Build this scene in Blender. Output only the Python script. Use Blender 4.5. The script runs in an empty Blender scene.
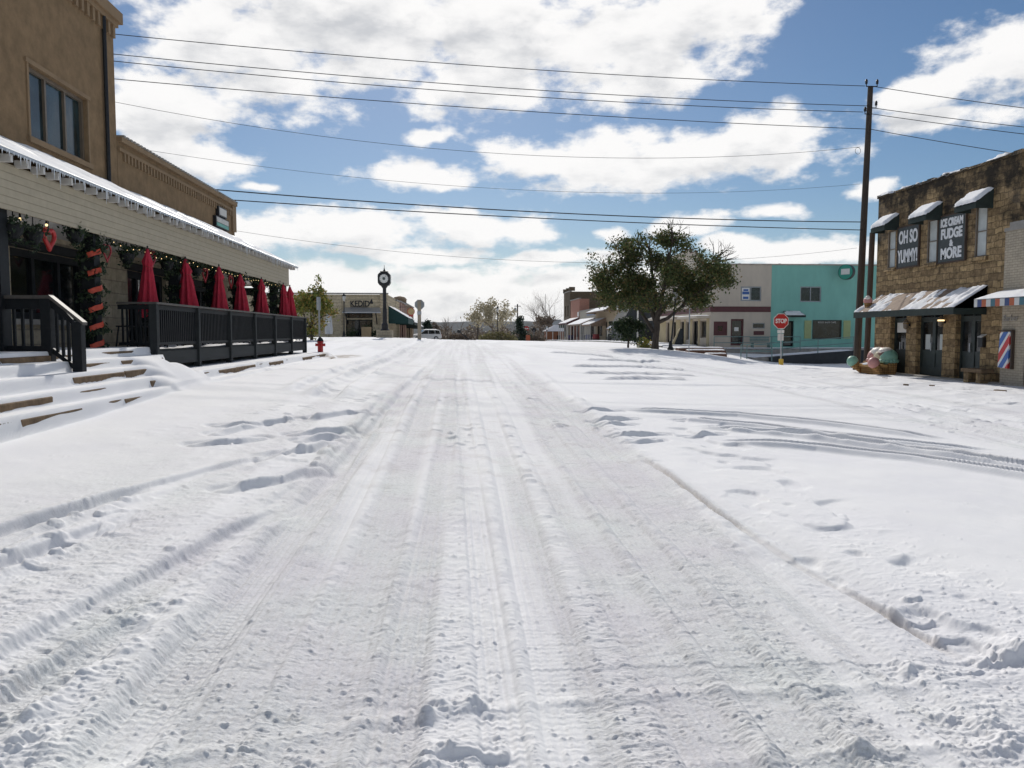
import bpy, bmesh, math, random
import numpy as np
from mathutils import Vector, Matrix
random.seed(7)
S = bpy.context.scene
C = S.collection
R_ = math.radians

# ------------------------------------------------------------------ camera
CAMZ = 1.6
PITCH, YAW, FPX = R_(3.775), R_(3.85), 773.0
cam = bpy.data.cameras.new("camera"); cam.lens = 36 * FPX / 1024; cam.sensor_width = 36
cam.clip_start = 0.05; cam.clip_end = 12000
co = bpy.data.objects.new("camera", cam); C.objects.link(co)
co.location = (0, 0, CAMZ); co.rotation_euler = (R_(90) - PITCH, 0, -YAW)
S.camera = co
S.view_settings.view_transform = 'Standard'; S.view_settings.look = 'None'
S.view_settings.exposure = 0.0; S.view_settings.gamma = 1.0; S.view_settings.use_curve_mapping = False

# ------------------------------------------------------------------ sun and sky
SUN_EL, SUN_AZ = 34.0, -2.0          # azimuth measured from +Y towards +X
sun = bpy.data.lights.new("sun", 'SUN'); sun.energy = 3.3; sun.angle = R_(0.8); sun.color = (1.0, 0.95, 0.88)
so = bpy.data.objects.new("sun", sun); C.objects.link(so); so.location = (0, 0, 60)
sd = Vector((math.sin(R_(SUN_AZ)) * math.cos(R_(SUN_EL)), math.cos(R_(SUN_AZ)) * math.cos(R_(SUN_EL)), math.sin(R_(SUN_EL))))
so.rotation_euler = (-sd).to_track_quat('-Z', 'Y').to_euler()
SKY_STRENGTH = 0.062
CLOUD_TOP, CLOUD_BASE = (16.2, 16.0, 15.8), (10.0, 10.2, 10.6)     # radiance before SKY_STRENGTH
W = bpy.data.worlds.new("World"); S.world = W; W.use_nodes = True
nt = W.node_tree; nt.nodes.clear()

def pix_dir(u, v):
    sy, cy, sp, cp = math.sin(YAW), math.cos(YAW), math.sin(PITCH), math.cos(PITCH)
    Fv = Vector((sy * cp, cy * cp, -sp)); Rv = Vector((cy, -sy, 0)); Uv = Rv.cross(Fv)
    return Fv + Rv * ((u - 512) / FPX) - Uv * ((v - 384) / FPX)
def az_el(u, v):
    d = pix_dir(u, v).normalized()
    return math.atan2(d.x, d.y), math.asin(d.z)

# cumulus clouds, each (azimuth, elevation, half width, half height) on the sky dome, given as seen from the street
CL = [(330,15,200,75),(480,36,190,66),(640,40,110,62),(700,10,75,34),(240,46,105,60),(165,105,60,45),(490,86,120,24),(745,15,40,20),
      (650,158,190,30),(760,142,75,30),(560,162,80,20),(430,140,22,10),
      (415,174,66,16),(195,157,52,24),(160,140,40,30),(255,183,25,6),
      (990,68,62,32),(930,92,42,18),(935,122,55,12),(1040,55,60,38),
      (330,228,95,24),(470,228,85,20),(430,257,75,12),(260,232,60,22),(350,250,30,8),
      (330,292,150,30),(480,292,180,34),(560,305,200,40),(440,310,200,30),(620,290,90,30),(700,300,300,22),
      (775,214,34,9),(690,226,40,13),(610,232,22,9),(790,252,85,17),(725,246,40,11),(545,258,60,9),(870,190,30,9),(600,255,50,10)]
def N(tree, t, **k):
    n = tree.nodes.new(t)
    for a, b in k.items():
        if a == 'ins':
            for i, v in b.items(): n.inputs[i].default_value = v
        else: setattr(n, a, b)
    return n
cg = bpy.data.node_groups.new("cloud_field", 'ShaderNodeTree')
cg.interface.new_socket("Vector", in_out='INPUT', socket_type='NodeSocketVector')
cg.interface.new_socket("Density", in_out='OUTPUT', socket_type='NodeSocketFloat')
gi, go = N(cg, 'NodeGroupInput'), N(cg, 'NodeGroupOutput')
lk = cg.links.new
# soft warp, flatter towards the horizon
wn = N(cg, 'ShaderNodeTexNoise', ins={'Scale': 9.0, 'Detail': 3.0})
mp = N(cg, 'ShaderNodeMapping'); mp.inputs['Scale'].default_value = (1, 1.8, 1)
lk(gi.outputs[0], mp.inputs['Vector']); lk(mp.outputs[0], wn.inputs['Vector'])
ws = N(cg, 'ShaderNodeVectorMath', operation='MULTIPLY_ADD')
ws.inputs[1].default_value = (0.07, 0.03, 0); ws.inputs[2].default_value = (-0.035, -0.015, 0)
lk(wn.outputs['Color'], ws.inputs[0])
wa = N(cg, 'ShaderNodeVectorMath', operation='ADD'); lk(gi.outputs[0], wa.inputs[0]); lk(ws.outputs[0], wa.inputs[1])
last = None
for (u, v, a, b) in CL:
    az, el = az_el(u, v)
    m = N(cg, 'ShaderNodeVectorMath', operation='MULTIPLY_ADD')
    sx, sy_ = FPX / a / 1.0, FPX / b / 0.98
    m.inputs[1].default_value = (sx, sy_, 0); m.inputs[2].default_value = (-az * sx, -el * sy_, 0)
    lk(wa.outputs[0], m.inputs[0])
    ln = N(cg, 'ShaderNodeVectorMath', operation='LENGTH'); lk(m.outputs[0], ln.inputs[0])
    if last is None: last = ln.outputs['Value']
    else:
        mn = N(cg, 'ShaderNodeMath', operation='SMOOTH_MIN'); mn.inputs[2].default_value = 0.12
        lk(last, mn.inputs[0]); lk(ln.outputs['Value'], mn.inputs[1]); last = mn.outputs[0]
# scattered clouds over the rest of the dome, out of the street's view; their cover is set for the fill light
sep = N(cg, 'ShaderNodeSeparateXYZ'); lk(gi.outputs[0], sep.inputs[0])
aa = N(cg, 'ShaderNodeMath', operation='ABSOLUTE'); lk(sep.outputs[0], aa.inputs[0])
mr = N(cg, 'ShaderNodeMapRange'); mr.inputs[1].default_value = 0.85; mr.inputs[2].default_value = 1.1; lk(aa.outputs[0], mr.inputs[0])
mr2 = N(cg, 'ShaderNodeMapRange'); mr2.inputs[1].default_value = 0.5; mr2.inputs[2].default_value = 0.62; lk(sep.outputs[1], mr2.inputs[0])
mx = N(cg, 'ShaderNodeMath', operation='MAXIMUM'); lk(mr.outputs[0], mx.inputs[0]); lk(mr2.outputs[0], mx.inputs[1])
gn = N(cg, 'ShaderNodeTexNoise', ins={'Scale': 2.6, 'Detail': 2.0}); lk(mp.outputs[0], gn.inputs['Vector'])
gm = N(cg, 'ShaderNodeMapRange'); gm.inputs[1].default_value = 0.43; gm.inputs[2].default_value = 0.65; gm.inputs[3].default_value = -0.6; gm.inputs[4].default_value = 0.7
lk(gn.outputs['Fac'], gm.inputs[0])
inv = N(cg, 'ShaderNodeMath', operation='SUBTRACT'); inv.inputs[0].default_value = 1.0; lk(last, inv.inputs[1])
mixf = N(cg, 'ShaderNodeMix'); lk(mx.outputs[0], mixf.inputs[0]); lk(inv.outputs[0], mixf.inputs[2]); lk(gm.outputs[0], mixf.inputs[3])
cl0 = N(cg, 'ShaderNodeMath', operation='MAXIMUM'); cl0.inputs[1].default_value = -0.9; lk(mixf.outputs[0], cl0.inputs[0])
# billowing edge detail
dn = N(cg, 'ShaderNodeTexNoise', ins={'Scale': 14.0, 'Detail': 8.0, 'Roughness': 0.58}); lk(mp.outputs[0], dn.inputs['Vector'])
dm = N(cg, 'ShaderNodeMath', operation='MULTIPLY_ADD'); dm.inputs[1].default_value = 2.7; dm.inputs[2].default_value = -1.36; lk(dn.outputs['Fac'], dm.inputs[0])
ad = N(cg, 'ShaderNodeMath', operation='ADD'); lk(cl0.outputs[0], ad.inputs[0]); lk(dm.outputs[0], ad.inputs[1])
lk(ad.outputs[0], go.inputs[0])
lk = nt.links.new
tc = N(nt, 'ShaderNodeTexCoord')
sx = N(nt, 'ShaderNodeSeparateXYZ'); lk(tc.outputs['Generated'], sx.inputs[0])
azn = N(nt, 'ShaderNodeMath', operation='ARCTAN2'); lk(sx.outputs[0], azn.inputs[0]); lk(sx.outputs[1], azn.inputs[1])
eln = N(nt, 'ShaderNodeMath', operation='ARCSINE'); lk(sx.outputs[2], eln.inputs[0])
cv = N(nt, 'ShaderNodeCombineXYZ'); lk(azn.outputs[0], cv.inputs[0]); lk(eln.outputs[0], cv.inputs[1])
g1 = N(nt, 'ShaderNodeGroup', node_tree=cg); lk(cv.outputs[0], g1.inputs[0])
up = N(nt, 'ShaderNodeVectorMath', operation='ADD'); up.inputs[1].default_value = (0.004, 0.026, 0); lk(cv.outputs[0], up.inputs[0])
g2 = N(nt, 'ShaderNodeGroup', node_tree=cg); lk(up.outputs[0], g2.inputs[0])
den = N(nt, 'ShaderNodeMapRange', interpolation_type='SMOOTHSTEP'); den.inputs[1].default_value = -0.16; den.inputs[2].default_value = 0.42; lk(g1.outputs[0], den.inputs[0])
shd = N(nt, 'ShaderNodeMapRange', interpolation_type='SMOOTHSTEP'); shd.inputs[1].default_value = 0.15; shd.inputs[2].default_value = 1.0; lk(g2.outputs[0], shd.inputs[0])
smp = N(nt, 'ShaderNodeMapping'); smp.inputs['Scale'].default_value = (1, 2.4, 1); smp.inputs['Location'].default_value = (3.1, .4, 0); lk(cv.outputs[0], smp.inputs[0])
snz = N(nt, 'ShaderNodeTexNoise', ins={'Scale': 9.0, 'Detail': 6.0, 'Roughness': 0.6}); lk(smp.outputs[0], snz.inputs['Vector'])
sn2 = N(nt, 'ShaderNodeMapRange'); sn2.inputs[1].default_value = 0.40; sn2.inputs[2].default_value = 0.66; sn2.inputs[3].default_value = 0.15; sn2.inputs[4].default_value = 1.0; lk(snz.outputs['Fac'], sn2.inputs[0])
shm = N(nt, 'ShaderNodeMath', operation='MULTIPLY'); lk(shd.outputs[0], shm.inputs[0]); lk(sn2.outputs[0], shm.inputs[1])
ccol = N(nt, 'ShaderNodeMix', data_type='RGBA'); lk(shm.outputs[0], ccol.inputs[0])
ccol.inputs[6].default_value = (*CLOUD_TOP, 1); ccol.inputs[7].default_value = (*CLOUD_BASE, 1)
sky = N(nt, 'ShaderNodeTexSky', sky_type='NISHITA', sun_disc=False)
sky.sun_elevation = R_(SUN_EL); sky.sun_rotation = R_(SUN_AZ); sky.air_density = 1.0; sky.dust_density = 0.3; sky.ozone_density = 4.0
dull = N(nt, 'ShaderNodeMapRange'); dull.inputs[3].default_value = 0.0; dull.inputs[4].default_value = 0.97; lk(den.outputs[0], dull.inputs[0])
smix = N(nt, 'ShaderNodeMix', data_type='RGBA'); lk(dull.outputs[0], smix.inputs[0]); hs = N(nt, 'ShaderNodeHueSaturation'); hs.inputs['Saturation'].default_value = 1.10; hs.inputs['Value'].default_value = 1.05; lk(sky.outputs[0], hs.inputs['Color']); lk(hs.outputs[0], smix.inputs[6]); lk(ccol.outputs[2], smix.inputs[7])
bg = N(nt, 'ShaderNodeBackground'); bg.inputs['Strength'].default_value = SKY_STRENGTH; lk(smix.outputs[2], bg.inputs[0])
wo = N(nt, 'ShaderNodeOutputWorld'); lk(bg.outputs[0], wo.inputs[0])

# ------------------------------------------------------------------ helpers
def at(u, v, Y):
    d = pix_dir(u, v); return Vector((0, 0, CAMZ)) + d * (Y / d.y)
def atx(u, v, X):
    d = pix_dir(u, v); return Vector((0, 0, CAMZ)) + d * (X / d.x)

class Frame:
    """a wall plane: s along it, z up, d out of it"""
    def __init__(s, ox, oy, sdir, ndir, oz=0.0):
        s.o = Vector((ox, oy, oz)); s.s = Vector((*sdir, 0)).normalized(); s.n = Vector((*ndir, 0)).normalized()
    def p(s, a, z, d=0.0): return s.o + s.s * a + s.n * d + Vector((0, 0, z))

class MB:
    def __init__(s): s.v = []; s.f = []
    def poly(s, pts, faces):
        b = len(s.v); s.v += [tuple(p) for p in pts]; s.f += [tuple(b + i for i in f) for f in faces]; return s
    def hexa(s, p):     # p: 8 points, bottom loop then top loop
        return s.poly(p, [(3, 2, 1, 0), (4, 5, 6, 7), (0, 1, 5, 4), (1, 2, 6, 5), (2, 3, 7, 6), (3, 0, 4, 7)])
    def box(s, x0, x1, y0, y1, z0, z1):
        return s.hexa([(x0, y0, z0), (x1, y0, z0), (x1, y1, z0), (x0, y1, z0), (x0, y0, z1), (x1, y0, z1), (x1, y1, z1), (x0, y1, z1)])
    def fbox(s, fr, s0, s1, z0, z1, d0, d1):
        return s.hexa([fr.p(s0, z0, d0), fr.p(s1, z0, d0), fr.p(s1, z0, d1), fr.p(s0, z0, d1), fr.p(s0, z1, d0), fr.p(s1, z1, d0), fr.p(s1, z1, d1), fr.p(s0, z1, d1)])
    def prism(s, pts, vec):
        n = len(pts); vec = Vector(vec); a = [Vector(p) for p in pts]
        return s.poly(a + [p + vec for p in a], [tuple(range(n))[::-1], tuple(range(n, 2 * n))] + [(i, (i + 1) % n, n + (i + 1) % n, n + i) for i in range(n)])
    def tube(s, pts, rad, n=8, caps=True):
        pts = [Vector(p) for p in pts]; m = len(pts)
        rr = rad if hasattr(rad, '__len__') else [rad] * m
        b = len(s.v); up = None
        for i, p in enumerate(pts):
            t = (pts[min(i + 1, m - 1)] - pts[max(i - 1, 0)]).normalized()
            if up is None: up = Vector((0, 0, 1)) if abs(t.z) < 0.9 else Vector((1, 0, 0))
            x = t.cross(up)
            if x.length < 1e-5: x = t.cross(Vector((0.3, 1, 0.2)))
            x.normalize(); y = x.cross(t).normalized(); up = y
            for k in range(n):
                a = 2 * math.pi * k / n
                s.v.append(tuple(p + (x * math.cos(a) + y * math.sin(a)) * rr[i]))
        for i in range(m - 1):
            for k in range(n):
                s.f.append((b + i * n + k, b + i * n + (k + 1) % n, b + (i + 1) * n + (k + 1) % n, b + (i + 1) * n + k))
        if caps:
            s.f.append(tuple(b + k for k in range(n))[::-1]); s.f.append(tuple(b + (m - 1) * n + k for k in range(n)))
        return s
    def lathe(s, prof, c=(0, 0, 0), n=16, sq=None):
        c = Vector(c); b = len(s.v); m = len(prof)
        for r, z in prof:
            for k in range(n):
                a = 2 * math.pi * (k + 0.5) / n
                s.v.append((c.x + r * math.cos(a), c.y + r * math.sin(a), c.z + z))
        for i in range(m - 1):
            for k in range(n):
                s.f.append((b + i * n + k, b + i * n + (k + 1) % n, b + (i + 1) * n + (k + 1) % n, b + (i + 1) * n + k))
        s.f.append(tuple(b + k for k in range(n))[::-1]); s.f.append(tuple(b + (m - 1) * n + k for k in range(n)))
        return s
    def ball(s, c, r, n=14, m=9, jit=0.0, sc=(1, 1, 1), rng=random):
        c = Vector(c); b = len(s.v); rows = []
        for i in range(m + 1):
            th = math.pi * i / m
            for k in range(n):
                a = 2 * math.pi * k / n; q = r * (1 + rng.uniform(-jit, jit))
                s.v.append((c.x + q * sc[0] * math.sin(th) * math.cos(a), c.y + q * sc[1] * math.sin(th) * math.sin(a), c.z - q * sc[2] * math.cos(th)))
        for i in range(m):
            for k in range(n):
                s.f.append((b + i * n + k, b + i * n + (k + 1) % n, b + (i + 1) * n + (k + 1) % n, b + (i + 1) * n + k))
        return s
    def disc(s, c, r, nrm, th, n=24, rot=0.0):
        c = Vector(c); nrm = Vector(nrm).normalized(); x = nrm.cross(Vector((0, 0, 1)))
        if x.length < 1e-4: x = Vector((1, 0, 0))
        x.normalize(); y = x.cross(nrm)
        return s.prism([c + x * (r * math.cos(2 * math.pi * (k + rot) / n)) + y * (r * math.sin(2 * math.pi * (k + rot) / n)) for k in range(n)], nrm * th)
    def build(s, name, mat, parent=None, smooth=False, bevel=0.0, origin=None):
        me = bpy.data.meshes.new(name)
        o = Vector(origin) if origin is not None else (Vector(parent['_o']) if parent is not None and '_o' in parent else Vector((0, 0, 0)))
        V = [(a[0] - o.x, a[1] - o.y, a[2] - o.z) for a in s.v]
        me.from_pydata(V, [], s.f); me.validate()
        bm = bmesh.new(); bm.from_mesh(me)
        bmesh.ops.remove_doubles(bm, verts=bm.verts, dist=1e-5) if smooth else None
        bmesh.ops.recalc_face_normals(bm, faces=bm.faces)
        bm.to_mesh(me); bm.free()
        uvl = me.uv_layers.new(name="UVMap")
        nl = len(me.loops)
        if nl:
            vi = np.empty(nl, int); me.loops.foreach_get('vertex_index', vi)
            cs = np.empty(len(me.vertices) * 3); me.vertices.foreach_get('co', cs); cs = cs.reshape(-1, 3) + np.array(o)
            pn = np.empty(len(me.polygons) * 3); me.polygons.foreach_get('normal', pn); pn = pn.reshape(-1, 3)
            lt = np.empty(len(me.polygons), int); me.polygons.foreach_get('loop_total', lt)
            n = np.repeat(pn, lt, axis=0); p = cs[vi]
            h = np.hypot(n[:, 0], n[:, 1]); flat = np.abs(n[:, 2]) > 0.85
            hx = np.where(h > 1e-6, -n[:, 1] / np.maximum(h, 1e-6), 1); hy = np.where(h > 1e-6, n[:, 0] / np.maximum(h, 1e-6), 0)
            U = np.where(flat, p[:, 0], p[:, 0] * hx + p[:, 1] * hy); Vv = np.where(flat, p[:, 1], p[:, 2])
            uvl.data.foreach_set('uv', np.stack([U, Vv], 1).ravel())
        if smooth: me.polygons.foreach_set('use_smooth', [True] * len(me.polygons))
        if mat: me.materials.append(mat)
        ob = bpy.data.objects.new(name, me); C.objects.link(ob)
        if parent is not None:
            ob.parent = parent
        else:
            ob.location = o
            ob['_o'] = tuple(o)
        if parent is not None: ob['_o'] = tuple(o)
        if bevel:
            md = ob.modifiers.new("bevel", 'BEVEL'); md.width = bevel; md.segments = 2; md.limit_method = 'ANGLE'
        return ob

def thing(name, label, cat, loc=(0, 0, 0), group=None):
    o = bpy.data.objects.new(name, None); C.objects.link(o); o.empty_display_size = 0.3
    o.location = loc; o['_o'] = tuple(loc); o['label'] = label; o['category'] = cat
    if group: o['group'] = group
    return o
def tag(o, label, cat, group=None):
    o['label'] = label; o['category'] = cat
    if group: o['group'] = group
    return o
def copy_tree(o, loc=None, rz=None, label=None, parent=None):
    kids = [k for k in o.children]
    c = o.copy(); C.objects.link(c)
    if parent: c.parent = parent
    if loc is not None: c.location = loc
    if rz is not None: c.rotation_euler = (0, 0, rz)
    if label: c['label'] = label
    for k in kids: copy_tree(k, parent=c)
    return c
def text(name, body, mat, parent, pos, xdir, size, extr=0.006, offset=0.0, sx=1.0, align='CENTER', ndir=None, shear=0.0):
    """raised lettering, its baseline along xdir (horizontal), facing xdir x up"""
    cu = bpy.data.curves.new(name, 'FONT'); cu.body = body; cu.size = size; cu.extrude = extr; cu.offset = offset
    cu.align_x = align; cu.align_y = 'CENTER'; cu.shear = shear
    cu.materials.append(mat); o = bpy.data.objects.new(name, cu); C.objects.link(o)
    x = Vector((*xdir, 0)).normalized(); y = Vector((0, 0, 1)); z = x.cross(y)
    m = Matrix((x, y, z)).transposed().to_4x4()
    org = Vector(parent['_o']) if '_o' in parent else Vector((0, 0, 0))
    o.parent = parent
    o.matrix_local = Matrix.Translation(Vector(pos) - org) @ m @ Matrix.Diagonal((sx, 1, 1, 1))
    return o

def wall_holes(mb, fr, s0, s1, z0, z1, holes, th=0.3, d=0.0):
    """front face with openings and their reveals, plus a closed back"""
    ss = sorted({s0, s1, *[h[0] for h in holes], *[h[1] for h in holes]}); zz = sorted({z0, z1, *[h[2] for h in holes], *[h[3] for h in holes]})
    for i in range(len(ss) - 1):
        for j in range(len(zz) - 1):
            cx, cz = (ss[i] + ss[i + 1]) / 2, (zz[j] + zz[j + 1]) / 2
            if any(h[0] < cx < h[1] and h[2] < cz < h[3] for h in holes): continue
            mb.poly([fr.p(ss[i], zz[j], d), fr.p(ss[i + 1], zz[j], d), fr.p(ss[i + 1], zz[j + 1], d), fr.p(ss[i], zz[j + 1], d)], [(0, 1, 2, 3)])
    for (a, b, c, e) in holes:
        q = [(a, c), (b, c), (b, e), (a, e)]
        for k in range(4):
            (x1, y1), (x2, y2) = q[k], q[(k + 1) % 4]
            mb.poly([fr.p(x1, y1, d), fr.p(x2, y2, d), fr.p(x2, y2, d - th), fr.p(x1, y1, d - th)], [(0, 1, 2, 3)])
    for (a, b) in ((s0, s0), (s1, s1)):
        mb.poly([fr.p(a, z0, d), fr.p(a, z1, d), fr.p(a, z1, d - th), fr.p(a, z0, d - th)], [(0, 1, 2, 3)])
    mb.poly([fr.p(s0, z1, d), fr.p(s1, z1, d), fr.p(s1, z1, d - th), fr.p(s0, z1, d - th)], [(0, 1, 2, 3)])
def window(fr, root, s0, s1, z0, z1, fm, gm, d=-0.1, cols=2, rows=1, fw=0.06, name='window', dep=0.07):
    m = MB()
    m.fbox(fr, s0, s1, z0, z0 + fw, d, d + dep); m.fbox(fr, s0, s1, z1 - fw, z1, d, d + dep)
    m.fbox(fr, s0, s0 + fw, z0 + fw, z1 - fw, d, d + dep); m.fbox(fr, s1 - fw, s1, z0 + fw, z1 - fw, d, d + dep)
    for i in range(1, cols):
        c = s0 + (s1 - s0) * i / cols; m.fbox(fr, c - fw * .4, c + fw * .4, z0 + fw, z1 - fw, d, d + dep * .9)
    for j in range(1, rows):
        c = z0 + (z1 - z0) * j / rows; m.fbox(fr, s0 + fw, s1 - fw, c - fw * .3, c + fw * .3, d, d + dep * .8)
    w = m.build(name, fm, root)
    MB().fbox(fr, s0 + fw * .5, s1 - fw * .5, z0 + fw * .5, z1 - fw * .5, d - 0.01, d + 0.012).build('pane', gm, w)
    return w

# ------------------------------------------------------------------ materials
MATS = {}
def newmat(name):
    m = bpy.data.materials.new(name); m.use_nodes = True
    b = m.node_tree.nodes['Principled BSDF']; MATS[name] = m
    return m, m.node_tree, b
def rgb(c): return (*c, 1.0)
def ramp(t, fac, stops):
    r = N(t, 'ShaderNodeValToRGB'); e = r.color_ramp.elements
    e[0].position, e[0].color = stops[0][0], rgb(stops[0][1]); e[1].position, e[1].color = stops[-1][0], rgb(stops[-1][1])
    for p, c in stops[1:-1]:
        q = e.new(p); q.color = rgb(c)
    t.links.new(fac, r.inputs[0]); return r
def mk(name, col, rough=0.7, var=0.25, scale=6.0, bump=0.0, bscale=30.0, metal=0.0, spec=0.5, coord='Object', stretch=(1, 1, 1)):
    m, t, b = newmat(name)
    tc = N(t, 'ShaderNodeTexCoord'); mp = N(t, 'ShaderNodeMapping'); mp.inputs['Scale'].default_value = stretch
    t.links.new(tc.outputs[coord], mp.inputs[0])
    n = N(t, 'ShaderNodeTexNoise', ins={'Scale': scale, 'Detail': 5.0, 'Roughness': 0.65}); t.links.new(mp.outputs[0], n.inputs['Vector'])
    lo = tuple(c * (1 - var) for c in col); hi = tuple(min(1, c * (1 + var)) for c in col)
    r = ramp(t, n.outputs['Fac'], [(0.3, lo), (0.5, col), (0.7, hi)])
    t.links.new(r.outputs[0], b.inputs['Base Color'])
    b.inputs['Roughness'].default_value = rough; b.inputs['Metallic'].default_value = metal; b.inputs['Specular IOR Level'].default_value = spec
    if bump:
        n2 = N(t, 'ShaderNodeTexNoise', ins={'Scale': bscale, 'Detail': 4.0}); t.links.new(mp.outputs[0], n2.inputs['Vector'])
        bp = N(t, 'ShaderNodeBump', ins={'Strength': 0.6, 'Distance': bump}); t.links.new(n2.outputs['Fac'], bp.inputs['Height']); t.links.new(bp.outputs[0], b.inputs['Normal'])
    return m
def masonry(name, c1, c2, mortar, bw, bh, ms=0.012, warp=0.0, stain=None, bump=0.02, var=0.5, rough=0.9, offset=0.5, stain_z=None):
    m, t, b = newmat(name)
    L = t.links.new
    tc = N(t, 'ShaderNodeTexCoord'); vec = tc.outputs['UV']
    n0 = N(t, 'ShaderNodeTexNoise', ins={'Scale': 2.2, 'Detail': 3.0}); L(vec, n0.inputs['Vector'])
    if warp:
        w = N(t, 'ShaderNodeVectorMath', operation='MULTIPLY_ADD'); w.inputs[1].default_value = (warp, warp, 0); L(n0.outputs['Color'], w.inputs[0]); L(vec, w.inputs[2]); vec2 = w.outputs[0]
    else: vec2 = vec
    br = N(t, 'ShaderNodeTexBrick', offset=offset, squash=1.0); L(vec2, br.inputs['Vector'])
    br.inputs['Color1'].default_value = rgb(c1); br.inputs['Color2'].default_value = rgb(c2); br.inputs['Mortar'].default_value = rgb(mortar)
    br.inputs['Scale'].default_value = 1.0; br.inputs['Brick Width'].default_value = bw; br.inputs['Row Height'].default_value = bh
    br.inputs['Mortar Size'].default_value = ms; br.inputs['Mortar Smooth'].default_value = 0.3; br.inputs['Bias'].default_value = 0.0
    n1 = N(t, 'ShaderNodeTexNoise', ins={'Scale': 5.0, 'Detail': 8.0, 'Roughness': 0.7}); L(vec, n1.inputs['Vector'])
    mr = N(t, 'ShaderNodeMapRange'); mr.inputs[1].default_value = 0.3; mr.inputs[2].default_value = 0.72; mr.inputs[3].default_value = 1 - var; mr.inputs[4].default_value = 1 + var * .6; L(n1.outputs['Fac'], mr.inputs[0])
    mu = N(t, 'ShaderNodeMix', data_type='RGBA', blend_type='MULTIPLY'); mu.inputs[0].default_value = 1.0; L(br.outputs['Color'], mu.inputs[6]); L(mr.outputs[0], mu.inputs[7])
    col = mu.outputs[2]
    if stain:
        n2 = N(t, 'ShaderNodeTexNoise', ins={'Scale': 0.9, 'Detail': 7.0, 'Roughness': 0.72}); L(vec, n2.inputs['Vector'])
        fac = n2.outputs['Fac']
        if stain_z:
            sp = N(t, 'ShaderNodeSeparateXYZ'); L(tc.outputs['UV'], sp.inputs[0])
            mz = N(t, 'ShaderNodeMapRange'); mz.inputs[1].default_value = stain_z[0]; mz.inputs[2].default_value = stain_z[1]; mz.inputs[3].default_value = -0.14; mz.inputs[4].default_value = 0.16; L(sp.outputs[1], mz.inputs[0])
            ad = N(t, 'ShaderNodeMath', operation='ADD'); L(fac, ad.inputs[0]); L(mz.outputs[0], ad.inputs[1]); fac = ad.outputs[0]
        ms_ = N(t, 'ShaderNodeMapRange'); ms_.inputs[1].default_value = 0.50; ms_.inputs[2].default_value = 0.68; L(fac, ms_.inputs[0])
        mx = N(t, 'ShaderNodeMix', data_type='RGBA'); L(ms_.outputs[0], mx.inputs[0]); L(col, mx.inputs[6]); mx.inputs[7].default_value = rgb(stain); 
        col = mx.outputs[2]
    L(col, b.inputs['Base Color']); b.inputs['Roughness'].default_value = rough; b.inputs['Specular IOR Level'].default_value = 0.25
    iv = N(t, 'ShaderNodeMath', operation='SUBTRACT'); iv.inputs[0].default_value = 1.0; L(br.outputs['Fac'], iv.inputs[1])
    ab = N(t, 'ShaderNodeMath', operation='MULTIPLY_ADD'); ab.inputs[1].default_value = 0.7; L(n1.outputs['Fac'], ab.inputs[0]); L(iv.outputs[0], ab.inputs[2])
    bp = N(t, 'ShaderNodeBump', ins={'Strength': 0.8, 'Distance': bump}); L(ab.outputs[0], bp.inputs['Height']); L(bp.outputs[0], b.inputs['Normal'])
    return m
def glass(name, col=(0.012, 0.015, 0.017), rough=0.06):
    m, t, b = newmat(name)
    tc = N(t, 'ShaderNodeTexCoord'); n = N(t, 'ShaderNodeTexNoise', ins={'Scale': 1.6, 'Detail': 3.0}); t.links.new(tc.outputs['Object'], n.inputs['Vector'])
    r = ramp(t, n.outputs['Fac'], [(0.35, tuple(c * .5 for c in col)), (0.7, tuple(c * 1.8 for c in col))]); t.links.new(r.outputs[0], b.inputs['Base Color'])
    b.inputs['Roughness'].default_value = rough; b.inputs['Specular IOR Level'].default_value = 0.6
    bp = N(t, 'ShaderNodeBump', ins={'Strength': 0.15, 'Distance': 0.02}); t.links.new(n.outputs['Fac'], bp.inputs['Height']); t.links.new(bp.outputs[0], b.inputs['Normal'])
    return m
def stripes(name, cols, period, axis='x', rough=0.6, diag=0.0):
    m, t, b = newmat(name); L = t.links.new
    tc = N(t, 'ShaderNodeTexCoord'); sp = N(t, 'ShaderNodeSeparateXYZ'); L(tc.outputs['UV'], sp.inputs[0])
    a = N(t, 'ShaderNodeMath', operation='MULTIPLY_ADD'); a.inputs[1].default_value = diag; L(sp.outputs[1 if axis == 'x' else 0], a.inputs[0]); L(sp.outputs[0 if axis == 'x' else 1], a.inputs[2])
    dv = N(t, 'ShaderNodeMath', operation='DIVIDE'); dv.inputs[1].default_value = period; L(a.outputs[0], dv.inputs[0])
    fr = N(t, 'ShaderNodeMath', operation='FRACT'); L(dv.outputs[0], fr.inputs[0])
    r = N(t, 'ShaderNodeValToRGB'); r.color_ramp.interpolation = 'CONSTANT'; e = r.color_ramp.elements
    n = len(cols); e[0].position = 0; e[0].color = rgb(cols[0]); e[1].position = 1.0 / n; e[1].color = rgb(cols[1])
    for i in range(2, n): q = e.new(i / n); q.color = rgb(cols[i])
    L(fr.outputs[0], r.inputs[0]); L(r.outputs[0], b.inputs['Base Color']); b.inputs['Roughness'].default_value = rough
    return m
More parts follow.
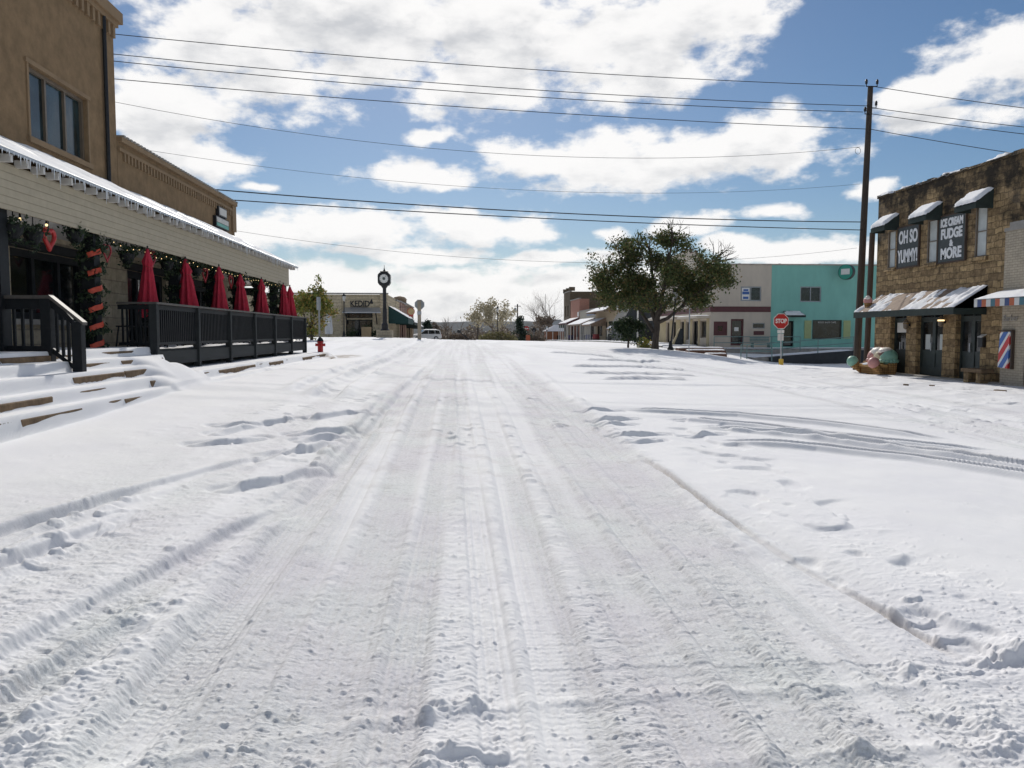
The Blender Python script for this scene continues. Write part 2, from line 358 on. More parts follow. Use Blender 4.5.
def leafmat(name, stops, rough=0.6, trans=0.25):
    m, t, b = newmat(name); g = N(t, 'ShaderNodeNewGeometry')
    r = ramp(t, g.outputs['Random Per Island'], stops); t.links.new(r.outputs[0], b.inputs['Base Color'])
    b.inputs['Roughness'].default_value = rough; b.inputs['Specular IOR Level'].default_value = 0.3
    tr = N(t, 'ShaderNodeBsdfTranslucent'); t.links.new(r.outputs[0], tr.inputs[0])
    mx = N(t, 'ShaderNodeMixShader'); mx.inputs[0].default_value = trans
    out = t.nodes['Material Output']; t.links.new(b.outputs[0], mx.inputs[1]); t.links.new(tr.outputs[0], mx.inputs[2]); t.links.new(mx.outputs[0], out.inputs[0])
    return m
def emit(name, col, st):
    m, t, b = newmat(name); b.inputs['Base Color'].default_value = rgb(col); b.inputs['Emission Color'].default_value = rgb(col); b.inputs['Emission Strength'].default_value = st
    return m

# street snow: clean, packed, dirty and painted-shade tints come from the 'packed' and 'dirt_shade' attributes laid along the wheel tracks
def snow_street():
    m, t, b = newmat('street_snow'); L = t.links.new
    tc = N(t, 'ShaderNodeTexCoord')
    ap = N(t, 'ShaderNodeAttribute', attribute_name='packed'); ad = N(t, 'ShaderNodeAttribute', attribute_name='dirt_shade')
    n1 = N(t, 'ShaderNodeTexNoise', ins={'Scale': 0.9, 'Detail': 4.0}); L(tc.outputs['Object'], n1.inputs['Vector'])
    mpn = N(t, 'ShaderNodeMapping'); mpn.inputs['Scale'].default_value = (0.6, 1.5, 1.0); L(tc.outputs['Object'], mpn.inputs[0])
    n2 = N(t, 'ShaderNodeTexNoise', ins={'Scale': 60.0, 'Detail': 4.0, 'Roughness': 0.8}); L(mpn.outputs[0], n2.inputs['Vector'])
    pk = ramp(t, n1.outputs['Fac'], [(0.35, (0.775, 0.76, 0.785)), (0.5, (0.80, 0.80, 0.805)), (0.65, (0.81, 0.83, 0.82))])
    cl = ramp(t, n1.outputs['Fac'], [(0.35, (0.83, 0.83, 0.845)), (0.65, (0.87, 0.87, 0.87))])
    m1 = N(t, 'ShaderNodeMix', data_type='RGBA'); L(ap.outputs['Fac'], m1.inputs[0]); L(cl.outputs[0], m1.inputs[6]); L(pk.outputs[0], m1.inputs[7])
    gr = N(t, 'ShaderNodeMapRange'); gr.inputs[1].default_value = 0.36; gr.inputs[2].default_value = 0.56; gr.inputs[3].default_value = 0.76; gr.inputs[4].default_value = 1.02; L(n2.outputs['Fac'], gr.inputs[0])  # dark specks painted into the colour for the tiny shadows of snow flakes
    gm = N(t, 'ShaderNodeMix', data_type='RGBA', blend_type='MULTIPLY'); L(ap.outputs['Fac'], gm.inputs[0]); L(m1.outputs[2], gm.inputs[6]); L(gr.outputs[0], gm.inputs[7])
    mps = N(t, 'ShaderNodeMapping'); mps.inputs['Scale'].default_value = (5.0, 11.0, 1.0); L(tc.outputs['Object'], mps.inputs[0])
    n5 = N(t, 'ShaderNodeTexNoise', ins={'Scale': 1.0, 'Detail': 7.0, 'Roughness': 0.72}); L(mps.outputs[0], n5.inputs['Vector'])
    g5 = N(t, 'ShaderNodeMapRange'); g5.inputs[1].default_value = 0.54; g5.inputs[2].default_value = 0.64; g5.inputs[3].default_value = 1.0; g5.inputs[4].default_value = 0.84; L(n5.outputs['Fac'], g5.inputs[0])  # darker scuffs painted into the packed snow as shade along broken crust
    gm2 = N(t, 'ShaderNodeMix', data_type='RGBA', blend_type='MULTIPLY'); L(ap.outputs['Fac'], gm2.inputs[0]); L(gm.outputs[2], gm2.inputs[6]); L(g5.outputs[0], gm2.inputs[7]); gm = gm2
    m2 = N(t, 'ShaderNodeMix', data_type='RGBA'); L(ad.outputs['Fac'], m2.inputs[0]); L(gm.outputs[2], m2.inputs[6]); m2.inputs[7].default_value = (0.36, 0.31, 0.27, 1)
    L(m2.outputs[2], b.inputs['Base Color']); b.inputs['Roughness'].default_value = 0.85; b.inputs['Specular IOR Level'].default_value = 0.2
    n3 = N(t, 'ShaderNodeTexNoise', ins={'Scale': 42.0, 'Detail': 5.0, 'Roughness': 0.75}); L(mpn.outputs[0], n3.inputs['Vector'])
    bs = N(t, 'ShaderNodeMath', operation='MULTIPLY_ADD'); bs.inputs[1].default_value = 0.6; bs.inputs[2].default_value = 0.2; L(ap.outputs['Fac'], bs.inputs[0])
    bp = N(t, 'ShaderNodeBump', ins={'Distance': 0.010}); L(bs.outputs[0], bp.inputs['Strength']); L(n3.outputs['Fac'], bp.inputs['Height']); L(bp.outputs[0], b.inputs['Normal'])
    return m
SNOW_ST = snow_street()
SNOW = mk('snow', (0.84, 0.845, 0.86), 0.85, 0.03, 5, 0.01, 24, spec=0.2)
STUCCO = mk('brown_stucco', (0.25, 0.170, 0.096), 0.92, 0.22, 3.2, 0.008, 45, spec=0.2)
STUCCO_L = mk('tan_cornice', (0.27, 0.185, 0.105), 0.9, 0.12, 3.0)
SIDING = masonry('white_siding', (0.46, 0.405, 0.30), (0.45, 0.395, 0.29), (0.36, 0.31, 0.225), 40, 0.115, 0.007, bump=0.008, var=0.12, rough=0.7)
LIME = masonry('limestone', (0.47, 0.405, 0.295), (0.38, 0.325, 0.235), (0.31, 0.265, 0.205), 0.55, 0.28, 0.014, warp=0.03, bump=0.03, var=0.35)
LIME_Y = masonry('pale_limestone', (0.60, 0.50, 0.34), (0.51, 0.42, 0.28), (0.42, 0.35, 0.25), 0.6, 0.3, 0.015, warp=0.04, bump=0.03, var=0.3)
RUBBLE = masonry('brown_rubble_stone', (0.46, 0.325, 0.17), (0.24, 0.165, 0.09), (0.20, 0.145, 0.085), 0.37, 0.21, 0.014, warp=0.2, stain=(0.035, 0.028, 0.02), bump=0.06, var=0.65, stain_z=(2.8, 7.0))
WBRICK = masonry('white_painted_brick', (0.46, 0.40, 0.31), (0.43, 0.375, 0.29), (0.33, 0.285, 0.22), 0.22, 0.078, 0.009, bump=0.012, var=0.2)
TANBRICK = masonry('tan_brick', (0.36, 0.26, 0.16), (0.30, 0.21, 0.13), (0.30, 0.25, 0.19), 0.24, 0.08, 0.01, bump=0.01, var=0.3)
PINKBRICK = masonry('pink_brick', (0.46, 0.20, 0.14), (0.40, 0.17, 0.12), (0.40, 0.30, 0.25), 0.24, 0.08, 0.01, bump=0.01, var=0.25)
DARKBRICK = masonry('dark_olive_stone', (0.17, 0.13, 0.085), (0.14, 0.105, 0.07), (0.12, 0.10, 0.075), 0.45, 0.22, 0.012, warp=0.05, bump=0.03, var=0.4)
TEAL = mk('teal_paint', (0.21, 0.48, 0.41), 0.75, 0.10, 1.1, 0.003, 40, stretch=(1, 1, .35))
CREAM = mk('cream_paint', (0.54, 0.475, 0.39), 0.8, 0.10, 1.2, 0.003, 40, stretch=(1, 1, .35))
YELLOWCREAM = mk('yellow_cream_paint', (0.44, 0.37, 0.225), 0.8, 0.07, 1.5)
MAROON = mk('maroon_paint', (0.10, 0.03, 0.032), 0.6, 0.15, 3)
BLACKWOOD = mk('black_painted_wood', (0.011, 0.013, 0.015), 0.6, 0.35, 8, 0.002, 50, spec=0.25)
GREYWOOD = mk('dark_grey_wood', (0.030, 0.034, 0.035), 0.7, 0.25, 6, 0.002, 50, stretch=(1, 0.1, 1), spec=0.25)
RAILTOP = mk('worn_rail_top', (0.09, 0.08, 0.07), 0.6, 0.3, 8)
IRON = mk('black_iron', (0.018, 0.018, 0.02), 0.45, 0.3, 10, metal=0.3)
STEEL = mk('galvanised_steel', (0.42, 0.43, 0.44), 0.45, 0.15, 8, metal=0.7)
GREYPAINT = mk('grey_paint', (0.30, 0.32, 0.33), 0.6, 0.1, 5)
WHITEP = mk('white_paint', (0.75, 0.74, 0.70), 0.55, 0.06, 5)
OFFWHITE = mk('off_white_board', (0.62, 0.60, 0.56), 0.6, 0.08, 5)
REDFAB = mk('red_canvas', (0.46, 0.018, 0.045), 0.75, 0.25, 7, 0.004, 30)
REDP = mk('red_paint', (0.42, 0.02, 0.018), 0.4, 0.12, 8)
DARKRED = mk('dark_red_foil', (0.30, 0.015, 0.02), 0.35, 0.3, 12)
ORANGERED = mk('orange_red_ribbon', (0.50, 0.06, 0.025), 0.45, 0.3, 12)
YELLOWP = mk('yellow_paint', (0.62, 0.40, 0.03), 0.5, 0.1, 8)
TIMBER = mk('weathered_pole_timber', (0.05, 0.038, 0.029), 0.85, 0.4, 5, 0.01, 40, stretch=(3, 3, 0.25))
TIMBER2 = mk('brown_post_timber', (0.065, 0.043, 0.031), 0.8, 0.35, 5, stretch=(3, 3, 0.25))
STEPSTONE = mk('brown_step_stone', (0.17, 0.115, 0.066), 0.9, 0.4, 5, 0.02, 18)
CONC = mk('grey_concrete', (0.30, 0.285, 0.26), 0.9, 0.2, 3, 0.004, 40)
DARKWALL = mk('dark_blue_grey_wall', (0.03, 0.036, 0.042), 0.85, 0.25, 1.5)
DARKMETAL = mk('dark_green_metal', (0.025, 0.035, 0.032), 0.5, 0.25, 6)
METALROOF = mk('galvanised_roofing', (0.45, 0.46, 0.47), 0.4, 0.1, 6, metal=0.6)
CANVAS_T = mk('tan_weathered_canvas', (0.25, 0.18, 0.13), 0.85, 0.3, 5)
CANVAS_D = mk('dark_green_canvas', (0.020, 0.032, 0.028), 0.8, 0.25, 6)
CANVAS_B = mk('dark_brown_canvas', (0.03, 0.022, 0.018), 0.8, 0.25, 6)
SLATE = mk('dark_sign_slate', (0.055, 0.065, 0.066), 0.7, 0.2, 4)
CHALK = mk('chalk_white_lettering', (0.72, 0.73, 0.74), 0.7, 0.12, 30)
BLIND = mk('pale_window_blind', (0.50, 0.53, 0.52), 0.5, 0.12, 3)
GLASS = glass('dark_glass'); GLASS_T = glass('teal_tinted_glass', (0.014, 0.03, 0.034), 0.12)
BARK = mk('grey_brown_bark', (0.06, 0.047, 0.037), 0.95, 0.4, 6, 0.03, 18, stretch=(1, 1, 0.3))
TWIG = mk('pale_bare_twigs', (0.15, 0.12, 0.095), 0.9, 0.3, 6)
LEAF_OAK = leafmat('oak_leaves', [(0.0, (0.035, 0.05, 0.016)), (0.4, (0.07, 0.10, 0.03)), (0.72, (0.115, 0.135, 0.042)), (0.92, (0.18, 0.13, 0.05)), (1.0, (0.24, 0.16, 0.065))])
LEAF_BUSH = leafmat('dark_bush_leaves', [(0.0, (0.015, 0.032, 0.015)), (0.6, (0.032, 0.055, 0.022)), (1.0, (0.06, 0.08, 0.03))])
LEAF_AUT = leafmat('turning_leaves', [(0.0, (0.10, 0.14, 0.03)), (0.45, (0.18, 0.20, 0.045)), (0.75, (0.28, 0.24, 0.055)), (1.0, (0.32, 0.19, 0.06))])
LEAF_TAN = leafmat('pale_tan_leaves', [(0.0, (0.28, 0.24, 0.15)), (0.5, (0.42, 0.37, 0.25)), (1.0, (0.58, 0.52, 0.38))])
LEAF_SAGE = leafmat('sage_hedge_leaves', [(0.0, (0.10, 0.095, 0.04)), (0.5, (0.19, 0.17, 0.075)), (1.0, (0.28, 0.25, 0.12))])
LEAF_CEDAR = leafmat('cedar_needles', [(0.0, (0.012, 0.026, 0.018)), (0.6, (0.025, 0.045, 0.028)), (1.0, (0.045, 0.065, 0.036))])
LEAF_GARL = leafmat('garland_needles', [(0.0, (0.015, 0.03, 0.016)), (0.6, (0.035, 0.06, 0.03)), (1.0, (0.08, 0.10, 0.05))])
LEAF_BROWN = leafmat('brown_brush_twigs', [(0.0, (0.10, 0.075, 0.055)), (0.6, (0.15, 0.115, 0.085)), (1.0, (0.20, 0.16, 0.12))])
BULB = emit('warm_bulb', (1.0, 0.72, 0.35), 1.8)
# ------------------------------------------------------------------ terrain
def _h(ix, iy, seed):
    h = (ix.astype(np.int64) * 374761393 + iy.astype(np.int64) * 668265263 + seed * 974634777) & 0xFFFFFFFF
    h = ((h ^ (h >> 13)) * 1274126177) & 0xFFFFFFFF
    return ((h ^ (h >> 16)) & 0xFFFF) / 65535.0
def vn(x, y, seed=0):
    ix, iy = np.floor(x), np.floor(y); fx, fy = x - ix, y - iy
    fx = fx * fx * (3 - 2 * fx); fy = fy * fy * (3 - 2 * fy)
    a, b, c, d = _h(ix, iy, seed), _h(ix + 1, iy, seed), _h(ix, iy + 1, seed), _h(ix + 1, iy + 1, seed)
    return (a + (b - a) * fx) * (1 - fy) + (c + (d - c) * fx) * fy
def fbm(x, y, seed=0, o=3):
    s = 0; a = 1; t = 0
    for i in range(o):
        s = s + a * vn(x * 2 ** i + 17.3 * i, y * 2 ** i - 9.1 * i, seed + i); t += a; a *= 0.55
    return s / t
def sst(a, b, x):
    t = np.clip((x - a) / (b - a), 0, 1); return t * t * (3 - 2 * t)
CP = [(0,-10,-.05),(0,0,0),(0,5,.05),(0,10,.15),(0,20,.34),(0,30,.5),(0,45,.8),(0,60,.97),(0,70,1.0),(0,85,.8),(0,110,0.1),(0,150,-2),
 (-4.5,-5,.2),(-4.5,3,.28),(-4.5,8,.38),(-4.5,12,.5),(-4.5,15,.62),(-4.5,22,.68),(-4.6,30,.66),(-6,31,.65),(-7,37,.85),(-6,45,1.05),(-6,62,1.25),(-8,75,1.12),(-18,75,1.05),(-18,62,1.15),(-8,110,.3),(-10,150,-1.8),
 (-14,5,.4),(-14,20,.8),(-20,45,.95),(-40,30,.9),(-40,90,.9),(-14,-8,.2),
 (3,5,0.03),(3,15,.15),(3,30,.4),(3,50,.78),(3,70,.95),(3,90,.72),(8,5,-.03),(8,15,0),(8,30,.18),(8,50,.62),(8,70,.82),(8,90,.65),
 (15,3,0),(15,15,0),(15.5,25,0.0),(15.5,30,.0),(15.7,37,.02),(12.8,50,.55),(13.2,48,.52),(14,70,.62),(14,100,.48),(17,100,.5),(17,140,.2),(14,150,-.2),(17,127,.3),
 (18,38,-.08),(17.3,36,-.04),(20,42,-.55),(18,44,-.3),(24,42,-.7),(28,48,-.7),(22,50,-.6),(19,48,-.25),(16,44,.12),(26,36,-.25),(30,55,-.2),(21,58,.1),(40,40,-.5),(40,10,0),(40,90,.0),(20,25,.0),(20,0,0),(20,75,.5),(40,150,-.5),(-40,150,-1.5)]
CPa = np.array(CP, float)
def _phi(r2): return 0.5 * r2 * np.log(r2 + 1e-9)
_n = len(CPa); _K = np.zeros((_n + 3, _n + 3))
_d2 = ((CPa[:, None, :2] - CPa[None, :, :2]) ** 2).sum(-1)
_K[:_n, :_n] = _phi(_d2) + np.eye(_n) * 1.0
_K[:_n, _n] = 1; _K[:_n, _n + 1:] = CPa[:, :2]; _K[_n:, :_n] = _K[:_n, _n:].T
_w = np.linalg.solve(_K, np.concatenate([CPa[:, 2], np.zeros(3)]))
gx, gy = np.arange(-42, 42.1, 0.7), np.arange(-10, 152, 0.9)
_GX, _GY = np.meshgrid(gx, gy); _P = np.stack([_GX.ravel(), _GY.ravel()], 1)
_Z = _w[_n] + _P @ _w[_n + 1:]
for i in range(_n): _Z = _Z + _w[i] * _phi(((_P - CPa[i, :2]) ** 2).sum(1))
_Z = _Z.reshape(_GX.shape)
def base(x, y):
    fx = np.clip((np.asarray(x, float) + 42) / 0.7, 0, len(gx) - 1.001); fy = np.clip((np.asarray(y, float) + 10) / 0.9, 0, len(gy) - 1.001)
    ix, iy = fx.astype(int), fy.astype(int); fx = fx - ix; fy = fy - iy
    a = _Z[iy, ix] * (1 - fx) + _Z[iy, ix + 1] * fx; b = _Z[iy + 1, ix] * (1 - fx) + _Z[iy + 1, ix + 1] * fx
    return a * (1 - fy) + b * fy
STEPS = [(-5.98, 1.28), (-5.72, 1.13), (-5.45, 0.98), (-5.20, 0.80), (-4.95, 0.63)]   # (front edge, top) of the stone steps
def step_snow(x, y):
    """snow lying on the steps: the step profile softened by a drift of uneven width"""
    z = base(x, y) - .06 * sst(15.4, 16.4, y) * sst(-4.6, -5.0, x)
    for k, (ex, top) in list(enumerate(STEPS))[::-1]:
        drift = 0.004 + 0.022 * fbm(x * .2 + k, y * 1.1 + 7 * k, 6, 3) + 0.26 * sst(0.58, 0.80, fbm(x * 0.2 + 3 + 5 * k, y * 0.40 + 2.3 * k, 5, 2) + .26 * np.exp(-((y - 14.9 + .2 * k) / .7) ** 2) - .40 * sst(13.6, 12.4, y) - .22 * sst(15.6, 16.6, y))
        e = ex - 0.016 + 0.03 * (fbm(y * 1.3, y * 0 + k * 7.7, 9, 2) - .5)
        s = 1 - sst(e - 0.012 - 0.3 * drift, e + 0.02 + drift * 1.6, x)
        tgt = np.where(y > 15.45, min(top, .80), top) + 0.05
        z = z * (1 - s) + tgt * s
    return z
def seg(x, y, pts):
    """distance to a polyline, and the distance along it"""
    best = np.full(x.shape, 1e9); along = np.zeros(x.shape); L = 0
    for (x1, y1), (x2, y2) in zip(pts[:-1], pts[1:]):
        dx, dy = x2 - x1, y2 - y1; l = math.hypot(dx, dy)
        t = np.clip(((x - x1) * dx + (y - y1) * dy) / (l * l), 0, 1)
        d = np.hypot(x - x1 - t * dx, y - y1 - t * dy)
        along = np.where(d < best, L + t * l, along); best = np.minimum(best, d); L += l
    return best, along
def gp(u, v):      # a spot on the ground seen at (u, v)
    d = pix_dir(u, v); z = 0.0
    for _ in range(12):
        t = (CAMZ - z) / -d.z; z = float(base(d.x * t, d.y * t))
    return (d.x * t, d.y * t)
def detail(x, y, sp):
    """height, packed and dirt_shade fields of the street snow; sp = local grid spacing (fine noise fades with it)"""
    w = fbm(x * .35, y * .12, 3, 2) - .5
    fade = lambda wl: np.clip(wl / (2.0 * sp) - 0.3, 0.0, 1)
    lane_l, lane_r = -1.45 - 0.5 * sst(8, 3, y) - 1.0 * sst(14, 40, y), 2.35 + 0.35 * sst(8, 3, y) - 0.9 * sst(22, 60, y)
    lane = sst(lane_l - .35, lane_l + .1, x + w * .3) * (1 - sst(lane_r - .1, lane_r + .12, x + w * .15))
    h = 0.10 + 0.05 * (fbm(x * .8, y * .5, 11, 3) - .5) + .012 * (fbm(x * 4, y * 3, 13, 3) - .5)
    h = h - 0.035 * lane
    packed = lane * (.25 + .75 * sst(.36, .62, fbm(x * 3.2 + .4 * w, y * .07, 17, 3))); rough = 0.62 * lane; dirt_shade = np.zeros(x.shape)
    # parallel wheel tracks in the travelled lane
    for k, (x0, a, wd, dp) in enumerate([(-.62, .0, .24, .02), (-.98, -.012, .2, .015), (.45, .004, .22, .022), (.95, .006, .22, .018), (1.35, -.004, .2, .02), (1.75, .004, .2, .02), (-.25, .012, .16, .012), (-1.3, .012, .18, .02), (.15, -.012, .14, .012), (2.05, -.008, .16, .02)]):
        c = x0 + a * (y - 3) + 0.10 * (fbm(y * .08 + k * 5.1, y * 0 + k, 21, 2) - .5)
        d = np.abs(x - c)
        fl = 1 - sst(wd * .55, wd * .8, d)
        sh = np.exp(-((d - wd * .95) / .05) ** 2)
        on = 0.55 + .45 * sst(.35, .6, fbm(y * .22 + k, y * 0 + 2.0 * k, 31, 2))
        h = h + lane * on * (-dp * fl + .012 * sh * (0.4 + fbm(x * 9, y * 7, 41, 2)))
        # tread ribs along and blocks across
        h = h + lane * on * fl * (0.0045 * np.sin(d * 2 * math.pi / .045) * fade(.045) + 0.0018 * np.sin(y * 2 * math.pi / .048) * fade(.05) * sst(.55, .7, vn(y * .5, x * 0 + k, 51)))
        rough = np.where(fl > .3, rough * .35, rough)
    h = h + lane * (.007 * (fbm(x * 16, y * .15, 23, 2) - .5) * fade(.06) + .005 * (fbm(x * 42, y * .25, 25, 2) - .5) * fade(.024))
    # lumpy strips thrown up between the wheel tracks
    for c0, wd, am in [(.02, .28, .8), (1.58, .22, .75), (1.15, .14, .5), (-1.75, .5, .7), (.70, .14, .45), (2.3, .3, .5), (-.8, .15, .4)]:
        d = np.abs(x - c0 - .12 * (fbm(y * .2, y * 0 + c0, 61, 2) - .5))
        rough = np.maximum(rough, am * (1 - sst(wd * .5, wd, d)) * (.6 + .4 * fbm(x * 2, y * 1.0, 62, 2)))
    # left side: churned strip, ruts curling into the parking bays
    left = sst(-3.6 - .12 * (y - 5) * sst(9, 4, y), -2.2, x + w) * (1 - sst(-1.6, -1.2, x)) * (1 - sst(11.5, 14.5, y))
    rough = np.maximum(rough, .8 * left)
    left2 = sst(-4.2, -2.6, x + w) * (1 - sst(-1.6, -1.0, x)) * (1 - sst(26, 34, y))
    packed = np.maximum(packed, np.maximum(.6 * left, .55 * left2) * sst(.34, .6, fbm(x * 2.2, y * .16, 19, 3))); rough = np.maximum(rough, .45 * left2)
    def rut(pts, wd, dp, bank, pk=.5, rg=.3, ends=1.0, dr=0.0, clean=False):
        nonlocal h, packed, rough, dirt_shade
        wob = (0 if clean else .06) * (fbm(x * 1.3, y * 1.3, 71, 2) - .5)
        d, al = seg(x + wob, y + wob * .7, pts); Lt = sum(math.hypot(b[0] - a[0], b[1] - a[1]) for a, b in zip(pts[:-1], pts[1:]))
        e = sst(0, ends, al + .02) * sst(0, ends, Lt - al + .02) if ends > 0 else 1.0
        if not clean: e = e * (.45 + .75 * sst(.3, .65, fbm(al * .7 + pts[0][0] * 3, al * 0 + pts[0][1], 75, 3)))
        fl = (1 - sst(wd * .6, wd, d)) * e
        lump = (.9 + .3 * fbm(al * .8, d * 3, 73, 2)) if clean else .6 + .8 * fbm(x * 3, y * 3, 73, 2)
        bk = np.exp(-((d - wd * 1.25) / (wd * (.72 if clean else .5))) ** 2) * e
        h = h - dp * fl + bank * bk * lump
        packed = np.maximum(packed, pk * fl); rough = np.maximum(rough, rg * np.maximum(fl, bk)); dirt_shade = np.maximum(dirt_shade, dr * fl)
    P = lambda *a: [gp(u, v) for u, v in a]
    rut(P((-160,592),(0,533),(120,496),(215,470),(300,447)), .13, .06, .022, .2, .1)
    rut(P((-140,615),(0,566),(90,534),(160,508)), .12, .055, .02, .2, .3)
    rut(P((-160,730),(0,662),(90,612),(160,574),(225,535),(300,500)), .14, .07, .02, .3, .12)
    rut(P((-120,790),(0,708),(60,668),(140,620),(190,590)), .12, .05, .025, .5, .35)
    rut(P((100,800),(160,700),(240,590),(330,480),(400,400),(430,365)), .2, .03, .02, .9, .3)
    rut(P((255,520),(330,470),(395,390)), .16, .05, .03, .4, .4)
    # short ridges pushed across the bays, left then right
    def ridge(pts, wd, am, lumpy=.5):
        nonlocal h, rough
        d, al = seg(x, y + .16 * (fbm(x * .9, y * 0 + pts[0][1], 82, 2) - .5), pts)
        Lr = sum(math.hypot(b[0] - a[0], b[1] - a[1]) for a, b in zip(pts[:-1], pts[1:]))
        g = np.exp(-(d / wd) ** 2) * sst(0, .35, al) * sst(0, .35, Lr - al)
        h = h + am * g * (1 - lumpy + 2 * lumpy * fbm(al * 2.2 + pts[0][0] * 3, d * 4 + pts[0][1], 83, 3)) - .03 * np.exp(-((d - wd * 2.2) / wd) ** 2); rough = np.maximum(rough, .7 * np.exp(-(d / (wd * 3)) ** 2))
    for a in [((218,425),(250,424),(300,419)), ((196,443),(240,440),(262,436)), ((225,488),(280,478),(320,466)), ((262,455),(310,448),(332,440)), ((305,420),(345,413),(365,412)), ((292,434),(340,430),(352,428)), ((216,433),(240,427),(262,424)),((300,440),(330,436),(345,434))]:
        ridge(P(*a), .05, .055, .6)
    for a in [((580,411),(618,411)), ((592,420),(636,419)), ((613,435),(664,434)), ((630,442),(660,440)), ((600,424),(632,424)), ((686,435),(720,434))]:
        ridge(P(*a), .045, .075, .5)
    for a in [((548,352),(585,353),(618,354)), ((570,366),(640,367),(690,370)), ((580,373),(650,374),(700,376)), ((600,379),(660,379),(690,380)), ((585,360),(640,361),(660,360))]:
        ridge(P(*a), .09, .10, .3)
    rut(P((612,408),(640,411),(740,416),(850,428),(958,441)), .11, .07, .07, .15, .1, 1.0, 0, True)
    rut(P((655,417),(760,427),(880,442),(1000,452)), .11, .07, .06, .15, .1, .8, 0, True)
    rut(P((690,426),(800,436),(900,450),(1010,466),(1120,482)), .14, .06, .08, .2, .6, .8)
    rut(P((716,440),(820,448),(920,460),(1024,476),(1150,496)), .11, .08, .07, .1, .08, .8, 0, True)
    # footprints and scuffs wandering up the clean bay
    d, al = seg(x, y, P((690,420),(760,480),(850,550),(950,600),(1100,680)))
    fp = (1 - sst(.25, .7, d)) * sst(.52, .66, fbm(x * 2.6, y * 2.2, 91, 2))
    h = h - .035 * fp; rough = np.maximum(rough, .6 * (1 - sst(.2, .8, d)))
    # bank along the lane with the brown scrape beside it
    d, al = seg(x, y, P((540,372),(600,418),(680,487),(745,545)))
    h = h + .035 * np.exp(-(d / .12) ** 2) * (.3 + 1.2 * fbm(x * 5, y * 4, 95, 3)); rough = np.maximum(rough, .8 * np.exp(-(d / .22) ** 2))
    rut(P((640,455),(720,512),(800,560),(880,605),(975,657)), .05, .03, .012, .3, .2, .5, .45)
    # second travelled lane along the far side
    d, al = seg(x, y, P((548,346),(640,357),(760,377),(900,402),(1024,428),(1200,462)))
    l2 = 1 - sst(1.2, 2.0, d + w)
    packed = np.maximum(packed, l2 * (.15 + .7 * sst(.4, .6, fbm(d * 5, al * .12, 96, 3)))); h = h - .04 * l2; rough = np.maximum(rough, .7 * l2)
    for o in (-.9, -.35, .3, .85):
        h = h - .03 * np.exp(-((d - abs(o)) / .12) ** 2) * l2
    far_r = sst(11.5, 13, x) * (1 - sst(15, 17, x)) * sst(12, 16, y) * (1 - sst(38, 44, y))
    rough = np.maximum(rough, .9 * far_r); h = h + far_r * .16 * (fbm(x * 1.1, y * 1.1, 97, 3) - .5)
    # the junction beyond: wide, driven over
    jn = sst(24, 34, y) * (1 - sst(72, 80, y)) * (1 - sst(2, 5, x))
    packed = np.maximum(packed, .75 * jn * sst(.42, .6, fbm(x * .8, y * .12, 99, 3))); rough = np.maximum(rough, .5 * jn)
    rut(P((320,400),(345,380),(395,360),(430,346)), .25, .05, .05, .4, .5)
    rut(P((300,392),(330,376),(380,358),(420,345)), .25, .05, .05, .4, .5)
    # cross track and clods in the foreground
    d, al = seg(x, y, P((-50,790),(90,762),(260,735),(400,706),(560,690),(760,682),(900,676),(1100,668)))
    h = h - .010 * (1 - sst(.0, .5, np.where(y < 3.6, d, 9))) + .013 * np.exp(-(d / .045) ** 2) * (.1 + 1.5 * fbm(x * 6, y * 6, 101, 3))
    d, al = seg(x, y, P((-50,850),(500,790),(720,752),(860,744),(1100,735)))
    h = h + .014 * np.exp(-(d / .05) ** 2) * (.1 + 1.4 * fbm(x * 6, y * 6, 103, 3))
    clod = np.zeros(x.shape)
    for (u, v, r, a) in [(450,702,.10,.075), (472,700,.07,.06), (428,712,.09,.035), (400,716,.06,.03), (445,748,.07,.06), (430,758,.07,.05), (905,668,.10,.06), (935,668,.08,.035), (1003,660,.12,.085), (1050,662,.14,.09), (860,752,.08,.03), (880,750,.05,.025), (985,722,.13,.06), (1000,705,.1,.05), (960,715,.1,.04), (1020,745,.12,.06), (300,758,.06,.03), (15,712,.12,.06), (25,745,.12,.06), (180,622,.08,.03), (120,650,.09,.06), (165,605,.09,.055), (135,618,.08,.05), (75,672,.1,.06)]:
        cx, cy = gp(u, v); cy += r * .5
        d = np.hypot((x - cx) / r, (y - cy) / (r * .9))
        clod = np.maximum(clod, .62 * a * np.exp(-d * d * d) * (.15 + 2.2 * np.maximum(0, fbm(x * 14, y * 16, 107, 3) - .25) ** 1.2))
        rough = np.maximum(rough, np.exp(-(d * .6) ** 2))
    h = h + clod
    # crumbs and broken crust
    rough = np.clip(rough, 0, 1)
    n5 = fbm(x * 9, y * 11, 111, 2); n6 = fbm(x * 15, y * 32, 113, 2); n7 = fbm(x * 28, y * 72, 117, 2); n4 = fbm(x * 3.5, y * 4.2, 119, 2)
    h = h + rough * (.014 * np.maximum(n4 - .60, 0) + .034 * np.maximum(n5 - .58, 0) * fade(.11) + .022 * np.maximum(n6 - .54, 0) * fade(.05) + .011 * (n7 - .5) * fade(.018))
    crust = sst(.62, .67, fbm(x * 9, y * 24, 121, 3))
    h = h - (.15 + .6 * rough) * packed * .010 * crust * fade(.05)
    cl2 = sst(.70, .80, vn(x * 7, y * 8, 131)) * sst(.5, .75, fbm(x * 1.1, y * .8, 133, 2))
    h = h + rough * .035 * cl2 * fade(.12)
    rr = np.clip(rough, 0, 1); cm = sst(.40, .62, fbm(x * .9, y * .6, 181, 3)); wx, wy = x + .03 * (vn(x * 6, y * 6, 183) - .5), y + .03 * (vn(x * 6, y * 6, 184) - .5)
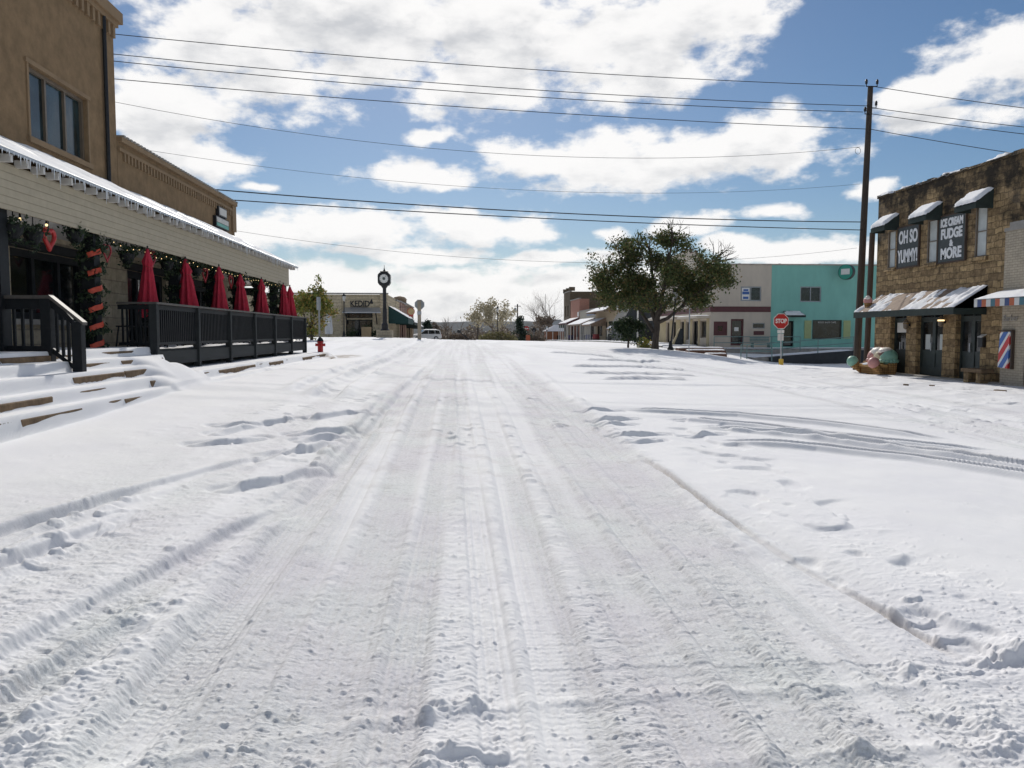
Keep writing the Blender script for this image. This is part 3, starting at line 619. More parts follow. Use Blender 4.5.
    h = h + crumbs(wx, wy, .11, .06 * sst(.6, .9, rr) * cm, 191, .6) * fade(.10) + crumbs(wx + .03, wy + .05, .046, .02 + rr * (.12 + .4 * cm), 197, .6) * fade(.04) + crumbs(wx + .01, wy + .02, .033, .08 + rr * (.45 + .4 * cm), 203, .65) * fade(.018) + crumbs(wx + .017, wy + .009, .024, .08 + rr * .9, 223, .7) * fade(.013)
    h = h - rr * crumbs(wx + .11, wy + .09, .07, .4, 209, .22) * fade(.06)
    dirt_shade = np.maximum(dirt_shade, .16 * lane * sst(.60, .72, fbm(x * 2.4, y * 3.6, 143, 4)) * sst(5, 9, y))  # patches here are painted shade of crust edges, not soil
    dirt_shade = np.maximum(dirt_shade, .10 * packed * sst(.6, .8, fbm(x * 30, y * 40, 141, 2)))
    return h, np.clip(packed, 0, 1), np.clip(dirt_shade, 0, 1)
def crumbs(x, y, s, prob, seed, tall=.8):
    """scattered crumbs of snow, at most one in each cell of side s"""
    ix, iy = np.floor(x / s), np.floor(y / s); r = s * (.12 + .30 * _h(ix, iy, seed) ** 2)
    cx = (ix + .42 + .16 * _h(ix, iy, seed + 1)) * s; cy = (iy + .42 + .16 * _h(ix, iy, seed + 2)) * s
    a = _h(ix, iy, seed + 3) * 3.14; dx, dy = x - cx, y - cy; c_, s_ = np.cos(a), np.sin(a)
    d2 = ((dx * c_ + dy * s_) / r) ** 2 + ((dy * c_ - dx * s_) / (r * (.55 + .4 * _h(ix, iy, seed + 4)))) ** 2
    return np.sqrt(np.maximum(0, 1 - d2)) * r * tall * (_h(ix, iy, seed + 5) < prob)
def street_z(x, y):
    return base(x, y)

ys = [1.5]
while ys[-1] < 152:
    Y = ys[-1]; ys.append(Y + (min(max(Y * Y / 1237 * .8, .004), (.035 if 9 < Y < 17 else .055) if Y < 22 else (.12 if Y < 40 else .3)) if Y < 85 else .6))
ys = np.array(ys); NX = 1150; NY = len(ys)
r = np.linspace(-.72, .92, NX)
X = r[None, :] * (ys[:, None] + 1.2); Y = np.repeat(ys[:, None], NX, 1)
spx = (1.64 / NX) * (Y + 1.2); spy = np.repeat(np.gradient(ys)[:, None], NX, 1); SP = np.maximum(spx, spy * .6)
H, PK, DT = detail(X, Y, SP)
Zb = base(X, Y)
fadeout = 1 - .7 * sst(60, 100, Y)
Z = Zb + (H - .10) * fadeout
lm = (X < -4.4) & (Y < 33) & (Y > 1)
zs = step_snow(X[lm], Y[lm]) + .35 * (H[lm] - .10)
bl = sst(-4.4, -4.75, X[lm]) * sst(32.5, 31.0, Y[lm])
Z[lm] = Z[lm] * (1 - bl) + zs * bl
# brown earth showing beside the far corner kerb
def patch(u, v, rx, ry):
    cx, cy = gp(u, v); return np.exp(-(((X - cx) / rx) ** 2 + ((Y - cy) / ry) ** 2) ** 2)
for (u, v, rx, ry) in [(345, 354, .55, 1.8), (333, 357, .45, 1.2)]:
    DT = np.maximum(DT, .9 * patch(u, v, rx, ry) * sst(.3, .55, fbm(X * 2, Y * .8, 151, 3)))
me = bpy.data.meshes.new('snowy_street')
idx = np.arange(NX * NY).reshape(NY, NX)
q = np.stack([idx[:-1, :-1], idx[:-1, 1:], idx[1:, 1:], idx[1:, :-1]], -1).reshape(-1, 4)
me.vertices.add(NX * NY); me.vertices.foreach_set('co', np.stack([X, Y, Z], -1).astype(np.float32).ravel())
me.loops.add(q.size); me.loops.foreach_set('vertex_index', q.astype(np.int32).ravel())
me.polygons.add(len(q)); me.polygons.foreach_set('loop_start', (np.arange(len(q)) * 4).astype(np.int32)); me.polygons.foreach_set('loop_total', np.full(len(q), 4, np.int32))
me.update(calc_edges=True); me.polygons.foreach_set('use_smooth', np.ones(len(q), bool))
for nm, A in (('packed', PK), ('dirt_shade', DT)):
    at_ = me.attributes.new(nm, 'FLOAT', 'POINT'); at_.data.foreach_set('value', A.astype(np.float32).ravel())
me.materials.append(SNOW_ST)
ob = bpy.data.objects.new('snowy_street', me); C.objects.link(ob); ob['kind'] = 'structure'; ob['label'] = 'wide snow covered street with packed wheel tracks'
del H, PK, DT, SP, spx, spy

def sheet(name, xs, ys, zf, mat):
    XX, YY = np.meshgrid(xs, ys); ZZ = zf(XX, YY); nx, ny = len(xs), len(ys)
    idx = np.arange(nx * ny).reshape(ny, nx); q = np.stack([idx[:-1, :-1], idx[:-1, 1:], idx[1:, 1:], idx[1:, :-1]], -1).reshape(-1, 4)
    me = bpy.data.meshes.new(name); me.from_pydata(np.stack([XX, YY, ZZ], -1).reshape(-1, 3).tolist(), [], q.tolist())
    me.polygons.foreach_set('use_smooth', [True] * len(q)); me.materials.append(mat)
    o = bpy.data.objects.new(name, me); C.objects.link(o); o['kind'] = 'structure'; return o
def ground_z(x, y):
    z = base(x, y) - .02
    ins = sst(0, 1.5, np.minimum(np.minimum(x + .72 * (y + 1.2), .92 * (y + 1.2) - x), np.minimum(y - 1.5, 152 - y)) - .3)
    z = z - .30 * ins
    r_ = np.maximum(np.maximum(np.abs(x) - 60, y - 150), 0)
    z = z - .06 * r_ - 0 * x
    z = np.where(r_ > 0, np.maximum(z, -24 + .0 * x), z)
    return z + .15 * (fbm(x * .1, y * .1, 161, 3) - .5) * sst(0, 20, r_)
xs = np.concatenate([-np.geomspace(600, 45, 40), np.arange(-44, 44.1, .9), np.geomspace(45, 600, 40)])
yy = np.concatenate([-np.geomspace(300, 11, 25), np.arange(-10, 153, .9), np.geomspace(154, 900, 50)])
sheet('snowy_ground', xs, yy, ground_z, SNOW).__setitem__('label', 'snow covered ground around the street')
def hill_z(x, y):
    ridge = 62 * sst(1150, 2300, y + 300 * (fbm(x * .001, y * .001, 171, 3) - .5)) * (.75 + .5 * fbm(x * .0011 + 5, y * .0006, 173, 3))
    return -25 + ridge + 11 * (fbm(x * .03, y * .006, 175, 4) - .5) * sst(700, 1200, y) - .0 * x
HILL = mk('wooded_hillside', (0.042, 0.050, 0.056), 0.95, 0.7, 0.016, spec=0.1, stretch=(1, .35, 1))
sheet('wooded_hills', np.linspace(-4200, 4200, 160), np.concatenate([np.linspace(850, 2400, 60), np.linspace(2450, 5200, 20)]), hill_z, HILL).__setitem__('label', 'low wooded hills beyond the town')
def gz(x, y): return float(base(x, y))
# ------------------------------------------------------------------ air: pale haze that fades the far hills
HAZE_DENSITY = 0.000025
hm = bpy.data.materials.new('air_haze'); hm.use_nodes = True; hm.node_tree.nodes.clear()
pv = hm.node_tree.nodes.new('ShaderNodeVolumePrincipled'); pv.inputs['Color'].default_value = (.80, .88, 1.0, 1); pv.inputs['Density'].default_value = HAZE_DENSITY; pv.inputs['Anisotropy'].default_value = 0.2
ho = hm.node_tree.nodes.new('ShaderNodeOutputMaterial'); hm.node_tree.links.new(pv.outputs[0], ho.inputs['Volume'])
hz = MB().box(-4400, 4400, -400, 5400, -60, 130).build('haze', hm); hz['kind'] = 'stuff'; hz['label'] = 'thin pale winter haze over the far hills'
# ------------------------------------------------------------------ restaurant with the porch
XW, XF, XD = -7.7, -6.5, -5.95           # wall, porch fascia, deck front
FL = Frame(XW, 0, (0, 1), (1, 0))        # s = world Y, d = out towards the street
bld = thing('restaurant_building', 'brown stucco building with white sided porch, red hearts and icicles along its eave', 'building', (XW, 18, 1.25))
m = MB(); wall_holes(m, FL, 3.0, 18.3, 4.0, 8.7, [(14.72, 16.92, 5.12, 6.42)], .25)
m.poly([FL.p(18.3, 4.0, -.25), FL.p(18.3, 4.0, -12), FL.p(18.3, 8.7, -12), FL.p(18.3, 8.7, -.25)], [(0, 1, 2, 3)])
m.poly([FL.p(3, 8.7, -.25), FL.p(18.3, 8.7, -.25), FL.p(18.3, 8.7, -12), FL.p(3, 8.7, -12)], [(0, 1, 2, 3)])
m.fbox(FL, 18.32, 27.4, 4.0, 5.92, -12, 0)
m.build('upper_wall', STUCCO, bld)
m = MB()
wall_holes(m, FL, 3.0, 27.4, .3, 3.98, [(14.2, 17.0, 1.85, 3.12), (19.0, 21.4, 1.26, 3.1), (23.4, 25.6, 1.5, 3.0), (8.0, 11.0, 1.85, 3.1)], .3, -.15)
m.poly([FL.p(27.38, .3, -.15), FL.p(27.38, .3, -12), FL.p(27.38, 3.98, -12), FL.p(27.38, 3.98, -.15)], [(0, 1, 2, 3)])
m.build('stone_wall', LIME, bld)
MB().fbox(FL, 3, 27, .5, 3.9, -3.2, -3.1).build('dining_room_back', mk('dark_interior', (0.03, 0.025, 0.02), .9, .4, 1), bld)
# parapet cornices
m = MB(); m.fbox(FL, 18.34, 27.46, 5.92, 6.03, -.35, .10); m.fbox(FL, 18.34, 27.46, 5.72, 5.79, -.0, .05)
for i in range(46): y = 18.6 + i * .19; m.fbox(FL, y, y + .075, 5.53, 5.72, 0, .045)
m.fbox(FL, 27.05, 27.44, 5.05, 5.92, .001, .06)
m.fbox(FL, 27.40, 27.5, 5.92, 6.03, -12, -.35)
m.build('cornice', STUCCO_L, bld)
m = MB()
for i in range(48): y = 18.42 + i * .19; m.fbox(FL, y, y + .10, 6.03, 6.08, -.3, .12)
m.build('parapet_tiles', CONC, bld)
m = MB(); m.fbox(FL, 3, 18.38, 8.42, 8.52, 0, .09); m.fbox(FL, 3, 18.46, 8.52, 8.76, -.3, .16); m.fbox(FL, 18.3, 18.46, 8.52, 8.76, -12, -.3)
for i in range(60): y = 4 + i * .24; m.fbox(FL, y, y + .1, 8.15, 8.42, 0, .07)
m.build('tall_cornice', STUCCO_L, bld)
MB().tube([FL.p(17.72, 4.9, .06), FL.p(17.72, 8.42, .06)], .045, 8).build('downspout', IRON, bld)
BRONZE = mk('bronze_window_frame', (0.16, 0.125, 0.09), .5, .15, 5)
w = window(FL, bld, 14.72, 16.92, 5.12, 6.42, BRONZE, GLASS_T, -.14, 3, 1, .07)
m = MB(); m.fbox(FL, 14.62, 17.02, 5.02, 5.119, -.05, .06); m.fbox(FL, 14.66, 14.72, 5.12, 6.42, .001, .025); m.fbox(FL, 16.92, 16.98, 5.12, 6.42, .001, .025); m.fbox(FL, 14.62, 17.02, 6.421, 6.5, .001, .04)
m.build('window_surround', STUCCO_L, bld)
text('lettering', 'S', OFFWHITE, bld, FL.p(13.52, 6.45, .03), (0, 1), .62, .03)
# porch windows and doors
window(FL, bld, 14.2, 17.0, 1.85, 3.12, BLACKWOOD, GLASS, -.32, 3, 1, .13)
window(FL, bld, 8.0, 11.0, 1.85, 3.1, BLACKWOOD, GLASS, -.32, 3, 1, .13)
dr = window(FL, bld, 19.0, 21.4, 1.26, 3.1, BLACKWOOD, GLASS, -.32, 3, 1, .17, name='door')
window(FL, bld, 23.4, 25.6, 1.5, 3.0, BLACKWOOD, GLASS, -.32, 2, 1, .13)
m = MB()
for (a, b_, z) in [(14.0, 17.2, 3.12), (18.85, 21.55, 3.1), (23.25, 25.75, 3.0)]: MB().fbox(FL, a, b_, z, z + .16, -.149, -.04).build('lintel', BLACKWOOD, bld)
m = MB(); m.fbox(FL, 14.05, 17.15, 1.75, 1.85, -.149, -.03); m.build('window_sill', CONC, bld)
# porch roof (hipped at the far end), fascia, soffit
ev, wl = 4.18, 4.92
m = MB(); m.poly([(-6.3, 3, ev), (-6.3, 31.0, ev), (XW, 27.3, wl), (XW, 3, wl), (-6.3, 3, ev - .05), (-6.3, 31.0, ev - .05), (XW, 27.3, wl - .05), (XW, 3, wl - .05)],
    [(0, 1, 2, 3), (7, 6, 5, 4), (0, 4, 5, 1), (0, 3, 7, 4)])
m.poly([(-6.3, 31.0, ev), (-14, 31.0, ev), (-14, 27.3, wl), (XW, 27.3, wl), (-6.3, 31.0, ev - .05), (-14, 31.0, ev - .05), (-14, 27.3, wl - .05), (XW, 27.3, wl - .05)], [(0, 1, 2, 3), (7, 6, 5, 4), (0, 4, 5, 1)])
pr = m.build('porch_roof', METALROOF, bld)
def snow_patch(P00, P10, P11, P01, nu, nv, th, thr, name, parent, seed=0, mat=None, sc=(3, 3), edge=.06):
    """uneven snow blanket over a four-sided surface; thin spots sink out of sight and leave the surface bare"""
    P00, P10, P11, P01 = map(Vector, (P00, P10, P11, P01)); nr = (P10 - P00).cross(P01 - P00).normalized()
    if nr.z < 0: nr = -nr
    u, v = np.meshgrid(np.linspace(0, 1, nu), np.linspace(0, 1, nv)); n = fbm(u * sc[0] + seed, v * sc[1] + seed * 1.7, 200 + seed, 4)
    du = np.minimum(np.minimum(u, 1 - u) / edge, np.minimum(v, 1 - v) / (edge * 1.2)); e = np.clip(du, 0, 1) ** .5
    hh = np.clip((n - thr) * 6, -.6, 1) * th * np.where(n > thr, e, 1) + .3 * th * (fbm(u * 12, v * 12, 201, 2) - .5) * (n > thr)
    pts = []
    for j in range(nv):
        for i in range(nu):
            a = P00.lerp(P10, u[j, i]).lerp(P01.lerp(P11, u[j, i]), v[j, i]); pts.append(a + nr * float(hh[j, i]))
    f = [(j * nu + i, j * nu + i + 1, (j + 1) * nu + i + 1, (j + 1) * nu + i) for j in range(nv - 1) for i in range(nu - 1)]
    return MB().poly(pts, f).build(name, mat or SNOW, parent, smooth=True)
snow_patch((-6.32, 3, ev), (-6.32, 30.9, ev), (XW, 27.2, wl), (XW, 3, wl), 240, 14, .035, .40, 'snow_cover', pr, 1, None, (40, 2), .02)
m = MB()
for i in range(64): y = 3.4 + i * .43; MB().box(-6.52, -6.33, y, y + .06, ev - .16, ev - .05).build('rafter_tail', OFFWHITE, bld)
m = MB(); m.box(XF - .04, XF, 3, 30.2, 3.38, ev - .14); m.box(-12, XF - .04, 30.16, 30.2, 3.38, ev - .14); m.build('fascia', SIDING, bld)
m = MB(); m.box(-12, XF - .05, 3, 30.15, 3.44, 3.50); m.build('porch_ceiling', OFFWHITE, bld)
rng = random.Random(3); m = MB()
for i in range(330):
    y = 3.2 + i * .084 + rng.uniform(-.03, .03); l = rng.choice([.03, .05, .06, .08, .1, .14, .24]) * rng.uniform(.5, 1.2)
    m.tube([(-6.30, y, ev - .03), (-6.30, y, ev - .03 - l)], [.012, .002], 5)
ICE = mk('ice', (0.72, 0.76, 0.80), .15, .05, 10)
ic = m.build('icicles', ICE, bld); ic['kind'] = 'stuff'
# porch floor, columns
m = MB(); m.box(-12, -6.0, 3, 15.5, .2, 1.27); m.box(-12, -6.85, 15.5, 30.6, .2, 1.27); m.build('porch_floor', CONC, bld)
for y in (4.6, 8.2, 11.8, 14.7, 18.9, 21.6, 24.0, 26.4, 28.6, 30.1):
    m = MB(); m.box(-6.83, -6.60, y - .115, y + .115, 1.27, 3.44); m.build('column', BLACKWOOD, bld)
# projecting sign board on the upper wall
sg = MB(); sg.fbox(FL, 25.05, 26.4, 4.95, 5.28, 0, .10); sg.fbox(FL, 25.35, 26.2, 5.32, 5.62, 0, .10)
sgo = sg.build('hanging_sign', IRON); tag(sgo, 'small dark edged two tier sign board on the brown upper wall', 'sign')
m = MB(); m.fbox(FL, 25.12, 26.33, 5.1, 5.25, .10, .115); m.fbox(FL, 25.42, 26.13, 5.36, 5.58, .10, .115); m.build('pale_panel', OFFWHITE, sgo)
m = MB(); m.fbox(FL, 25.12, 26.33, 4.98, 5.08, .10, .115); m.build('teal_panel', TEAL, sgo)

# stone steps
for k, (ex, top) in enumerate(STEPS):
    rng = random.Random(k); y0, y1 = (-3, 15.4) if k < 3 else (-3, 30.5)
    m = MB(); y = y0
    while y < y1:
        l = rng.uniform(.9, 1.7); j = rng.uniform(-.02, .02)
        m.box(ex - .45, ex + j, y, min(y + l, y1) - .012, top - .5, top + rng.uniform(-.012, .004)); y += l
    o = m.build('stone_step', STEPSTONE, bevel=.015)
    tag(o, ['top brown stone step at the porch floor edge', 'second brown stone step below the porch floor', 'third brown stone step down from the porch', 'fourth brown stone step, running on below the deck skirt', 'lowest brown stone step, half buried in street snow'][k], 'step', 'stone steps up to the porch')

# step handrail
hr = thing('step_handrail', 'short black timber handrail with two newel posts on the snowy steps', 'handrail', (-6.03, 11.8, 1.25))
for (x, zb, zt) in [(-6.03, 1.0, 2.10), (-5.60, .70, 1.76)]:
    m = MB(); m.box(x - .07, x + .07, 11.73, 11.87, zb, zt); m.build('newel_post', BLACKWOOD, hr, bevel=.006)
m = MB(); m.box(-6.68, -5.96, 11.74, 11.86, 2.10, 2.15); m.prism([(-5.97, 11.73, 2.10), (-5.50, 11.73, 1.715), (-5.50, 11.73, 1.76), (-5.97, 11.73, 2.155)], (0, .14, 0)); m.build('handrail', RAILTOP, hr)
m = MB(); m.box(-6.62, -6.1, 11.77, 11.83, 1.95, 2.1); m.box(-6.62, -6.1, 11.77, 11.83, 1.33, 1.41); m.prism([(-5.96, 11.77, 1.30), (-5.67, 11.77, 1.06), (-5.67, 11.77, 1.14), (-5.96, 11.77, 1.38)], (0, .06, 0)); m.prism([(-5.96, 11.77, 1.97), (-5.67, 11.77, 1.72), (-5.67, 11.77, 1.80), (-5.96, 11.77, 2.1)], (0, .06, 0))
m.build('rails', BLACKWOOD, hr)
m = MB()
for x in (-6.5, -6.38, -6.26): m.box(x - .018, x + .018, 11.782, 11.818, 1.4, 1.96)
for x, a, b_ in ((-5.9, 1.3, 1.95), (-5.82, 1.24, 1.9), (-5.74, 1.17, 1.82)): m.box(x - .018, x + .018, 11.782, 11.818, a, b_)
m.build('balusters', BLACKWOOD, hr)

# deck with railing
dk = thing('dining_deck', 'long dark grey timber dining deck with baluster railing in front of the porch', 'deck', (XD, 15.5, .8))
m = MB(); m.box(-6.85, XD, 15.5, 30.2, 1.22, 1.28); m.build('deck_boards', GREYWOOD, dk)
snow_patch((-6.85, 15.55, 1.285), (XD - .03, 15.55, 1.285), (XD - .03, 30.15, 1.285), (-6.85, 30.15, 1.285), 20, 160, .04, .4, 'deck_snow', dk, 3, None, (2, 22))
m = MB(); m.box(XD, XD + .05, 15.42, 30.25, .96, 1.24); m.box(-6.85, XD, 15.40, 15.45, .90, 1.24); m.box(-6.85, XD, 30.2, 30.25, .96, 1.24); m.build('skirt_board', GREYWOOD, dk)
PY = [15.5 + 2.43 * i for i in range(7)]
for i, y in enumerate(PY):
    m = MB(); m.box(XD - .05, XD + .095, y - .06, y + .06, .55, 2.16); m.build('post', GREYWOOD, dk, bevel=.005)
m = MB(); m.box(-6.8, -6.7, 30.05, 30.15, 1.28, 2.16); m.build('post', GREYWOOD, dk)
m = MB(); m.box(XD - .04, XD + .11, 15.42, 30.25, 2.16, 2.20); m.box(-6.6, XD - .04, 15.43, 15.57, 2.16, 2.20); m.box(-6.8, XD - .04, 30.04, 30.18, 2.16, 2.20); m.build('rail_cap', RAILTOP, dk)
m = MB()
for i in range(6):
    m.box(XD, XD + .04, PY[i] + .06, PY[i + 1] - .06, 2.06, 2.15); m.box(XD, XD + .04, PY[i] + .06, PY[i + 1] - .06, 1.36, 1.42)
m.box(-6.6, XD - .05, 15.48, 15.52, 2.06, 2.15); m.box(-6.6, XD - .05, 15.48, 15.52, 1.36, 1.42); m.box(-6.7, XD - .05, 30.08, 30.12, 2.06, 2.15); m.box(-6.7, XD - .05, 30.08, 30.12, 1.36, 1.42)
m.build('rail', BLACKWOOD, dk)
for i in range(6):
    m = MB(); n = 21
    for k in range(n): y = PY[i] + .06 + (2.31) * (k + .5) / n; m.box(XD + .002, XD + .038, y - .018, y + .018, 1.42, 2.06)
    m.build('baluster_panel', BLACKWOOD, dk)
m = MB()
for k in range(7): x = -6.52 + k * .085; m.box(x - .016, x + .016, 15.484, 15.516, 1.42, 2.06)
m.build('baluster_panel', BLACKWOOD, dk)

# red umbrellas with folded canopies
def umbrella():
    t = thing('patio_umbrella', '', 'umbrella', (0, 0, 0), 'folded red umbrellas along the deck')
    m = MB(); n = 32; prof = [(.03, 2.42), (.055, 2.36), (.10, 2.22), (.15, 2.10), (.105, 1.99), (.145, 1.8), (.19, 1.45), (.235, 1.12), (.26, .86), (.25, .80)]
    rg = random.Random(5); b = 0; V = []
    for j, (r, z) in enumerate(prof):
        for k in range(n):
            a = 2 * math.pi * k / n; f = 1 + (.30 if j > 2 else .10) * math.cos(8 * a + .35 * j * .6) * min(1, j / 4) + rg.uniform(-.04, .04)
            V.append((r * f * math.cos(a), r * f * math.sin(a), z + rg.uniform(-.012, .012) - (.05 * math.cos(4 * a) if j >= 8 else 0)))
    F = [(j * n + k, j * n + (k + 1) % n, (j + 1) * n + (k + 1) % n, (j + 1) * n + k) for j in range(len(prof) - 1) for k in range(n)]
    F.append(tuple(range(n)))
    m.poly(V, F); m.build('canopy', REDFAB, t, smooth=True)
    m = MB(); m.tube([(0, 0, .05), (0, 0, 2.46)], .022, 8); m.ball((0, 0, 2.47), .03, 8, 5); m.build('pole', IRON, t)
    m = MB(); m.lathe([(.26, 0), (.26, .06), (.06, .11), (.05, .3), (.03, .3)], (0, 0, 0), 20); m.build('base', IRON, t)
    m = MB(); m.tube([(.112 * math.cos(a), .112 * math.sin(a), 1.99 + .01 * math.sin(3 * a)) for a in np.linspace(0, 6.4, 24)], .012, 5); m.build('tie_strap', DARKRED, t)
    return t
um = umbrella()
ordn = ['first', 'second', 'third', 'fourth', 'fifth', 'sixth', 'seventh']
UY = [(147, -6.4), (189, -6.4), (219, -6.4), (242, -6.4), (262, -6.4), (284.5, -6.35), (290.5, -6.25)]
UPOS = []
for i, (u, x) in enumerate(UY):
    p = atx(u, 300, x); UPOS.append((x, p.y))
    lab = f'{ordn[i]} folded red umbrella along the deck, counted from the steps'
    o = um if i == 0 else copy_tree(um)
    o.location = (x, p.y, 1.28); o.rotation_euler = (R_(rng.uniform(-1.5, 1.5)), R_(rng.uniform(-1.5, 1.5)), i * 1.3); o['label'] = lab
    s = [.66, .78, .74, .80, .73, .76, .79][i]; o.scale = (s, s * 1.06, .84 + .01 * (i % 3))

# bistro tables and chairs on the deck
def table():
    t = thing('bistro_table', '', 'table', (0, 0, 0), 'bistro tables on the deck')
    MB().lathe([(.02, .70), (.34, .70), (.35, .715), (.34, .73), (.02, .73)], n=24).build('table_top', IRON, t)
    MB().tube([(0, 0, .02), (0, 0, .7)], .028, 8).build('pedestal', IRON, t)
    for k in range(3):
        a = k * 2.094 + .4; MB().tube([(0, 0, .25), (.14 * math.cos(a), .14 * math.sin(a), .2), (.27 * math.cos(a), .27 * math.sin(a), .02)], .016, 6).build('leg', IRON, t)
    return t
def chair():
    t = thing('bistro_chair', '', 'chair', (0, 0, 0), 'bistro chairs on the deck')
    MB().lathe([(.02, .44), (.19, .44), (.2, .455), (.19, .47), (.02, .47)], n=18).build('seat', IRON, t)
    m = MB(); m.tube([(-.18, -.16, .45), (-.19, -.2, .7), (-.12, -.22, .88), (0, -.225, .92), (.12, -.22, .88), (.19, -.2, .7), (.18, -.16, .45)], .014, 6)
    m.tube([(-.1, -.19, .5), (.06, -.2, .64), (-.06, -.21, .76), (.02, -.22, .9)], .01, 5); m.tube([(.1, -.19, .5), (-.06, -.2, .64), (.06, -.21, .76), (-.02, -.22, .9)], .01, 5); m.build('backrest', IRON, t)
    for sx in (-1, 1):
        for sy in (-1, 1): MB().tube([(sx * .14, sy * .14, .45), (sx * .17, sy * .17, .25), (sx * .19, sy * .2, 0)], .013, 6).build('leg', IRON, t)
    return t
tb, ch = table(), chair(); first = True
for i, (x, y) in enumerate(UPOS[:6]):
    ty = y + .9
    o = tb if i == 0 else copy_tree(tb); o.location = (-6.4, ty, 1.28); o['label'] = f'round black metal bistro table just beyond the {ordn[i]} red umbrella from the steps'
    for k, dy in enumerate((-.52, .52)):
        c = ch if (i == 0 and k == 0) else copy_tree(ch); c.location = (-6.42 + .06 * k, ty + dy, 1.28); c.rotation_euler = (0, 0, (math.pi if k else 0) + .3 * math.sin(i * 3 + k))
        c['label'] = f'black metal bistro chair on the {"near" if k == 0 else "far"} side of the table beyond the {ordn[i]} red umbrella'
for k, (x, y) in enumerate([(-6.35, 15.95), (-6.7, 16.1)]):
    c = copy_tree(ch); c.location = (x, y, 1.28); c.rotation_euler = (0, 0, 1.0 + k); c['label'] = ['curly black metal chair just behind the deck corner post', 'curly black metal chair beside the ribboned garland column'][k]

# foliage helper
def leaf_cloud(m, c, r, n, size, rng, flat=1.0, shell=0.0):
    for _ in range(n):
        while True:
            p = Vector((rng.gauss(0, .5), rng.gauss(0, .5), rng.gauss(0, .5) * flat))
            if shell <= p.length < 1.35: break
        p = Vector(c) + p * r
        a = Vector((rng.gauss(0, 1), rng.gauss(0, 1), rng.gauss(0, 1))).normalized(); b_ = a.cross(Vector((rng.gauss(0, 1), rng.gauss(0, 1), rng.gauss(0, 1)))).normalized()
        s = size * rng.uniform(.6, 1.4)
        m.poly([p - a * s, p - b_ * s * .55, p + a * s, p + b_ * s * .55], [(0, 1, 2, 3)])
# garlands round the columns, the near one with ribbon
GY = [14.7, 18.9, 21.6, 24.0, 26.4, 28.6]
for i, y in enumerate(GY):
    rg = random.Random(50 + i); m = MB()
    for k in range(46): leaf_cloud(m, (-6.71 + .16 * math.cos(k * .8), y + .16 * math.sin(k * .8), 1.3 + k * .046), .12, 40, .04, rg)
    leaf_cloud(m, (-6.68, y, 3.25), .24, 200, .035, rg)
    t = m.build('column_garland', LEAF_GARL)
    tag(t, ['evergreen garland wound with wide orange red ribbon on the porch column by the steps', 'evergreen garland on the column beside the second red umbrella', 'evergreen garland on the column beside the third red umbrella', 'evergreen garland on the column beside the fourth red umbrella', 'evergreen garland on the column beside the fifth red umbrella', 'evergreen garland on the porch column before the sixth red umbrella'][i], 'garland', 'garlands round the porch columns')
    if i == 0:
        for k in range(6):
            m = MB(); z = 1.42 + k * .33; q = []
            for a in np.linspace(-1.35, -.15, 9): q.append((-6.71 + (.235 + .02 * math.sin(a * 9)) * math.cos(a), y + .235 * math.sin(a), z + .09 * a))
            for a, b_ in zip(q[:-1], q[1:]):
                m.poly([a, b_, (b_[0] - .02, b_[1], b_[2] + .09), (a[0] - .02, a[1], a[2] + .09)], [(0, 1, 2, 3)])
            m.build('ribbon', ORANGERED, t)
# garland swag with fairy lights along the fascia's lower edge
m = MB(); rg = random.Random(77); lights = MB()
for k in range(150):
    y = 15.3 + k * .098; z = 3.36 - .06 * abs(math.sin(k * .21)); leaf_cloud(m, (-6.62, y, z), .08, 14, .032, rg)
    if k % 3 == 0: lights.ball((-6.55, y, z - .05 + rg.uniform(-.03, .05)), .009, 6, 4)
t = m.build('garland_swag', LEAF_GARL); tag(t, 'long evergreen swag with warm fairy lights under the white porch fascia', 'garland')
lights.build('fairy_lights', BULB, t)
# hanging baskets
for i, (u, v, x) in enumerate([(13, 225, -6.6), (33, 232, -6.6), (75, 232, -6.6), (127, 254, -6.66), (167, 262, -6.66), (196, 268, -6.66)]):
    p = atx(u, v, x); rg = random.Random(90 + i); t = thing('hanging_basket', ['dark leafy hanging basket next to the black corner column', 'dark leafy hanging basket between the corner column and the red heart', 'dark hanging basket between the large red heart and the ribboned garland', 'bushy hanging basket between the ribboned garland and the first red umbrella', 'dark hanging basket between the first and second red umbrellas', 'dark hanging basket between the second and third red umbrellas'][i], 'hanging basket', p, 'hanging baskets under the porch')
    MB().lathe([(.06, -.2), (.12, -.12), (.15, .0), (.14, .0)], p, 14).build('pot', BLACKWOOD, t)
    m = MB(); leaf_cloud(m, p + Vector((0, 0, .02)), .20, 240, .032, rg, .6); leaf_cloud(m, p + Vector((0, 0, -.15)), .13, 80, .032, rg, 1.2); m.build('foliage', LEAF_GARL, t)
    MB().tube([p + Vector((0, 0, 0)), (p.x, p.y, 3.44)], .008, 5).build('chain', IRON, t)
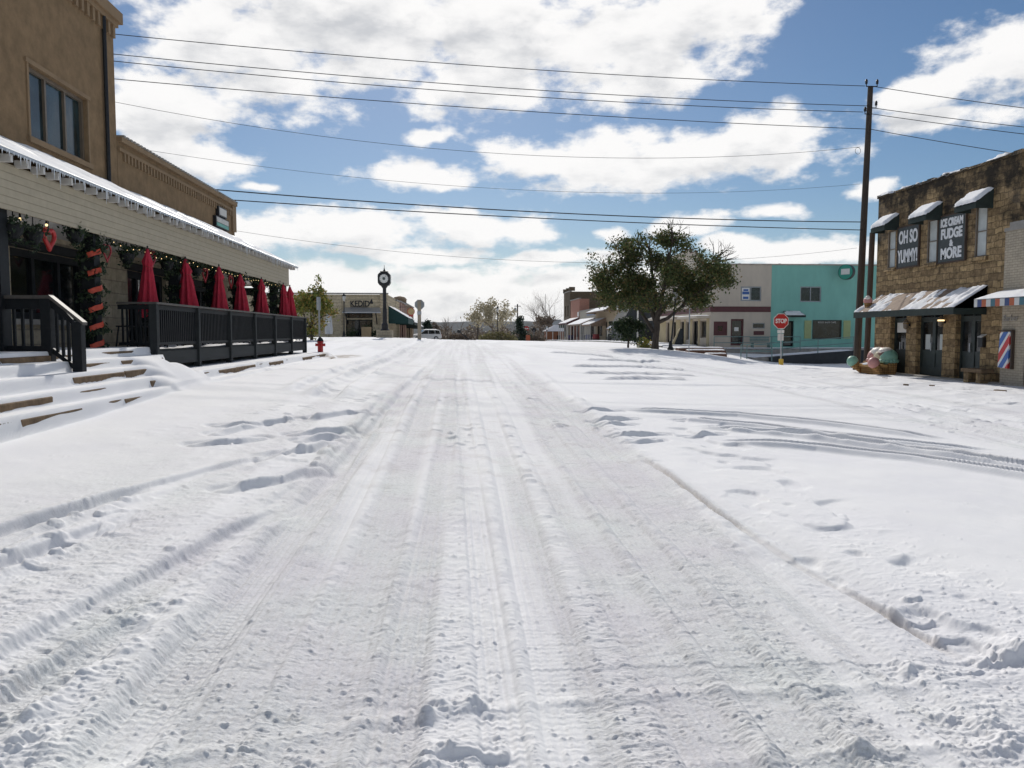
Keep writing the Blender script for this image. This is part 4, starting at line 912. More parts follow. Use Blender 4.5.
# hearts hung from the fascia
def heart(c, w, tube_r):
    pts = []
    for a in np.linspace(0, 2 * math.pi, 33):
        X_ = 16 * math.sin(a) ** 3; Z_ = 13 * math.cos(a) - 5 * math.cos(2 * a) - 2 * math.cos(3 * a) - math.cos(4 * a)
        pts.append((c[0], c[1] + w / 32 * X_, c[2] + w / 30 * Z_))
    return MB().tube(pts, tube_r, 7, False)
for i, (u, v, w, r) in enumerate([(49, 238, .33, .036), (107, 252, .33, .018), (152, 258, .36, .022), (205, 274, .38, .022), (231, 281, .38, .022)]):
    p = atx(u, v, -6.62); w *= 1.0
    t = thing('hanging_heart', ['thick solid red heart hung above the porch window', 'thin dark red heart outline just past the ribboned garland', 'thin red heart outline beside the first red umbrella', 'thin dark heart outline by the third red umbrella', 'thin dark heart outline by the fourth red umbrella'][i], 'heart decoration', p, 'hearts hung under the porch')
    heart(p, w, r).build('heart', REDP if i == 0 else DARKRED, t, smooth=True)
    MB().tube([p + Vector((0, 0, w * .2)), (p.x, p.y, 3.4)], .006, 5).build('cord', IRON, t)
for i, (u, v) in enumerate([(20, 219), (46.5, 225)]):
    p = atx(u, v, -6.6); t = thing('hanging_bulb', ['warm lit bulb hanging by the black corner column', 'warm lit bulb hanging above the thick red heart'][i], 'lamp', p, 'bulbs under the porch')
    MB().ball(p, .022, 8, 6).build('bulb', BULB, t); MB().tube([p + Vector((0, 0, .02)), (p.x, p.y, 3.42)], [.02, .01], 6).build('holder', IRON, t)
# dark board under the far end of the porch
t = thing('porch_board', 'long dark board hung under the far end of the porch', 'sign', (-8.6, 30.0, 3.0))
MB().box(-9.4, -7.4, 29.95, 30.0, 3.02, 3.3).build('board', BLACKWOOD, t)
text('lettering', 'EXIT', OFFWHITE, t, (-8.4, 29.94, 3.16), (1, 0), .0001) if False else None
# fire hydrant
p = Vector((-5.5, 31.0, gz(-5.5, 31) + .10)); t = thing('fire_hydrant', 'red fire hydrant with dark cap in the snow at the deck end', 'hydrant', p)
MB().lathe([(.16, -.1), (.16, .05), (.105, .06), (.105, .46), (.135, .47), (.135, .51), (.11, .52)], p, 18).build('barrel', REDP, t, smooth=False)
MB().lathe([(.125, .52), (.115, .58), (.07, .65), (.035, .67), (.035, .71), (.01, .72)], p, 16).build('bonnet', BLACKWOOD, t)
for d in ((1, 0), (-1, 0), (0, -1)): MB().tube([p + Vector((d[0] * .08, d[1] * .08, .38)), p + Vector((d[0] * .19, d[1] * .19, .38))], .06 if d[1] == 0 else .075, 10).build('nozzle', REDP, t)
# street sign seen edge-on near the hydrant
q = at(319.5, 340, 31.5); q.z = gz(q.x, q.y); t = thing('parking_sign', 'narrow grey parking sign turned nearly edge on, on a post by the hydrant', 'sign', q)
top = at(319.5, 297, 31.5).z
MB().tube([q - Vector((0, 0, .2)), (q.x, q.y, top)], .035, 8).build('post', GREYPAINT, t)
a = R_(76); MB().hexa([(q.x - .18 * math.cos(a), q.y - .06 - .18 * math.sin(a), top - .52), (q.x + .18 * math.cos(a), q.y - .06 + .18 * math.sin(a), top - .52), (q.x + .18 * math.cos(a) - .01, q.y - .05 + .18 * math.sin(a), top - .52), (q.x - .18 * math.cos(a) - .01, q.y - .05 - .18 * math.sin(a), top - .52),
  (q.x - .18 * math.cos(a), q.y - .06 - .18 * math.sin(a), top), (q.x + .18 * math.cos(a), q.y - .06 + .18 * math.sin(a), top), (q.x + .18 * math.cos(a) - .01, q.y - .05 + .18 * math.sin(a), top), (q.x - .18 * math.cos(a) - .01, q.y - .05 - .18 * math.sin(a), top)]).build('sign_plate', STEEL, t)
# ------------------------------------------------------------------ ice cream shop (street wall at X = 17, s = -Y so that s runs to the viewer's right)
XI = 17.0
FI = Frame(XI, 0, (0, -1), (-1, 0))
def Y2(a, b): return (-max(a, b), -min(a, b))
shop = thing('ice_cream_shop', 'two storey brown stone shop with snowy awnings and chalk white sign boards', 'building', (XI, 27, 0))
zt = 7.03
wins = [(29.4, 29.95, 4.15, 5.62), (26.75, 27.35, 4.12, 5.68), (24.13, 24.72, 4.08, 5.75)]
doors = [(28.5, 29.6, .06, 2.75), (26.25, 27.85, .06, 2.75), (24.25, 25.55, .06, 2.75)]
m = MB(); wall_holes(m, FI, -30.75, -22.7, -.6, zt, [(*Y2(a, b), c, d) for a, b, c, d in wins + doors], .35)
m.poly([(XI + .35, 22.7, -.6), (XI + 14, 22.7, -.6), (XI + 14, 22.7, zt), (XI + .35, 22.7, zt)], [(0, 1, 2, 3)])
m.poly([(XI + .35, 30.75, -.6), (XI + 14, 30.75, -.6), (XI + 14, 30.75, zt), (XI + .35, 30.75, zt)], [(0, 1, 2, 3)])
m.poly([(XI + .35, 22.7, zt - .4), (XI + 14, 22.7, zt - .4), (XI + 14, 30.75, zt - .4), (XI + .35, 30.75, zt - .4)], [(0, 1, 2, 3)])
m.poly([(XI + 14, 22.7, -.6), (XI + 14, 30.75, -.6), (XI + 14, 30.75, zt), (XI + 14, 22.7, zt)], [(0, 1, 2, 3)])
m.build('wall', RUBBLE, shop)
rng = random.Random(8); m = MB(); y = 22.66
while y < 30.7:
    l = rng.uniform(.3, .6); m.box(XI - .05, XI + .42, y, min(y + l, 30.8) - .01, zt, zt + rng.uniform(.05, .13)); y += l
m.build('coping', RUBBLE, shop)
snow_patch((XI - .06, 23.2, zt + .085), (XI - .06, 30.82, zt + .085), (XI + .45, 30.82, zt + .12), (XI + .45, 23.2, zt + .12), 150, 10, .10, .42, 'coping_snow', shop, 4, None, (16, 1.5), .03)
for a, b, c, d in wins:
    s0, s1 = Y2(a, b)
    w = window(FI, shop, s0, s1, c, d, BRONZE, BLIND, -.07, 1, 2, .05)
    m = MB(); m.fbox(FI, s0 - .1, s1 + .1, c - .12, c - .001, -.1, .10); m.build('window_sill', RUBBLE, shop)
# small window awnings with snow
def awning(fr, root, s0, s1, zw, zf, out, mat, val=.14, name='awning'):
    m = MB(); P = fr.p
    m.poly([P(s0, zw, .01), P(s1, zw, .01), P(s1, zf, out), P(s0, zf, out), P(s0, zf - val, out), P(s1, zf - val, out), P(s0, zf - val, .01), P(s1, zf - val, .01)],
           [(0, 1, 2, 3), (3, 2, 5, 4), (0, 3, 4, 6), (1, 7, 5, 2)])
    return m.build(name, mat, root)
for a, b in [(29.2, 30.2), (26.5, 27.6), (23.88, 24.95)]:
    s0, s1 = Y2(a, b); aw = awning(FI, shop, s0, s1, 6.2, 5.74, .6, CANVAS_D, .17)
    snow_patch(FI.p(s0 - .02, 6.22, .0), FI.p(s1 + .02, 6.22, .0), FI.p(s1 + .02, 5.77, .62), FI.p(s0 - .02, 5.77, .62), 20, 14, .11, .12, 'awning_snow', aw, int(a), None, (2, 2), .10)
# large entrance awning, half bare
aw = awning(FI, shop, -30.35, -24.0, 3.12, 2.42, 1.1, CANVAS_T, .02)
m = MB(); m.fbox(FI, -30.35, -24.0, 2.20, 2.43, 1.10, 1.13); m.poly([FI.p(-24.0, 2.2, .01), FI.p(-24.0, 2.2, 1.1), FI.p(-24.0, 2.42, 1.1), FI.p(-24.0, 3.12, .01), FI.p(-24.03, 2.2, .01), FI.p(-24.03, 2.2, 1.1), FI.p(-24.03, 2.42, 1.1), FI.p(-24.03, 3.12, .01)], [(0, 1, 2, 3), (4, 5, 6, 7)])
m.build('valance', CANVAS_D, aw)
snow_patch(FI.p(-30.36, 3.14, .0), FI.p(-23.98, 3.14, .0), FI.p(-23.98, 2.44, 1.12), FI.p(-30.36, 2.44, 1.12), 150, 30, .055, .46, 'awning_snow', aw, 21, None, (15, 1.6), .015)
# doors
for k, (a, b, c, d) in enumerate(doors):
    s0, s1 = Y2(a, b)
    w = window(FI, shop, s0, s1, 2.12, d, DARKMETAL, GLASS, -.25, 2, 1, .06, 'transom')
    n = 2 if k else 1
    m = MB(); m.fbox(FI, s0, s1, c, c + .30, -.25, -.19); m.fbox(FI, s0, s0 + .09, c + .3, 2.12, -.25, -.18); m.fbox(FI, s1 - .09, s1, c + .3, 2.12, -.25, -.18); m.fbox(FI, s0 + .09, s1 - .09, 2.0, 2.12, -.25, -.19)
    if n == 2: cc = (s0 + s1) / 2; m.fbox(FI, cc - .09, cc + .09, c + .3, 2.0, -.25, -.19)
    m.fbox(FI, s0 + .09, s1 - .09, .85, .98, -.25, -.20); m.fbox(FI, s0 + .09, s1 - .09, c + .3, .85, -.25, -.215)
    dr = m.build('door', DARKMETAL, shop)
    MB().fbox(FI, s0 + .08, s1 - .08, .9, 2.05, -.26, -.23).build('pane', GLASS, dr)
    MB().fbox(FI, (s0 + s1) / 2 - .12, (s0 + s1) / 2 - .08, .95, 1.25, -.19, -.14).build('handle', STEEL, dr)
m = MB(); m.fbox(FI, -29.4, -28.75, 1.62, 2.0, -.19, -.17); o = m.build('door_notice', OFFWHITE, shop)
m = MB()
for s in (-27.45, -26.6): m.fbox(FI, s - .14, s + .14, 1.0, 1.55, -.225, -.218)
m.build('door_curtain', BLIND, shop)
m = MB(); m.fbox(FI, -30.75, -22.7, -.3, .055, .0, .35); m.build('threshold_step', CONC, shop)
# sign boards
def board(name, lab, s0, s1, z0, z1, lines):
    t = thing(name, lab, 'sign', FI.p((s0 + s1) / 2, z0, .02), 'chalk lettered boards on the ice cream shop')
    m = MB(); m.fbox(FI, s0, s1, z0, z1, .01, .06); m.build('board', SLATE, t)
    m = MB(); f = .05; m.fbox(FI, s0 - f, s1 + f, z0 - f, z0, .01, .08); m.fbox(FI, s0 - f, s1 + f, z1, z1 + f, .01, .08); m.fbox(FI, s0 - f, s0, z0, z1, .01, .08); m.fbox(FI, s1, s1 + f, z0, z1, .01, .08); m.build('frame', TIMBER2, t)
    for tx, z, size, sx in lines: text('lettering', tx, CHALK, t, FI.p((s0 + s1) / 2, z, .066), (0, -1), size, .006, .022, sx)
board('sign_board', 'dark board lettered OH SO YUMMY! on the brown stone shop', -29.15, -27.8, 4.12, 5.62, [('OH SO', 5.22, .66, .60), ('YUMMY!', 4.50, .66, .52)])
board('sign_board', 'dark board lettered ICE CREAM FUDGE & MORE on the brown stone shop', -26.6, -25.15, 4.08, 5.66, [('ICE CREAM', 5.42, .36, .68), ('FUDGE', 5.03, .46, .80), ('&', 4.70, .28, .9), ('MORE', 4.35, .50, .84)])
# wall lanterns
for i, (u, v) in enumerate([(906, 325), (941, 322)]):
    p = atx(u, v, XI - .16); t = thing('wall_lantern', ['unlit brass lantern between the narrow door and the double door', 'lit warm lantern between the two double doors'][i], 'lantern', p, 'lanterns under the shop awning')
    MB().lathe([(.02, -.17), (.07, -.14), (.09, -.12), (.11, .10), (.12, .11), (.05, .19), (.015, .23)], p, 8).build('cage', BRONZE, t)
    MB().lathe([(.085, -.10), (.104, .08), (.09, .085)], p, 8).build('glass', BULB if i else mk('amber_glass', (.16, .10, .04), .2), t).scale = (1.05, 1.05, 1)
    MB().fbox(FI, -p.y - .03, -p.y + .03, p.z - .05, p.z + .05, .001, .12).build('bracket', IRON, t)
p = atx(982.5, 341, XI - .05); t = thing('mailbox', 'small dark wall mailbox with a pale lid by the last double door', 'mailbox', p)
MB().box(p.x - .08, p.x + .05, p.y - .11, p.y + .11, p.z - .2, p.z + .12).build('box', IRON, t, bevel=.01); MB().prism([(p.x - .1, p.y - .12, p.z + .12), (p.x - .1, p.y + .12, p.z + .12), (p.x + .05, p.y + .12, p.z + .2), (p.x + .05, p.y - .12, p.z + .2)], (0, 0, .02)).build('lid', OFFWHITE, t)
# barrel planter / stone bench by the wall
p = Vector((16.55, 23.75, gz(16.5, 23.7))); t = thing('stone_bench', 'low dark stone bench with a pale top against the shop wall', 'bench', p)
m = MB(); m.box(p.x - .2, p.x + .25, p.y - .5, p.y + .5, p.z + .34, p.z + .46); m.build('seat', STEPSTONE, t, bevel=.02)
for dy in (-.3, .3): MB().box(p.x - .15, p.x + .2, p.y + dy - .12, p.y + dy + .12, p.z - .1, p.z + .34).build('support', RUBBLE, t, bevel=.02)

# white brick barber shop
FB = Frame(16.72, 0, (0, -1), (-1, 0))
bb = thing('barber_shop', 'white painted brick single storey shop with a striped awning and barber pole', 'building', (16.72, 20, 0))
m = MB(); wall_holes(m, FB, -22.9, -9, -.5, 4.7, [(-21.9, -20.7, .06, 2.3), (-20, -16, .8, 2.3)], .3);
m.poly([FB.p(-22.9, 4.7, 0), FB.p(-9, 4.7, 0), FB.p(-9, 4.7, -12), FB.p(-22.9, 4.7, -12)], [(0, 1, 2, 3)]); m.poly([FB.p(-9, -.5, 0), FB.p(-9, 4.7, 0), FB.p(-9, 4.7, -12), FB.p(-9, -.5, -12)], [(0, 1, 2, 3)])
m.build('wall', WBRICK, bb)
m = MB(); m.fbox(FB, -22.92, -9, 4.7, 4.8, -.35, .03); m.fbox(FB, -22.7, -22.1, 4.8, 4.95, -.3, .02); m.build('coping', CONC, bb)
window(FB, bb, -21.9, -20.7, .06, 2.3, BLACKWOOD, GLASS, -.2, 1, 1, .12, 'door'); window(FB, bb, -20, -16, .8, 2.3, BLACKWOOD, GLASS, -.2, 3, 1, .07)
AWS = stripes('barber_awning_stripes', [(.45, .12, .05), (.6, .6, .58), (.06, .16, .20), (.45, .12, .06), (.6, .6, .58), (.05, .08, .2)], 1.2)
m = MB(); m.poly([FB.p(-23.15, 2.86, .01), FB.p(-16, 2.86, .01), FB.p(-16, 2.62, .75), FB.p(-23.15, 2.62, .75), FB.p(-23.15, 2.4, .75), FB.p(-16, 2.4, .75)], [(0, 1, 2, 3), (3, 2, 5, 4)]); aw = m.build('awning', AWS, bb)
snow_patch(FB.p(-23.15, 2.88, 0), FB.p(-16, 2.88, 0), FB.p(-16, 2.64, .77), FB.p(-23.15, 2.64, .77), 60, 10, .05, .1, 'awning_snow', aw, 31)
text('lettering', 'Barber', CONC, bb, FB.p(-22.5, 2.05, .02), (0, -1), .27, .008, .0, .85)
p = atx(1003, 352, 16.6); t = thing('barber_pole', 'large red white and blue striped barber pole sign on white brick', 'sign', p)
BP = stripes('barber_stripes', [(.55, .04, .04), (.55, .04, .04), (.72, .72, .70), (.05, .14, .42), (.05, .14, .42), (.72, .72, .70)], .62, 'x', .4, -.75)
m = MB(); m.hexa([FB.p(-22.85, .55, .05), FB.p(-22.42, .52, .05), FB.p(-22.42, .52, .12), FB.p(-22.85, .55, .12), FB.p(-22.8, 1.62, .05), FB.p(-22.37, 1.64, .05), FB.p(-22.37, 1.64, .12), FB.p(-22.8, 1.62, .12)]); m.build('striped_panel', BP, t)
m = MB(); m.fbox(FB, -22.36, -22.30, .5, 1.66, .001, .09); m.fbox(FB, -22.86, -22.30, 1.665, 1.69, .001, .14); m.build('frame', TIMBER2, t)

# ice cream bench
bp = at(876, 374, 29.0); bz = gz(bp.x, 29.0); c0 = Vector((16.42, 29.3, bz))
WAF = masonry('waffle_cone', (.42, .25, .10), (.38, .22, .085), (.20, .11, .04), .09, .09, .012, bump=.02, var=.25, offset=0)
PINK = mk('strawberry_paint', (.50, .24, .22), .5, .12, 6, .01, 12); VAN = mk('vanilla_paint', (.62, .54, .36), .5, .1, 6, .01, 12); MINT = mk('mint_paint', (.20, .40, .31), .5, .12, 6, .01, 12); CHOC = mk('chocolate_paint', (.16, .075, .05), .4, .2, 6); CREAMW = mk('whipped_cream_paint', (.68, .64, .58), .5, .1, 8, .01, 10); SEATW = mk('tan_bench_seat', (.50, .29, .10), .5, .15, 6)
t = thing('ice_cream_bench', 'giant ice cream sundae bench with pink, vanilla and mint scoops and cone arms', 'bench', c0)
def local(x, y, z): return c0 + Vector((x, y, z)) * .76       # bench runs along Y, faces the street (-X)
m = MB(); m.prism([local(-.62, -.95, .36), local(-.05, -.95, .36), local(-.05, .95, .36), local(-.62, .95, .36)], (0, 0, .12)); m.build('seat', SEATW, t, bevel=.04)
m = MB(); m.prism([local(-.5, -.85, -.1), local(0, -.85, -.1), local(0, .85, -.1), local(-.5, .85, -.1)], (0, 0, .46)); m.build('base', WAF, t)
m = MB(); m.prism([local(0, -1.0, -.1), local(.35, -1.0, -.1), local(.42, -1.0, .62), local(-.02, -1.0, .62)], (0, 2.0, 0)); m.build('waffle_basket', WAF, t, bevel=.05)
rg = random.Random(2)
def scoop(c, r, mat, nm):
    m = MB(); m.ball(c, r, 20, 12, .035, (1, 1, .95), rg)
    for k in range(14): a = k * .449; m.ball((c[0] + r * .88 * math.cos(a), c[1] + r * .88 * math.sin(a), c[2] - r * .45), r * .26, 8, 5, .05)
    return m.build(nm, mat, t, smooth=True)
for y, mt in ((.62, PINK), (0, VAN), (-.62, MINT)): scoop(local(.16, y, .88), .32, mt, 'scoop')
for y, sc in ((.28, 1), (-.36, 1)):
    m = MB(); m.ball(local(.12, y, 1.16), .29, 18, 10, .04, (.9, 1.2, .6), rg); m.build('whipped_cream', CREAMW, t, smooth=True)
m = MB(); m.ball(local(.1, -.42, 1.06), .30, 16, 8, .05, (.9, 1.15, .45), rg); m.build('chocolate_sauce', CHOC, t, smooth=True)
MB().ball(local(.14, -.02, 1.26), .10, 12, 8).build('cherry', REDP, t, smooth=True)
for sy, mt in ((1.0, MINT), (-.95, PINK)):
    m = MB(); m.tube([local(-.35, sy * 1.0, -.02), local(-.55, sy * 1.02, .25), local(-.78, sy * 1.06, .50)], [.05, .12, .19], 14); cn = m.build('cone_arm', WAF, t, smooth=False)
    m = MB(); m.ball(local(-.86, sy * 1.08, .62), .22, 16, 10, .03, rng=rg); m.build('scoop', mt, cn, smooth=True)
m = MB(); m.ball(local(-.38, .3, .50), .22, 14, 8, .05, (1, 1.4, .3), rg); m.build('seat_snow', SNOW, t, smooth=True)
# ice cream cone prop on the awning's far end
p = atx(868, 301, 16.3); t = thing('cone_sign', 'pink ice cream scoop on a cone projecting by the shop awning end', 'sign', p)
MB().ball(p, .17, 16, 10, .04).build('scoop', PINK, t, smooth=True); MB().ball(p + Vector((-.04, -.06, .11)), .10, 12, 8, .05).build('swirl', CREAMW, t, smooth=True)
MB().lathe([(.02, -.6), (.15, -.1), (.15, -.08)], p, 12).build('cone', WAF, t); MB().tube([p + Vector((0, 0, -.1)), (17.0, p.y, p.z - .1)], .025, 6).build('bracket', IRON, t)

# utility pole, wires
pb, ptp = at(857, 358, 33), at(870.5, 87, 33)
pl = thing('utility_pole', 'tall weathered timber utility pole beside the brown stone shop', 'utility pole', (pb.x, pb.y, gz(pb.x, 33)))
d_ = (ptp - pb).normalized(); m = MB(); m.tube([pb - d_ * 1.0, pb.lerp(ptp, .33), pb.lerp(ptp, .66), ptp], [.155, .148, .132, .11], 14); m.build('shaft', TIMBER, pl)
def onpole(v): t_ = (v - 358) / (87 - 358); return pb.lerp(ptp, t_)
ins = []
for (v, sx) in [(86, -1), (86, 1), (107, 1), (113, -1)]:
    q = onpole(v); x = q.x + sx * .24; m = MB(); m.tube([(q.x, q.y - .1, q.z - .05), (x, q.y - .1, q.z - .05), (x, q.y - .1, q.z + .1)], .025, 6); m.lathe([(.03, .1), (.055, .12), (.05, .2), (.06, .22), (.03, .3)], (x, q.y - .1, q.z - .05), 10); m.build('insulator', IRON, pl)
q = atx(871, 338, 17.0); z0 = -.3
p2 = thing('timber_post', 'shorter brown timber post at the corner of the brown stone shop', 'post', (16.9, 31.2, z0))
m = MB(); m.tube([(16.95, 31.25, z0), (17.05, 31.25, atx(874, 232, 17.0).z)], [.12, .11], 10); m.build('shaft', TIMBER2, p2)
m = MB(); m.tube([(17.05, 31.25, 6.0), (17.25, 31.2, 6.15), (17.4, 31.1, 6.0)], .03, 6); m.build('conduit', IRON, p2)
def sag(a, b, s, n=22, t0=0.0):
    a, b = Vector(a), Vector(b); T = [t0 + (1 - t0) * i / n for i in range(n + 1)]
    return [a + (b - a) * t - Vector((0, 0, 4 * s * t * (1 - t))) for t in T]
WIRE = mk('black_cable', (0.02, 0.02, 0.022), .6, .2, 3)
def wire(lab, uvl, uvr, Yl, rad, sg_, ext=True, uvm=None):
    a, b = at(*uvl, Yl), at(*uvr, 32.9)
    m = MB(); m.tube(sag(a, b, sg_, 40, -.9 if ext else 0), rad, 6, False); o = m.build('overhead_wire', WIRE); tag(o, lab, 'wire', 'overhead wires across the street'); return o
wire('topmost overhead wire, crossing from the pole top over the street', (113, 34), (865, 86), 29.3, .014, .25)
wire('second overhead wire below the pole top, upper of a close pair', (113, 54), (871, 106), 29.3, .014, .27)
wire('third overhead wire, lower of the close pair near the pole top', (113, 61), (863, 112), 29.3, .014, .28)
wire('fourth overhead wire, reaching the pole below the insulators', (115, 79), (866, 129), 29.3, .014, .19)
wire('thin twisted wire ending in a loop short of the pole', (115, 102), (860, 147), 29.3, .008, 1.1)
wire('thin faint wire meeting the pole a third of the way down', (235, 163), (860, 184), 28.3, .006, .68)
wire('thick dark cable, upper of the low pair crossing the street', (220, 190), (862, 222), 28.3, .021, .24)
wire('thick dark cable, lower of the low pair crossing the street', (232, 200), (862, 230), 28.3, .019, .14)
wire('lowest faint wire sagging above the street clock', (231, 230), (857, 248), 29.5, .006, .9)
def wire_r(lab, v0, uv1):
    a = onpole(v0); b = at(*uv1, 30.5); b = b + (b - a) * 1.2; m = MB(); m.tube(sag(a, b, .12), .014, 6, False); tag(m.build('overhead_wire', WIRE), lab, 'wire', 'overhead wires past the ice cream shop')
wire_r('topmost wire running from the pole over the brown stone shop', 86, (1024, 105))
wire_r('second wire from the pole over the brown stone shop', 107, (1024, 124))
wire_r('third wire from the pole over the brown stone shop', 113, (1024, 131))
wire_r('lowest wire from the pole, passing just above the shop parapet', 128, (1005, 149))
q = at(858, 148, 32.9); tag(MB().tube([q + Vector((.12 * math.cos(a), 0, -.12 + .14 * math.sin(a))) for a in np.linspace(0, 6.28, 16)], .009, 5).build('wire_loop', WIRE), 'small loop of spare cable hanging beside the pole', 'cable')

# stop sign
q = at(781, 365.5, 37); q.z = gz(q.x, q.y); c = at(781, 321.2, 37)
st = thing('stop_sign', 'red octagonal STOP sign with a yellow base sleeve facing down the street', 'stop sign', q)
MB().tube([q - Vector((0, 0, .3)), (c.x, c.y + .03, c.z + .35)], .032, 8).build('post', STEEL, st)
MB().lathe([(.11, -.1), (.11, .28), (.10, .30), (.04, .31)], q, 10).build('base_sleeve', YELLOWP, st)
MB().disc((c.x, c.y, c.z), .405, (0, -1, 0), .006, 8, .5).build('border', WHITEP, st)
MB().disc((c.x, c.y - .006, c.z), .375, (0, -1, 0), .006, 8, .5).build('sign_face', REDP, st)
text('lettering', 'STOP', WHITEP, st, (c.x, c.y - .016, c.z), (1, 0), .29, .004, .010, .80)
MB().box(c.x - .17, c.x + .17, c.y - .004, c.y + .002, c.z - .58, c.z - .43).build('plate', WHITEP, st); MB().box(c.x - .15, c.x + .15, c.y - .005, c.y + .002, c.z - .95, c.z - .62).build('small_notice', OFFWHITE, st)

# ------------------------------------------------------------------ cream and teal building (faces the viewer at Y = 60)
YT = 60.0
FT = Frame(0, YT, (1, 0), (0, -1)); x0, xm, x1 = 19.73, 24.6, 33.6
tz = .42; ztop = 6.95
tb_ = thing('teal_building', 'teal painted two storey shop with yellow shuttered window and round projecting sign', 'building', (xm, YT, tz))
def TX(u, v): return at(u, v, YT)
def rectT(u0, u1, v0, v1): a, b = TX(u0, v1), TX(u1, v0); return (a.x, b.x, a.z, b.z)
r1 = rectT(800, 821.5, 286.5, 302); r2 = rectT(812, 842, 320, 339); r3 = rectT(783, 794, 321, 346.5)
m = MB(); wall_holes(m, FT, xm + .01, x1, tz - 1.2, ztop, [r1, r2, r3], .25)
m.poly([(x1, YT + .25, tz - 1), (x1, YT + 14, tz - 1), (x1, YT + 14, ztop), (x1, YT + .25, ztop)], [(0, 1, 2, 3)]); m.poly([(xm, YT + .25, ztop - .2), (x1, YT + .25, ztop - .2), (x1, YT + 14, ztop - .2), (xm, YT + 14, ztop - .2)], [(0, 1, 2, 3)])
m.build('wall', TEAL, tb_)
window(FT, tb_, *r1, GREYPAINT, GLASS, -.12, 2, 1, .09); w = window(FT, tb_, *r2, DARKMETAL, GLASS, -.12, 1, 1, .09)
text('lettering', 'ROCK SHOP CAFE', OFFWHITE, w, ((r2[0] + r2[1]) / 2, YT + .05, r2[3] - .2), (1, 0), .18, .004)
window(FT, tb_, *r3, BLACKWOOD, GLASS, -.2, 1, 1, .12, 'door')
SHUT = mk('pale_yellow_shutter', (.36, .42, .20), .7, .08, 4)
for u0, u1 in ((804, 811.3), (843, 850.5)): a = rectT(u0, u1, 320.5, 338.5); MB().fbox(FT, *a, .002, .05).build('shutter', SHUT, tb_)
a = rectT(781, 801, 311, 317.5); m = MB(); P = FT.p
m.poly([P(a[0] + .15, a[3], .01), P(a[1] - .15, a[3], .01), P(a[1], a[2] + .15, .9), P(a[0], a[2] + .15, .9), P(a[0], a[2], .9), P(a[1], a[2], .9)], [(0, 1, 2, 3), (3, 2, 5, 4), (0, 3, 4), (1, 5, 2)]); aw = m.build('door_awning', CANVAS_D, tb_)
snow_patch(P(a[0] + .15, a[3] + .02, .02), P(a[1] - .15, a[3] + .02, .02), P(a[1] - .05, a[2] + .17, .88), P(a[0] + .05, a[2] + .17, .88), 20, 10, .05, .5, 'awning_snow', aw, 41)
m = MB(); m.fbox(FT, x0 - .05, x1 + .1, ztop, ztop + .10, -.4, .08); m.build('parapet_cap', mk('rusty_white_cap', (.40, .34, .29), .7, .3, 3), tb_)
for i, (u, w_) in enumerate([(739.5, .5), (779.5, .5), (819.5, .5), (869, .5)]):
    p = at(u, 264, YT + 3); t = thing('roof_vent', ['round metal roof vent over the cream wall', 'round metal roof vent just past the cream and teal join', 'round metal roof vent above the teal wall near the round sign', 'round metal roof vent beyond the utility pole'][i], 'roof vent', (p.x, p.y, ztop - .2), 'roof vents on the teal and cream building')
    MB().lathe([(.12, 0), (.12, .36), (.13, .36)], (p.x, p.y, ztop - .2), 12).build('pipe', STEEL, t); MB().lathe([(.26, .34), (.30, .42), (.24, .54), (.08, .6)], (p.x, p.y, ztop - .2), 14).build('cap', CANVAS_B, t)
# round projecting sign
c = at(846.5, 272, YT - .9); t = thing('round_sign', 'round teal and black projecting sign high on the teal wall', 'sign', c)
nd = Vector((-.78, -.62, 0)); MB().disc(c - nd * .22, .60, nd, .40, 28).build('drum', IRON, t); MB().disc(c + nd * .181, .565, nd, .012, 28).build('face', mk('green_sign_face', (.03, .30, .22), .5, .1, 3), t)
sxv = nd.cross(Vector((0, 0, 1))).normalized() * -1; cc = c + nd * .2
m = MB(); m.hexa([tuple(cc + sxv * a_ + Vector((0, 0, z_)) + nd * e_) for z_ in (-.2, .24) for a_, e_ in ((-.34, 0), (.34, 0), (.34, .012), (-.34, .012))]); m.build('white_panel', WHITEP, t)
MB().tube([c, (c.x + .1, YT, c.z)], .04, 8).build('bracket', IRON, t)

# cream building
FC = Frame(x0, 0, (0, -1), (-1, 0))
cb = thing('cream_building', 'cream two storey corner building with a dark red band and stepped parapet', 'building', (x0, YT, tz))
w1 = rectT(740.5, 761.5, 286.5, 301); w2 = rectT(713.5, 727.5, 321.5, 335.5); w3 = rectT(730.5, 744, 319, 345.5); w4 = rectT(752.5, 765, 323, 328.5)
m = MB(); wall_holes(m, FT, x0, xm, tz - .6, ztop, [w1, w2, w3, w4], .25)
m.poly([(x0, YT + .25, ztop - .2), (xm, YT + .25, ztop - .2), (xm, YT + 16, ztop - .2), (x0, YT + 16, ztop - .2)], [(0, 1, 2, 3)])
fr_y = [(-64.6, -63.2, .55, 2.6), (-62.6, -61.0, 1.2, 2.6), (-68.2, -67.2, .55, 2.6), (-66.6, -65.6, 1.0, 2.55), (-70.8, -69.8, 1.0, 2.6), (-73, -72, .55, 2.6)]
wall_holes(m, FC, -76, -60.251, tz - .6, 6.95, fr_y, .25)
for i, (a_, b_, z_) in enumerate([(-76, -62.0, 7.5), (-76, -63.2, 8.0), (-76, -64.4, 8.4), (-74, -65.8, 8.75)]): m.fbox(FC, a_, b_, [6.95, 7.5, 8.0, 8.4][i], z_, -.25 - .001 * i, 0 - .001 * i)
m.poly([(x0, YT + 16, 0), (x0 + 14, YT + 16, 0), (x0 + 14, YT + 16, ztop), (x0, YT + 16, ztop)], [(0, 1, 2, 3)])
m.build('wall', CREAM, cb)
